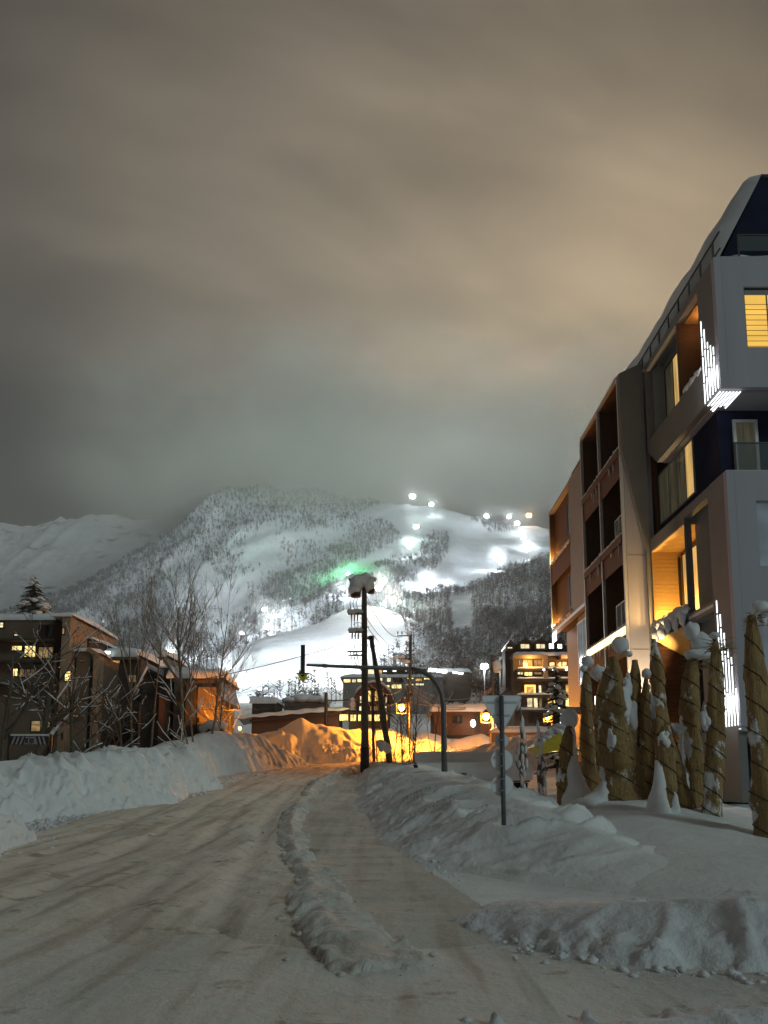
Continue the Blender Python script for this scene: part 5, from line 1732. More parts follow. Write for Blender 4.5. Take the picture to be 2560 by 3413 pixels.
for cx, cy, rx, ry in ((1190, 1944, 27, 28), (1182, 1964, 21, 20), (1218, 1926, 20, 18), (1230, 1948, 18, 26), (1240, 1930, 18, 8), (1205, 1938, 26, 20)):
    cap.blob(V(cx, cy, D - 0.1), rx * s, rx * s, ry * s, cx, 0.12, 16, 10)
cap.build('snow_hood', M['snow_roof'], up, True)
for (x0, x1, y, sn_) in ((1160, 1216, 2046, 1), (1163, 1216, 2107, 1), (1157, 1214, 2172, 0), (1160, 1208, 2184, 0)):
    am = MB().bar(V(x0, y, D), V(x1, y, D), 0.10).build('crossarm', M['black_metal'], up)
    if sn_:
        mb = MB()
        for k in range(5):
            u = k / 4.0
            mb.blob(V(x0 + 6 + (x1 - x0 - 12) * u, y - 8 + 2 * math.sin(k * 2), D), 10 * s, 0.16, (9 - 2 * u) * s, k, 0.15, 12, 8)
        mb.build('arm_snow', M['snow_roof'], am, True)
    for x in (x0 + 12, x0 + 22, x0 + 32):
        c = V(x, y + 4, D - 0.1)
        MB().tube([c, c - Vector((0, 0, 0.35 if sn_ else 0.2))], [0.05, 0.03], 6).build('insulator', M['concrete_pole'], am)
jw = MB()
for k, (x, x2) in enumerate(((1171, 1172), (1181, 1184), (1192, 1195))):
    jw.tube([V(x, 1996, D), V(x - 5, 2010, D), V(x2, 2040, D)], 0.018, 4)
    jw.tube([V(x, 2052, D), V(x + 2, 2100, D)], 0.018, 4)
    jw.tube([V(x, 2115, D), V(x + 1, 2168, D)], 0.018, 4)
    jw.tube([V(x, 2188, D), V(x + 4, 2210, D), V(1197 + 4 * k, 2228, D), V(1212, 2244, D)], 0.018, 4)
jw.tube([V(1178, 2084, D), V(1182, 2077, D), V(1196, 2075, D), V(1214, 2078, D)], 0.015, 4)
jw.build('jumper_cables', M['wire'], up)
for y in (2030, 2060, 2090, 2120, 2150, 2200, 2260, 2320, 2380):
    c = V(1216, y, D)
    MB().bar(c + Vector((-0.3, 0, 0)), c + Vector((0.3, 0, 0.0)), 0.025).build('step_bolt', M['black_metal'], up)
br = thing('brace_pole', 'slanted brace pole leaning against the utility pole', 'utility pole', V(1302, 2560, 43.6))
MB().tube([V(1306, 2590, 43.6), V(1270, 2330, 43.6), V(1237, 2128, 43.3)], [0.20, 0.17, 0.13], 12).build('pole', M['concrete_pole'], br, True)
MB().tube([V(1237, 2132, 43.3), V(1237, 2120, 43.3)], 0.17, 10).build('pole_cap', M['black_metal'], br)
MB().bar(V(1216, 2128, 43.1), V(1242, 2128, 43.3), 0.12).build('clamp', M['black_metal'], br)
mb = MB()
for cx, cy, r in ((1272, 2486, 17), (1290, 2494, 14), (1262, 2478, 10)):
    mb.blob(V(cx, cy, 43.2), r * s, r * s, r * s * 1.1, cx, 0.25, 12, 8)
mb.build('stuck_snow', M['snow_roof'], br, True)
p3 = thing('utility_pole', 'thin dark stem pole between the utility pole and its brace', 'utility pole', V(1247, 2545, 45))
MB().tube([V(1247, 2560, 45), V(1240, 2300, 45)], [0.10, 0.07], 8).build('pole', M['concrete_pole'], p3, True)

# second utility pole, orange lit, farther up the street
D = 75.0
s = D / FPX
z0 = Gf(float(W(1368, 2440, D)[0]), D)
u2 = thing('utility_pole', 'brown utility pole farther up the street with snow on its side arms', 'utility pole', (float(W(1366, 2440, D)[0]), D, z0))
b = V(1362, 2440, D); b.z = z0 - 0.5
MB().tube([b, V(1369, 2110, D)], [0.22, 0.15], 10).build('pole', M['concrete_pole'], u2, True)
MB().bar(V(1324, 2119, D), V(1368, 2119, D), 0.12).build('crossarm', M['concrete_pole'], u2)
for y in (2147, 2168, 2182):
    MB().bar(V(1352, y, D), V(1382, y, D), 0.10).build('crossarm', M['concrete_pole'], u2)
for x, y in ((1326, 2114), (1340, 2114), (1354, 2146), (1354, 2166), (1380, 2150), (1380, 2186)):
    c = V(x, y, D); MB().tube([c, c + Vector((0, 0, 0.3))], 0.07, 6).build('insulator', M['concrete_pole'], u2)
ar = MB().bar(V(1312, 2190, D), V(1366, 2196, D), 0.14).build('crossarm', M['concrete_pole'], u2)
mb = MB()
for x, y, rx, ry in ((1320, 2189, 10, 4), (1338, 2190, 12, 4), (1352, 2206, 16, 6), (1366, 2112, 7, 6)):
    mb.blob(V(x, y, D - 0.1), rx * s, rx * s * 0.7, ry * s, x, 0.2, 10, 6)
mb.build('arm_snow', M['snow_roof'], ar, True)

# third pole by the dormer hotel
D = 88.0
z0 = Gf(float(W(1640, 2400, D)[0]), D)
u3 = thing('utility_pole', 'utility pole with one big snow caked transformer near the dormer hotel', 'utility pole', (float(W(1642, 2400, D)[0]), D, z0))
b = V(1642, 2400, D); b.z = z0 - 0.5
MB().tube([b, V(1640, 2182, D)], [0.22, 0.15], 10).build('pole', M['concrete_pole'], u3, True)
MB().bar(V(1636, 2186, D), V(1674, 2186, D), 0.14).build('crossarm', M['concrete_pole'], u3)
MB().bar(V(1672, 2196, D), V(1672, 2290, D), 0.2).build('strut', M['concrete_pole'], u3)
MB().blob(V(1656, 2220, D), 0.62, 0.5, 0.75, 5, 0.18, 14, 10).build('transformer', M['snow_roof'], u3, True)

# ---- cables
def cable(a, b, sag, label, mat='wire', r=0.022, n=14):
    a = Vector(a); b = Vector(b)
    pts = []
    for i in range(n + 1):
        u = i / n; p = a.lerp(b, u); p.z -= sag * 4 * u * (1 - u); pts.append(p)
    o = MB().tube(pts, r, 4).build('cable', M[mat])
    o.location = (0, 0, 0)
    return tag(o, label, 'cable', 'overhead cables')


RANK = ['highest', 'second highest', 'middle', 'second lowest', 'lowest']
for k, (y0, y1, x1) in enumerate(((1985, 2119, 1330), (2000, 2119, 1345), (2060, 2148, 1352), (2085, 2168, 1352), (2120, 2182, 1354))):
    cable(V(1222, y0, 43), V(x1, y1, 75), 0.9, RANK[k] + ' thin dark cable running from the snow hooded pole to the brown pole')
cable(V(1168, 2140, 43), V(330, 2310, 56), 0.5, 'thin dark cable running from the crossarms over the orange heap to the apartments')
cable(V(1168, 2330, 43), V(300, 2300, 70), 1.2, 'thinnest dark cable crossing low over the lodge roof to the apartments', r=0.016)
for k, (y0, y1, sag) in enumerate(((2150, 2290, 0.8), (2168, 2300, 1.0), (2186, 2310, 1.2))):
    cable(V(1372, y0, 75), V(1700, y1, 100), sag, ['upper', 'middle', 'lower'][k] + ' slanting cable between the brown pole and the dormer hotel')
for k, (y0, y1, sag, r) in enumerate(((2280, 2290, 1.6, 0.04), (2290, 2292, 2.0, 0.035), (2300, 2296, 2.3, 0.04), (2318, 2330, 1.4, 0.03), (2340, 2342, 0.6, 0.03))):
    cable(V(1368, y0, 75), V(1642, y1, 88), sag, RANK[k] + ' pale frosted cable drooping between the brown pole and the caked transformer pole', 'wire_frost', r)
for k, (y0, y1, sag) in enumerate(((2270, 2260, 1.2), (2285, 2275, 1.7), (2300, 2290, 2.0))):
    cable(V(1222, y0, 43), V(1364, y1, 75), sag, ['upper', 'middle', 'lower'][k] + ' frosted cable looping down between the snow hooded pole and the brown pole', 'wire_frost', 0.03)

# ---- sodium street lamps
SOD = (1.0, 0.31, 0.02)
M['sodium'] = emitter('sodium lamp glass', (1.0, 0.50, 0.09), 45.0)
M['white_bulb'] = emitter('white bulb', (1.0, 0.86, 0.62), 14.0)


def street_lamp(px, py, d, arm, power, label, size=0.30, drop=0.0):
    c = V(px, py, d); x = c.x + arm
    z0 = Gf(x, d)
    t = thing('street_lamp', label, 'street lamp', (x, d, z0), 'sodium street lamps')
    MB().tube([(x, d, z0 - 0.5), (x, d, c.z + 0.9)], [0.09, 0.06], 8).build('pole', M['pole_paint'], t, True)
    MB().tube([(x, d, c.z + 0.85), ((x + c.x) / 2, d, c.z + 0.95), (c.x, d, c.z + 0.55)], 0.04, 8).build('arm', M['pole_paint'], t, True)
    hs = MB().tube([(c.x, d, c.z + 0.62), (c.x, d, c.z + 0.36), (c.x, d, c.z + 0.2)], [0.10, 0.34, 0.36], 12).build('lamp_shade', M['pole_paint'], t, True)
    bulb = MB().blob(c, size, size, size * 1.1, 1, 0.0, 14, 10).build('lamp_globe', M['sodium'], t, True)
    fr = MB()
    for sx in (-1, 1):
        fr.bar((c.x + sx * 0.45, d, c.z - 0.55), (c.x + sx * 0.45, d, c.z + 0.5), 0.04)
    fr.bar((c.x - 0.45, d, c.z - 0.55), (c.x + 0.45, d, c.z - 0.55), 0.04)
    fr.build('lamp_frame', M['pole_paint'], t)
    lamp(t, (c.x, d - 0.45, c.z - 0.35), power, SOD, 0.25)
    return t


street_lamp(1338, 2358, 68, 0.75, 6000, 'orange street lamp in front of the bare bushes on the bend')
street_lamp(1620, 2388, 66, 0.6, 5000, 'orange street lamp beside the low brown house and its door')
street_lamp(1825, 2390, 92, 0.6, 4000, 'orange street lamp at the foot of the dormer hotel')
# hidden by the pole: the lamp that lights the heap at the bend stands behind it
# lantern hanging unlit from a bracket
D = 84.0
z0 = Gf(float(W(1087, 2350, D)[0]), D)
ln = thing('lantern_bracket', 'dark bracket arm with a white glazed lantern above the lodge roof', 'lantern', (float(W(1087, 2350, D)[0]), D, z0))
b = V(1087, 2350, D); b.z = z0 - 0.3
MB().tube([b, V(1087, 2308, D)], [0.2, 0.2], 8).build('pole', M['black_metal'], ln)
MB().bar(V(1082, 2334, D), V(1205, 2336, D), 0.12).build('arm', M['black_metal'], ln)
c = V(1174, 2340, D)
MB().tube([c + Vector((0, 0, 0.2)), c - Vector((0, 0, 0.25)), c - Vector((0, 0, 0.95))], [0.25, 0.42, 0.2], 6).build('lantern', M['sign_rim'], ln)
MB().tube([c + Vector((0, 0, 0.55)), c + Vector((0, 0, 0.2))], [0.05, 0.45], 6).build('lantern_cap', M['snow_roof'], ln)

# ---- low shed sunk in the snow, with notices on its fascia
D = 36.0
a = V(1400, 2606, D); bq = V(1760, 2606, D); t2 = V(1400, 2540, D)
sh = thing('low_shed', 'low dark blue shelter under a thick flat slab of snow behind the round signs', 'shed', ((a.x + bq.x) / 2, D, Gf(4, D)))
MB().box(a.x + 0.1, bq.x, D + 0.15, D + 5, Gf(4, D) - 0.5, a.z - 0.02).build('wall', M['navy'], sh)
MB().box(a.x, bq.x + 0.1, D, D + 5.2, a.z, a.z + 0.07).build('roof_edge', M['dark_frame'], sh)
xs = np.linspace(a.x - 0.15, bq.x + 0.2, 60); tt = np.linspace(0, 1, 14)
top = t2.z
prof = [(D - 0.12, a.z + 0.07), (D - 0.18, a.z + 0.3), (D - 0.16, top - 0.18), (D - 0.02, top - 0.03), (D + 0.3, top), (D + 2.2, top + 0.05), (D + 2.4, top + 0.55), (D + 2.7, top + 0.62), (D + 5.3, top + 0.7), (D + 5.4, a.z + 0.07)]
PR = np.zeros((len(xs), len(prof), 3))
for i, x in enumerate(xs):
    for j, (y, z) in enumerate(prof):
        n = 0.08 * (float(fbm(x * 0.8, j * 0.7, 3, 5)) - 0.5)
        PR[i, j] = (x, y + n, z + n * (1.2 if j > 2 else 0.3))
me = mesh_arrays('roof_snow', PR, grid_faces(*PR.shape[:2])); smooth(me); link('roof_snow', me, M['snow_roof'], sh)
c = V(1547, 2579, D - 0.2)
MB().bar(c - Vector((0.13, 0, 0)), c + Vector((0.13, 0, 0)), 0.05, 0.06).build('vent', M['black_metal'], sh)


def notice_mat():
    m, nt, b = material('printed notice')
    n = noise_node(nt, 9.0, 3.0)
    nt.links.new(ramp(nt, n, [(0.40, (0.28, 0.26, 0.24)), (0.52, (0.62, 0.60, 0.57))]), b.inputs['Base Color'])
    return m


M['notice'] = notice_mat()
M['paper'] = simple('pale notice board', (0.62, 0.60, 0.57), (0.52, 0.50, 0.47), rough=0.6, scale=7)
for k, (x0, x1) in enumerate(((1568, 1594), (1597, 1620), (1621, 1645))):
    p0 = V(x0, 2630, D + 0.1); p1 = V(x1, 2612, D + 0.1)
    nb = MB().box(p0.x, p1.x, D + 0.10, D + 0.145, p0.z, p1.z).build('notice', M['paper' if k else 'notice'], sh)
    if k:
        w_ = p1.x - p0.x; h_ = p1.z - p0.z
        MB().box(p0.x + w_ * 0.12, p1.x - w_ * 0.1, D + 0.094, D + 0.099, p0.z + h_ * 0.58, p1.z - h_ * 0.08).build('print', M['wood_brown'], nb)
        for q in (0.22, 0.68):
            MB().box(p0.x + w_ * q, p0.x + w_ * (q + 0.16), D + 0.094, D + 0.099, p0.z + h_ * 0.14, p0.z + h_ * 0.38).build('print', M['dark_frame'], nb)
# small post in the snow left of the shed
t = thing('snow_stake', 'short dark stake in the snow left of the low shelter', 'stake', V(1386, 2600, 33))
MB().tube([V(1386, 2615, 33), V(1386, 2552, 33)], 0.09, 8).build('post', M['navy'], t)
MB().blob(V(1384, 2552, 33), 0.10, 0.08, 0.05, 2, 0.2, 8, 6).build('post_cap', M['navy'], t, True)

# ---- striped board behind the left bank
D = 38.0
a = V(32, 2493, D); b = V(163, 2453, D)
sb = thing('striped_board', 'dark board with slanting pale stripes and dark lettering behind the snow bank', 'sign', ((a.x + b.x) / 2, D, Gf(-17, D)))
MB().box(a.x, b.x, D, D + 0.06, a.z + 0.16, b.z).build('panel', M['dark_frame'], sb)
MB().box(a.x - 0.02, b.x, D - 0.03, D + 0.09, b.z, b.z + 0.10).build('cap_rail', M['paper'], sb)
for x in (a.x - 0.1, b.x + 0.05):
    MB().box(x, x + 0.12, D - 0.03, D + 0.09, Gf(-17, D), b.z + 0.1).build('post', M['dark_frame'], sb)
M['stripe'] = simple('faded pale stripe', (0.34, 0.31, 0.32), (0.26, 0.23, 0.24), rough=0.7, scale=6)
w_ = b.x - a.x; hh = (b.z - a.z) - 0.16; zb = a.z + 0.16
for k in range(9):
    u = 0.03 + k * 0.108
    if 3 <= k <= 5: continue
    sl = 0.07 if k < 3 else -0.07
    x0_ = a.x + w_ * u
    MB().prism([(x0_, D - 0.008, zb + 0.02), (x0_ + w_ * 0.045, D - 0.008, zb + 0.02), (x0_ + w_ * (0.045 + sl), D - 0.008, zb + hh - 0.03), (x0_ + w_ * sl, D - 0.008, zb + hh - 0.03)], (0, 0.006, 0)).build('stripe', M['stripe'], sb)
MB().prism([(a.x + w_ * 0.36, D - 0.008, zb + 0.03), (a.x + w_ * 0.66, D - 0.008, zb + 0.03), (a.x + w_ * 0.62, D - 0.008, zb + hh - 0.04), (a.x + w_ * 0.40, D - 0.008, zb + hh - 0.04)], (0, 0.006, 0)).build('name_field', M['stripe'], sb)
lt = MB()
for k, st_ in enumerate((((0, 0), (0, 1)), ((0.35, 0), (0.35, 1), (0.75, 1), (0.75, 0)), ((1.1, 1), (1.6, 1), (1.6, 0.5), (1.2, 0.5), (1.6, 0.5), (1.6, 0), (1.1, 0)), ((2.0, 1), (2.0, 0), (2.4, 0), (2.4, 1)), ((2.8, 0), (2.8, 1)))):
    for p, q in zip(st_[:-1], st_[1:]):
        P0 = Vector((a.x + w_ * (0.40 + 0.075 * p[0]), D - 0.012, zb + 0.08 + (hh - 0.2) * p[1])); P1 = Vector((a.x + w_ * (0.40 + 0.075 * q[0]), D - 0.012, zb + 0.08 + (hh - 0.2) * q[1]))
        lt.bar(P0, P1, 0.006, 0.05, up=(0, 1, 0)) if False else lt.bar(P0, P1, 0.045, 0.006, up=(0, 1, 0))
lt.build('lettering', M['dark_frame'], sb)
# ------------------------------------------------------------------ village buildings
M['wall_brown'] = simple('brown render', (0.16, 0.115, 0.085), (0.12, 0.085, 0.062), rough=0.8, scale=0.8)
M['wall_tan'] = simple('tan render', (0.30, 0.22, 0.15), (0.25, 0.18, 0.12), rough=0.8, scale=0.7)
M['wall_dark'] = simple('dark timber cladding', (0.055, 0.045, 0.04), (0.035, 0.03, 0.027), rough=0.8, scale=3, stretch=(1, 1, 6))
M['wall_grey'] = simple('grey concrete', (0.24, 0.235, 0.225), (0.19, 0.185, 0.18), rough=0.8, scale=0.5)
M['wall_red'] = simple('red brown cladding', (0.11, 0.055, 0.038), (0.08, 0.04, 0.028), rough=0.8, scale=2, stretch=(1, 1, 5))
M['roof_dark'] = simple('dark roof metal', (0.03, 0.03, 0.033), rough=0.5, scale=2)
M['glass_lit'] = glass('yellow lit window', (0.3, 0.25, 0.1), (1.0, 0.74, 0.26), 2.2, (0.7, 0.35, (1.5, 1.5, 1.5)))
M['glass_lit2'] = glass('pale lit window', (0.3, 0.25, 0.1), (1.0, 0.86, 0.52), 1.3, (0.9, 0.4, (1.5, 1.5, 1.5)))
M['glass_amber'] = glass('amber lit window', (0.3, 0.2, 0.1), (1.0, 0.55, 0.14), 1.1, (0.8, 0.3, (1.5, 1.5, 1.5)))
M['glass_dim'] = glass('dim lit window', (0.2, 0.15, 0.1), (1.0, 0.66, 0.28), 0.32, (0.9, 0.3, (1.5, 1.5, 1.5)))
M['glass_cold'] = glass('cold white lit window', (0.3, 0.3, 0.3), (0.92, 1.0, 0.98), 3.0)
M['glow_white'] = emitter('white glow', (0.92, 1.0, 0.96), 6.0)
M['glow_amber'] = emitter('amber strip light', (1.0, 0.50, 0.10), 3.0)


def face_box(parent, name, mat, x0, x1, y0, y1, d, depth):
    """box whose front face spans pixels x0..x1, y0 (top)..y1 (bottom) at depth d"""
    a = V(x0, y1, d); b = V(x1, y0, d)
    return MB().box(a.x, b.x, d, d + depth, a.z, b.z).build(name, M[mat], parent)


def face_win(parent, x0, x1, y0, y1, d, pane='glass_lit', mull=(), trans=(), fr=0.08, frame='dark_frame'):
    a = V(x0, y1, d - 0.06); b = V(x1, y0, d - 0.06)
    return window(parent, 'y', d - 0.06, a.x, b.x, a.z, b.z, pane, mull, trans, fr=fr, frame=frame, depth=0.10)


def snow_slab(parent, x0, x1, y0, y1, d, depth, seed=1, name='roof_snow', over=0.25, lump=0.2):
    """thick rounded snow on a flat roof: front face spans the pixels"""
    a = V(x0, y1, d); b = V(x1, y0, d)
    xs = np.linspace(a.x - over, b.x + over, 40)
    h = b.z - a.z
    prof = [(d - over * 0.6, a.z), (d - over, a.z + 0.35 * h), (d - over * 0.6, a.z + 0.8 * h), (d + 0.3, b.z), (d + depth * 0.5, b.z + 0.2), (d + depth, b.z), (d + depth + over, a.z)]
    P = np.zeros((len(xs), len(prof), 3))
    for i, x in enumerate(xs):
        e = min(1.0, min(i, len(xs) - 1 - i) / 3.0) ** 0.5
        for j, (y, z) in enumerate(prof):
            n = lump * (float(fbm(x * 0.6, j * 0.5 + seed, 3, seed)) - 0.5)
            P[i, j] = (x, y, a.z + (z - a.z) * (0.25 + 0.75 * e) + (n if 0 < j < 6 else 0))
    me = mesh_arrays(name, P, grid_faces(*P.shape[:2])); smooth(me)
    return link(name, me, M['snow_roof'], parent)


def gable_house(parent, x0, x1, ye, yr, yb, d, depth, wall, roof='roof_dark', snow=0.4, xr=None, axis='y', over=0.4):
    """gable facing the camera: eaves at pixel row ye, ridge at yr, foot at yb"""
    a = V(x0, yb, d); b = V(x1, ye, d); r = V(xr if xr else (x0 + x1) / 2, yr, d)
    MB().prism([(a.x, d, a.z), (b.x, d, a.z), (b.x, d, b.z), (r.x, d, r.z), (a.x, d, b.z)], (0, depth, 0)).build('wall', M[wall], parent)
    for k, e in enumerate((a.x, b.x)):
        s_ = -1 if k == 0 else 1
        ex = e + s_ * over; ez = b.z - over * (r.z - b.z) / max(abs(r.x - e), 0.1)
        rf = MB().prism([(ex, d - over, ez), (r.x, d - over, r.z), (r.x, d - over, r.z + 0.2), (ex, d - over, ez + 0.2)][::(1 if k else -1)], (0, depth + 2 * over, 0)).build('roof', M[roof], parent)
        if snow:
            MB().prism([(ex + s_ * 0.1, d - over - 0.1, ez + 0.21), (r.x, d - over - 0.1, r.z + 0.21), (r.x, d - over - 0.1, r.z + 0.21 + snow), (ex - s_ * 0.05, d - over - 0.1, ez + 0.21 + snow * 0.9), (ex + s_ * 0.2, d - over - 0.1, ez + 0.21 + snow * 0.5)][::(1 if k else -1)], (0, depth + 2 * over + 0.2, 0)).build('roof_snow', M['snow_roof'], rf, True)


# ---- apartments on the left
D = 60.0
ap = thing('apartment_block', 'tan apartment block with a square tower and yellow windows behind snowy trees', 'building', (float(W(120, 2500, D)[0]), D, Gf(-28, D)))
face_box(ap, 'wall', 'wall_brown', -120, 182, 2068, 2560, D, 12)
face_box(ap, 'tower', 'wall_tan', 182, 236, 2055, 2560, D - 1.5, 10)
snow_slab(ap, -120, 182, 2044, 2068, D, 12, 3)
snow_slab(ap, 178, 238, 2040, 2056, D - 1.5, 10, 4)
face_box(ap, 'balcony_floor', 'wall_dark', -60, 182, 2128, 2133, D - 1.2, 1.2)
face_box(ap, 'balcony_floor', 'wall_dark', -60, 182, 2200, 2206, D - 1.2, 1.2)
face_box(ap, 'balcony_floor', 'wall_dark', -60, 182, 2276, 2282, D - 1.2, 1.2)
face_win(ap, -4, 14, 2072, 2094, D, 'glass_lit2', trans=(0.5,))
face_win(ap, 128, 152, 2082, 2126, D, 'glass_dark', (0.5,))
face_win(ap, 152, 180, 2082, 2126, D, 'glass_dark')
face_win(ap, 156, 159, 2084, 2120, D - 0.1, 'glass_cold', fr=0.02)
face_win(ap, 44, 64, 2110, 2122, D, 'glass_lit2')
face_win(ap, 36, 76, 2150, 2170, D, 'glass_lit', (0.5,))
face_win(ap, 78, 122, 2150, 2192, D, 'glass_lit', (0.33, 0.66))
face_win(ap, 124, 180, 2154, 2196, D, 'glass_dim', (0.33, 0.66))
face_win(ap, 36, 62, 2226, 2256, D, 'glass_lit', (0.5,))
face_win(ap, 62, 120, 2228, 2258, D, 'glass_dim', (0.33, 0.66))
face_win(ap, 204, 218, 2090, 2116, D - 1.5, 'glass_dim')
face_win(ap, 100, 170, 2400, 2440, D, 'glass_dim', (0.5,), (0.6,))
face_win(ap, 212, 240, 2234, 2272, D - 1.5, 'glass_lit', (), (0.72,))
face_win(ap, 96, 112, 2318, 2332, D, 'glass_lit')
face_win(ap, 18, 34, 2330, 2350, D, 'glass_dim', (0.5,))
face_win(ap, 140, 150, 2334, 2350, D, 'glass_lit2')
face_win(ap, 205, 209, 2440, 2466, D - 1.5, 'glass_dim')

a2 = thing('apartment_block', 'stepped dark apartment block with snow slabs and one bright window', 'building', (float(W(270, 2500, D)[0]), D, Gf(-24, D)))
face_box(a2, 'wall', 'wall_brown', 237, 302, 2170, 2560, D - 0.5, 10)
face_box(a2, 'upper_wall', 'wall_dark', 226, 300, 2124, 2160, D + 2, 8)
snow_slab(a2, 224, 302, 2118, 2130, D + 2, 8, 6)
snow_slab(a2, 238, 302, 2158, 2172, D - 0.5, 4, 7)
MB().bar(V(292, 2162, D - 0.7), V(332, 2188, D - 0.7), 0.2, 0.35).build('lit_eave', M['wall_tan'], a2)
face_box(a2, 'pilaster', 'wall_tan', 298, 312, 2180, 2560, D - 0.8, 2)
face_win(a2, 264, 290, 2200, 2203, D - 0.5, 'glass_dim', fr=0.02)
face_win(a2, 195, 202, 2222, 2226, D - 1.6, 'glass_lit2', fr=0.02)

a3 = thing('apartment_block', 'flat roofed apartments with stacked balconies and string lights', 'building', (float(W(400, 2500, 66)[0]), 66, Gf(-22, 66)))
D3 = 66.0
face_box(a3, 'wall', 'wall_dark', 306, 470, 2196, 2560, D3, 10)
snow_slab(a3, 296, 458, 2158, 2190, D3, 9, 8)
face_box(a3, 'roof_edge', 'wall_brown', 300, 456, 2190, 2197, D3 - 0.5, 1)
face_win(a3, 343, 370, 2168, 2182, D3 - 0.6, 'glass_cold', fr=0.04)
face_win(a3, 370, 402, 2199, 2213, D3, 'glass_amber')
face_win(a3, 332, 342, 2222, 2240, D3, 'glass_cold', fr=0.03)
for y in (2244, 2300, 2380):
    fb = face_box(a3, 'balcony', 'wall_grey', 312, 362, y, y + 18, D3 - 1.5, 1.5)
    snow_slab(fb, 310, 364, y - 8, y, D3 - 1.5, 1.4, int(y), over=0.1)
face_win(a3, 374, 392, 2304, 2322, D3, 'glass_amber')
face_win(a3, 340, 352, 2331, 2336, D3, 'glass_lit2', fr=0.02)
face_win(a3, 370, 386, 2380, 2390, D3, 'glass_lit2')
face_win(a3, 426, 456, 2248, 2276, D3, 'glass_dim', (0.5,))
for k, y in enumerate((2370, 2378, 2386, 2394, 2420, 2432, 2444)):
    MB().blob(V(350, y, D3 - 1.6), 0.10, 0.08, 0.14, k, 0.0, 8, 6).build('fairy_light', M['white_bulb'], a3)
face_box(a3, 'light_tube', 'glow_white', 240, 244, 2448, 2462, D3 - 8, 0.1)

a4 = thing('apartment_block', 'small lit flat roofed annex below the white floodlight', 'building', (float(W(500, 2300, 80)[0]), 80, Gf(-25, 80)))
face_box(a4, 'wall', 'wall_grey', 468, 548, 2186, 2420, 80, 8)
snow_slab(a4, 460, 552, 2166, 2190, 80, 8, 12)
face_win(a4, 474, 484, 2204, 2214, 80, 'glass_cold', fr=0.03)
face_win(a4, 504, 514, 2200, 2224, 80, 'glass_dim')
face_win(a4, 514, 522, 2216, 2228, 80, 'glass_lit2')
face_win(a4, 536, 546, 2196, 2216, 80, 'glass_lit2')

# ---- dark gabled house
D = 56.0
gh = thing('gabled_house', 'dark steep gabled house with a snow capped tower block and orange lit gable', 'house', (float(W(600, 2480, D)[0]), D, Gf(-15, D)))
gable_house(gh, 462, 596, 2290, 2238, 2560, D + 2, 8, 'wall_dark', snow=0.35, xr=500, over=0.5)
face_box(gh, 'tower', 'wall_dark', 534, 572, 2222, 2560, D + 1, 6)
snow_slab(gh, 532, 574, 2218, 2226, D + 1, 6, 15, over=0.1)
a = V(572, 2560, D); b = V(722, 2258, D)
MB().box(a.x, b.x, D, D + 7, a.z, b.z).build('wall', M['wall_brown'], gh)
snow_slab(gh, 570, 724, 2222, 2262, D, 7, 16, over=0.3, lump=0.4)
face_box(gh, 'bay', 'wall_dark', 612, 650, 2270, 2560, D - 1.0, 1.0)
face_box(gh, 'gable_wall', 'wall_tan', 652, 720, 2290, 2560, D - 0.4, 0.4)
MB().prism([tuple(V(724, 2262, D - 0.5)), tuple(V(742, 2330, D - 0.5)), tuple(V(734, 2336, D - 0.5)), tuple(V(714, 2270, D - 0.5))], (0, 7, 0)).build('roof', M['roof_dark'], gh)
face_win(gh, 526, 538, 2392, 2404, D + 1.9, 'glass_dark')
face_win(gh, 656, 664, 2392, 2410, D - 0.4, 'glass_dark')
face_box(gh, 'low_wing', 'wall_red', 522, 570, 2320, 2560, D + 0.5, 2)
sd = thing('snowy_porch', 'small orange lit porch gable under a rounded snow load', 'porch', (float(W(718, 2450, 52)[0]), 52, Gf(-11.5, 52)))
a = V(690, 2470, 52); b = V(748, 2440, 52); r = V(716, 2418, 52)
MB().prism([(a.x, 52, a.z - 1), (b.x, 52, a.z - 1), (b.x, 52, b.z), (r.x, 52, r.z), (a.x, 52, b.z)], (0, 4, 0)).build('wall', M['wall_tan'], sd)
mb = MB()
for k in range(2):
    p = (V(688, 2442, 51.9), V(750, 2442, 51.9))[k]
    mb.bar(p, V(716, 2416, 51.9), 0.15)
mb.build('gable_trim', M['wall_dark'], sd)
mb = MB()
for k in range(6):
    mb.blob((r.x - 0.25 * k, 52.2 + k * 0.7, r.z + 0.0), 0.85, 0.7, 0.42, k, 0.1, 14, 8)
mb.build('roof_snow', M['snow_roof'], sd, True)
# added sodium lamp, its light set forward to turn the walls orange
gable_fill = thing('street_lamp', 'added orange lamp low beside the porch behind the snow mound', 'street lamp', (float(W(790, 2470, 53)[0]), 53, Gf(-10, 53)), 'sodium street lamps')
c = V(800, 2428, 57)
MB().tube([(c.x, 57, Gf(c.x, 57)), (c.x, 57, c.z - 0.1)], 0.05, 8).build('pole', M['pole_paint'], gable_fill, True)
MB().blob(c, 0.12, 0.12, 0.12, 1, 0, 10, 8).build('lamp_globe', M['sodium'], gable_fill, True)
lamp(gable_fill, Vector((c.x - 0.5, 52.6, c.z + 0.2)), 2200, SOD, 0.2)

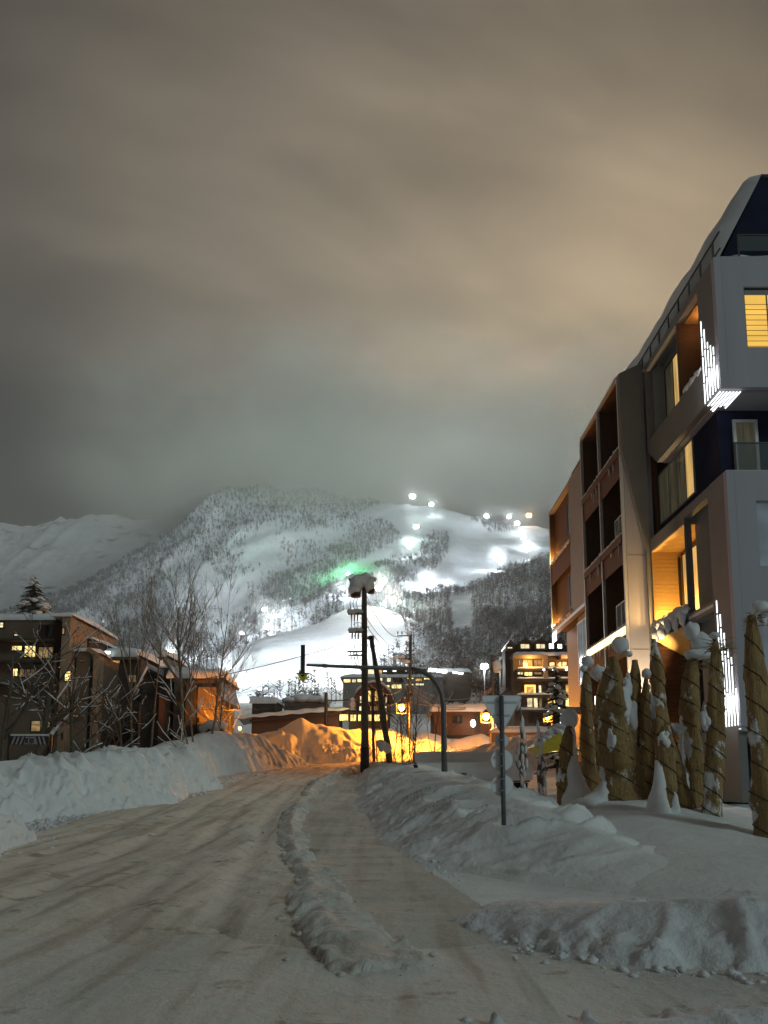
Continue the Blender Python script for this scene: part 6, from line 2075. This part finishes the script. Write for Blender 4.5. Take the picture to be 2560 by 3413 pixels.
# ---- low lodge across the street with lit end
D = 92.0
lo = thing('low_lodge', 'long low lodge with a deep snow roof and a bright glazed end', 'building', (float(W(1000, 2420, D)[0]), D, Gf(-10, D)))
a = V(838, 2440, D); b = V(1130, 2378, D)
MB().box(a.x, b.x, D, D + 8, a.z - 1, b.z).build('wall', M['wall_red'], lo)
pf = [V(832, 2399, D - 0.6), V(1140, 2372, D - 0.6), V(1140, 2380, D - 0.6), V(832, 2406, D - 0.6)]
MB().prism([tuple(p) for p in pf][::-1], (0, 9, 0)).build('eave', M['wall_dark'], lo)
xs = np.linspace(V(828, 0, D).x, V(1196, 0, D).x, 60)
P = np.zeros((60, 6, 3))
for i, x in enumerate(xs):
    px = 828 + 368 * i / 59
    ye = np.interp(px, [828, 1140, 1196], [2400, 2371, 2366]); yt = np.interp(px, [828, 900, 1000, 1090, 1150, 1196], [2386, 2372, 2358, 2346, 2348, 2362])
    for j, (f, dy) in enumerate(((0, -0.8), (0.35, -1.0), (0.55, -0.6), (0.8, 3.0), (1.0, 6.0), (0.2, 9.0))):
        z = float(V(px, ye + (yt - ye) * f, D).z)
        P[i, j] = (x, D + dy, z + 0.06 * math.sin(i * 0.7 + j))
me = mesh_arrays('roof_snow', P, grid_faces(60, 6)); smooth(me); link('roof_snow', me, M['snow_roof'], lo)
face_win(lo, 1130, 1162, 2379, 2404, D - 0.2, 'glass_lit', (0.25, 0.5, 0.75))
face_box(lo, 'glazed_wing', 'wall_dark', 1162, 1300, 2374, 2440, D + 1, 6)
for k in range(5):
    face_win(lo, 1166 + k * 26, 1189 + k * 26, 2380, 2405, D + 0.9, 'glass_lit', (0.5,))
lamp(lo, V(1150, 2412, D - 2.5), 160, (1.0, 0.8, 0.35), 0.5)
h1 = thing('small_house', 'square dark house with a snow block on its roof left of the lodge', 'house', (float(W(880, 2380, 118)[0]), 118, Gf(-19, 118)))
face_box(h1, 'wall', 'wall_dark', 838, 918, 2344, 2440, 118, 8)
snow_slab(h1, 836, 920, 2322, 2345, 118, 8, 22, lump=0.3)
face_box(h1, 'window', 'glass_dark', 852, 870, 2352, 2364, 117.95, 0.04)
h2 = thing('small_house', 'broad low house buried under a rounded snow roof behind the lodge', 'house', (float(W(1010, 2360, 124)[0]), 124, Gf(-14, 124)))
face_box(h2, 'wall', 'wall_brown', 946, 1090, 2342, 2420, 124, 8)
mb = MB()
for k, (x, y, rx, ry) in enumerate(((975, 2338, 34, 14), (1010, 2332, 44, 18), (1050, 2336, 44, 16), (1080, 2340, 24, 12))):
    mb.blob(V(x, y, 127), rx * 127 / FPX, 4.0, ry * 127 / FPX, k, 0.12, 18, 8)
mb.build('roof_snow', M['snow_roof'], h2, True)
MB().box(V(938, 0, 124).x, V(944, 0, 124).x, 124, 124.4, V(938, 2345, 124).z, V(938, 2326, 124).z).build('chimney', M['paper'], h2)

# ---- chalet with arched gambrel roof and tall lit windows
D = 108.0
ch = thing('chalet', 'chalet with a dark gambrel roof and tall glowing gable windows', 'building', (float(W(1245, 2400, D)[0]), D, Gf(-2, D)))
out = [(1182, 2345), (1194, 2312), (1214, 2294), (1245, 2284), (1276, 2292), (1296, 2310), (1308, 2345)]
MB().prism([tuple(V(1190, 2440, D)), tuple(V(1300, 2440, D))] + [tuple(V(x * 0.9 + 1245 * 0.1, y + 5, D)) for x, y in out[::-1]], (0, 9, 0)).build('wall', M['wall_dark'], ch)
for (x0, y0), (x1, y1) in zip(out[:-1], out[1:]):
    rf = MB().bar(V(x0, y0, D - 0.3), V(x1, y1, D - 0.3), 1.0, 0.55).build('roof', M['wall_red'], ch)
    MB().bar(V(x0, y0 - 5, D + 3), V(x1, y1 - 5, D + 3), 6.5, 0.3, up=(0, 0, 1)).build('roof_snow', M['snow_roof'], rf)
for x0, x1, y0, y1, pm in ((1198, 1208, 2318, 2344, 'glass_lit2'), (1212, 1222, 2306, 2344, 'glass_lit2'), (1226, 1244, 2300, 2340, 'glass_lit'), (1248, 1264, 2302, 2338, 'glass_amber'), (1268, 1280, 2308, 2340, 'glass_lit'), (1284, 1292, 2322, 2344, 'glass_lit2'), (1196, 1226, 2352, 2370, 'glass_lit2'), (1232, 1262, 2352, 2370, 'glass_dim'), (1268, 1290, 2352, 2370, 'glass_lit2')):
    face_win(ch, x0, x1, y0, y1, D, pm, (0.5,) if x1 - x0 > 15 else ())

# ---- hotel at the foot of the run
D = 205.0
ho = thing('hotel', 'broad flat roofed hotel at the foot of the run with rows of lit windows', 'building', (float(W(1290, 2340, D)[0]), D, Gf(1, D)))
face_box(ho, 'wall', 'wall_grey', 1142, 1470, 2256, 2400, D, 14)
face_box(ho, 'upper_wall', 'wall_dark', 1218, 1420, 2228, 2256, D + 5, 9)
snow_slab(ho, 1138, 1474, 2246, 2258, D, 13, 31, over=0.5, lump=0.5)
snow_slab(ho, 1214, 1424, 2222, 2230, D + 5, 9, 32, over=0.5)
for x0, x1, y0, y1, pm in ((1144, 1170, 2262, 2276, 'glass_lit'), (1172, 1188, 2262, 2276, 'glass_lit2'), (1190, 1208, 2262, 2275, 'glass_lit'), (1262, 1276, 2258, 2272, 'glass_lit2'), (1288, 1304, 2258, 2274, 'glass_lit2'), (1310, 1344, 2260, 2275, 'glass_dark'), (1356, 1380, 2258, 2264, 'glass_lit'), (1384, 1408, 2260, 2272, 'glass_amber'), (1412, 1436, 2258, 2266, 'glass_lit'),
                           (1266, 1300, 2282, 2292, 'glass_lit'), (1304, 1340, 2280, 2296, 'glass_lit'), (1350, 1380, 2278, 2286, 'glass_lit2'), (1384, 1414, 2276, 2286, 'glass_lit2'), (1152, 1162, 2300, 2310, 'glass_dim')):
    face_win(ho, x0, x1, y0, y1, D, pm, (0.5,) if x1 - x0 > 22 else (), fr=0.15)
for x0, x1, y0, y1, pm in ((1226, 1248, 2230, 2248, 'glass_lit2'), (1262, 1274, 2232, 2246, 'glass_amber'), (1276, 1290, 2234, 2240, 'glass_cold'), (1308, 1322, 2233, 2240, 'glass_cold'), (1350, 1356, 2232, 2240, 'glass_lit2')):
    face_win(ho, x0, x1, y0, y1, D + 5, pm, fr=0.12)
# lift station, its long white line made of glowing strips
D = 240.0
ls = thing('lift_station', 'lift station with a long glowing white strip on its roof edge at the foot of the run', 'building', (float(W(1480, 2280, D)[0]), D, Gf(20, D)))
face_box(ls, 'wall', 'wall_dark', 1398, 1566, 2240, 2330, D, 8)
for k in range(9):
    x0 = 1402 + k * 18; y = 2224 + 0.14 * (x0 - 1402)
    if k in (5, 8): continue
    face_box(ls, 'glow_strip', 'glow_white', x0, x0 + 16, y, y + (9 if k < 5 else 5), D - 1.0, 0.3)
snow_slab(ls, 1396, 1568, 2226, 2242, D + 1.5, 6, 41, over=0.3, lump=0.4)
face_box(ls, 'glow_strip', 'glow_white', 1222, 1240, 2224, 2230, D - 30, 0.3)
lamp(ls, V(1480, 2236, D - 6), 1200, (0.9, 1.0, 0.97), 1.0)
# floodlit white tree and wall to its right
fx = V(1614, 2224, 165)
fl = thing('floodlight', 'bright white floodlight above a frosted hedge left of the dormer hotel', 'floodlight', (fx.x, 165, Gf(fx.x, 165)), 'floodlights on the ski runs')
MB().tube([(fx.x, 165, Gf(fx.x, 165) - 0.5), (fx.x, 165, fx.z)], [0.16, 0.1], 6).build('pole', M['grey_metal'], fl)
for k in (-1, 1):
    MB().blob((fx.x + 0.4 * k, 164.8, fx.z + 0.2), 0.45, 0.3, 0.6, 1, 0, 10, 8).build('lamp_head', M['flood_lens'], fl, True)
lamp(fl, (fx.x, 163.8, fx.z - 0.6), 3000, (0.93, 1.0, 0.98), 0.4)

# ---- low brown house on the right of the street
D = 84.0
bh = thing('low_house', 'low brown house with a thick snow roof behind the orange snow slope', 'house', (float(W(1540, 2420, D)[0]), D, Gf(9, D)))
face_box(bh, 'wall', 'wall_red', 1448, 1648, 2368, 2450, D, 7)
snow_slab(bh, 1440, 1656, 2344, 2372, D - 0.6, 8, 51, over=0.2, lump=0.3)
face_win(bh, 1508, 1542, 2384, 2412, D, 'glass_dark', (0.5,))
face_box(bh, 'door', 'wall_dark', 1580, 1600, 2380, 2440, D - 0.05, 0.05)
bl2 = MB().blob(V(1577, 2411, D - 1.2), 0.28, 0.2, 0.42, 1, 0, 10, 8).build('porch_light', M['white_bulb'], bh, True)
lamp(bl2, V(1577, 2413, D - 1.8), 50, (1.0, 0.85, 0.6), 0.2)
face_box(bh, 'porch_post', 'wall_tan', 1640, 1646, 2378, 2440, D - 1.5, 0.15)
bank('snow_mound', 'dark rounded snow mound in front of the low brown house', [(8.0, 79, 1.6, 2.2, 2.2), (10.5, 79, 2.3, 2.4, 2.4), (12.5, 79, 1.4, 2.2, 2.2)], 0.2, 'snow', flute=0.05, crumble=0.0, seed=123, lobes=0.1, power=(1.8, 1.8), cat='snow mound')

# ---- dormer hotel
D = 147.0
dh = thing('dormer_hotel', 'tall hotel with dormered top floor and glowing amber balconies', 'building', (float(W(1790, 2430, D)[0]), D, Gf(30, D)))
face_box(dh, 'wall', 'wall_brown', 1716, 1930, 2186, 2480, D, 16)
face_box(dh, 'side_bay', 'wall_dark', 1686, 1718, 2170, 2300, D + 3, 8)
face_box(dh, 'attic_wall', 'wall_dark', 1716, 1930, 2150, 2186, D + 2.5, 12)
snow_slab(dh, 1714, 1932, 2172, 2186, D - 0.8, 3.4, 61, over=0.3, lump=0.3)
for cx, w, top in ((1700, 26, 2142), (1750, 44, 2132), (1802, 44, 2132), (1838, 26, 2130), (1866, 24, 2132), (1898, 28, 2156)):
    yb = 2166 if cx < 1890 else 2172
    p = [V(cx - w / 2, yb, D + 1.2), V(cx + w / 2, yb, D + 1.2), V(cx + w / 2, top + 14, D + 1.2), V(cx, top, D + 1.2), V(cx - w / 2, top + 14, D + 1.2)]
    dm = MB().prism([tuple(q) for q in p], (0, 5, 0)).build('dormer', M['wall_dark'], dh)
    for q0, q1 in ((p[4], p[3]), (p[3], p[2])):
        e = (q1 - q0).normalized() * 0.3
        MB().bar(q0 + Vector((0, 2.2, 0.2)) - e, q1 + Vector((0, 2.2, 0.2)) + e, 5.5, 0.3).build('dormer_roof', M['roof_dark'], dm)
    a = V(cx - w * 0.36, yb - 3, D + 1.1); b = V(cx + w * 0.36, top + 13, D + 1.1)
    window(dm, 'y', D + 1.12, a.x, b.x, a.z, b.z, 'glass_cold' if cx in (1838, 1866) else 'glass_lit2', (0.5,), fr=0.12)
# floors: amber fascia, glazing, balcony slabs with snow
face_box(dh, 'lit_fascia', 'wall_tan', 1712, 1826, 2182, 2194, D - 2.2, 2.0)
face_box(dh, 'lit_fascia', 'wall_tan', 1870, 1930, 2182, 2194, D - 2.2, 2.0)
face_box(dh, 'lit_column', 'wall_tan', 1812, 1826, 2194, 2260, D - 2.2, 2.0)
lamp(dh, V(1770, 2200, D - 3.2), 900, (1.0, 0.5, 0.12), 0.6)
lamp(dh, V(1895, 2200, D - 3.2), 700, (1.0, 0.45, 0.15), 0.6)
for (x0, x1, y0, y1, pm, ml) in ((1742, 1776, 2196, 2226, 'glass_amber', (0.5,)), (1778, 1806, 2196, 2226, 'glass_dim', (0.5,)), (1730, 1735, 2198, 2220, 'glass_lit2', ()), (1830, 1850, 2206, 2222, 'glass_lit', ()), (1852, 1872, 2204, 2222, 'glass_dim', (0.5,)), (1874, 1890, 2204, 2220, 'glass_lit', ()), (1892, 1912, 2192, 2218, 'glass_lit', ()),
                                (1724, 1745, 2236, 2250, 'glass_lit2', (0.5,)), (1746, 1776, 2236, 2254, 'glass_lit', (0.5,)), (1778, 1808, 2236, 2250, 'glass_dim', (0.5,)), (1738, 1742, 2286, 2302, 'glass_lit', ()), (1746, 1788, 2280, 2314, 'glass_amber', ()), (1794, 1806, 2282, 2314, 'glass_lit2', ()), (1812, 1842, 2278, 2314, 'glass_dark', (0.5,)), (1846, 1862, 2280, 2300, 'glass_cold', ()), (1862, 1872, 2284, 2314, 'glass_lit2', ()),
                                (1756, 1776, 2324, 2362, 'glass_lit2', ()), (1778, 1794, 2324, 2362, 'glass_lit2', ()), (1796, 1810, 2324, 2362, 'glass_dim', ()), (1824, 1842, 2326, 2350, 'glass_amber', ()), (1844, 1864, 2330, 2346, 'glass_lit', ()), (1762, 1802, 2376, 2410, 'glass_dark', (0.5,)), (1884, 1910, 2280, 2310, 'glass_amber', (0.5,)), (1884, 1910, 2326, 2356, 'glass_lit', (0.5,))):
    face_win(dh, x0, x1, y0, y1, D, pm, ml, fr=0.14)
fr_ = MB()
a = V(1750, 2312, D - 0.2); b = V(1784, 2283, D - 0.2)
fr_.box(a.x, b.x, D - 0.22, D - 0.14, b.z - 0.3, b.z).box(a.x, a.x + 0.28, D - 0.22, D - 0.14, a.z, b.z - 0.3).box(b.x - 0.28, b.x, D - 0.22, D - 0.14, a.z, b.z - 0.3)
fr_.build('light_frame', M['glow_amber'], dh)
for y in (2228, 2262, 2316, 2366):
    bf = face_box(dh, 'balcony_floor', 'wall_dark', 1724, 1930, y, y + 7, D - 2.2, 2.2)
    snow_slab(bf, 1726, 1928, y - 5, y, D - 2.1, 1.0, y, over=0.1, lump=0.5)
for x in (1813, 1845, 1888):
    MB().blob(V(x, 2232, D - 2.4), 0.22, 0.2, 0.22, 1, 0, 8, 6).build('bulb', M['glow_white'], dh, True)
for x in (1812, 1870):
    face_box(dh, 'pier', 'wall_dark', x, x + 6, 2270, 2440, D - 1.0, 1.0)
# dark wall with orange light in front of the hotel
rw = thing('retaining_wall', 'long low wall under snow glowing orange below the dormer hotel', 'wall', (float(W(1770, 2490, 62)[0]), 62, Gf(12, 62)))
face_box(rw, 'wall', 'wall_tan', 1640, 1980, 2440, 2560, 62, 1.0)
snow_slab(rw, 1638, 1984, 2428, 2442, 62, 1.2, 71, over=0.15, lump=0.3)
lamp(rw, V(1700, 2425, 60), 60, SOD, 0.3)

# ---- yellow lit canopy / tarpaulin at the foot of the main building
tp_ = thing('snowy_awning', 'yellow lit awning under snow between the snow cone and the trunks', 'awning', V(1832, 2560, 26))
MB().prism([tuple(V(1795, 2486, 26)), tuple(V(1872, 2438, 26)), tuple(V(1880, 2500, 26)), tuple(V(1830, 2506, 26))], (0, 2.5, 0)).build('canvas', M['yellow'], tp_)
MB().tube([V(1800, 2490, 26), V(1806, 2640, 26)], 0.04, 6).build('post', M['birch'], tp_)
mb = MB()
for k in range(5):
    mb.blob(V(1806 + k * 16, 2474 - k * 11, 26.6), 0.28, 0.6, 0.2, k, 0.2, 10, 6)
mb.build('awning_snow', M['snow_roof'], tp_, True)
lamp(tp_, V(1850, 2510, 26.6), 10, (1.0, 0.7, 0.2), 0.1)

conifer(1608, 2300, 168, 5.5, 1.7, 9, 'frosted white conifer glowing under the floodlight by the dormer hotel')
conifer(1632, 2300, 170, 4.5, 1.5, 10, 'smaller frosted conifer beside the glowing one')
# ------------------------------------------------------------------ haze
HAZE = True
if HAZE:
    hz = MB().box(-2900, 2900, -260, 3050, -3, 992).build('haze', None)
    hm = bpy.data.materials.new('night haze'); hm.use_nodes = True
    hn = hm.node_tree.nodes; hl = hm.node_tree.links
    hn.clear()
    ho = hn.new('ShaderNodeOutputMaterial'); hv = hn.new('ShaderNodeVolumePrincipled')
    hv.inputs['Color'].default_value = (0.92, 0.94, 0.95, 1)
    hv.inputs['Density'].default_value = 0.00021
    hv.inputs['Anisotropy'].default_value = 0.3
    hl.new(hv.outputs[0], ho.inputs['Volume'])
    hz.data.materials.append(hm)
    tag(hz, 'thin pale night haze hanging in the air', 'haze', kind='stuff')

# mist spheres added to give each floodlight a halo
HALOED = [o for o in bpy.data.objects if o.name.startswith('floodlight')]
mb = MB()
for o in HALOED:
    lp = [c for c in o.children if c.type == 'LIGHT'][0]
    p = parent_loc(o) + lp.location if lp.location.length < 120 else lp.location
    mb.blob((p.x, p.y, p.z), 13.0 * p.y / 735.0, 13.0 * p.y / 735.0, 13.0 * p.y / 735.0, 1, 0.0, 16, 10)
mm = mb.build('haze', None)
mt = bpy.data.materials.new('halo mist'); mt.use_nodes = True
mt.node_tree.nodes.clear()
mo = mt.node_tree.nodes.new('ShaderNodeOutputMaterial'); mv = mt.node_tree.nodes.new('ShaderNodeVolumePrincipled')
mv.inputs['Color'].default_value = (0.95, 0.97, 0.97, 1)
mv.inputs['Density'].default_value = 0.0036
mv.inputs['Anisotropy'].default_value = 0.0
mt.node_tree.links.new(mv.outputs[0], mo.inputs['Volume'])
mm.data.materials.append(mt)
tag(mm, 'added mist spheres making halos round the floodlights on the runs', 'haze', kind='stuff')

# low cloud lying on the summit
CLOUD = True
if CLOUD:
    cb = MB().box(-760, 700, 1180, 2250, 490, 900).build('cloud', None)
    cm = bpy.data.materials.new('low cloud'); cm.use_nodes = True
    nt = cm.node_tree; nt.nodes.clear()
    co = nt.nodes.new('ShaderNodeOutputMaterial'); cv = nt.nodes.new('ShaderNodeVolumePrincipled')
    cv.inputs['Color'].default_value = (0.97, 0.93, 0.88, 1)
    cv.inputs['Anisotropy'].default_value = 0.2
    geo = nt.nodes.new('ShaderNodeNewGeometry'); sp = nt.nodes.new('ShaderNodeSeparateXYZ')
    nt.links.new(geo.outputs['Position'], sp.inputs[0])
    nz = noise_node(nt, 0.0042, 3.0, 0.55, stretch=(1.0, 1.0, 1.8))

    def mr(v, a0, a1, b0, b1):
        n = nt.nodes.new('ShaderNodeMapRange'); n.interpolation_type = 'SMOOTHSTEP'
        nt.links.new(v, n.inputs[0])
        for i, q in enumerate((a0, a1, b0, b1)): n.inputs[i + 1].default_value = q
        return n.outputs[0]

    def mul(a, b_, op='MULTIPLY'):
        n = nt.nodes.new('ShaderNodeMath'); n.operation = op; n.use_clamp = op == 'SUBTRACT'
        for i, q in enumerate((a, b_)):
            if isinstance(q, float): n.inputs[i].default_value = q
            else: nt.links.new(q, n.inputs[i])
        return n.outputs[0]
    hgt = mul(mr(sp.outputs[2], 505.0, 650.0, 0.0, 1.0), mr(sp.outputs[2], 780.0, 900.0, 1.0, 0.0))
    side = mul(mr(sp.outputs[0], -740.0, -380.0, 0.0, 1.0), mr(sp.outputs[0], 380.0, 690.0, 1.0, 0.0))
    back = mul(mr(sp.outputs[1], 1180.0, 1330.0, 0.0, 1.0), mr(sp.outputs[1], 2000.0, 2240.0, 1.0, 0.0))
    dens = mul(mul(mul(hgt, side), back), mr(nz, 0.36, 0.66, 0.15, 1.0))
    nt.links.new(mul(dens, 0.0085), cv.inputs['Density'])
    nt.links.new(cv.outputs[0], co.inputs['Volume'])
    cb.data.materials.append(cm)
    tag(cb, 'low grey cloud lying over the mountain top', 'cloud', kind='stuff')
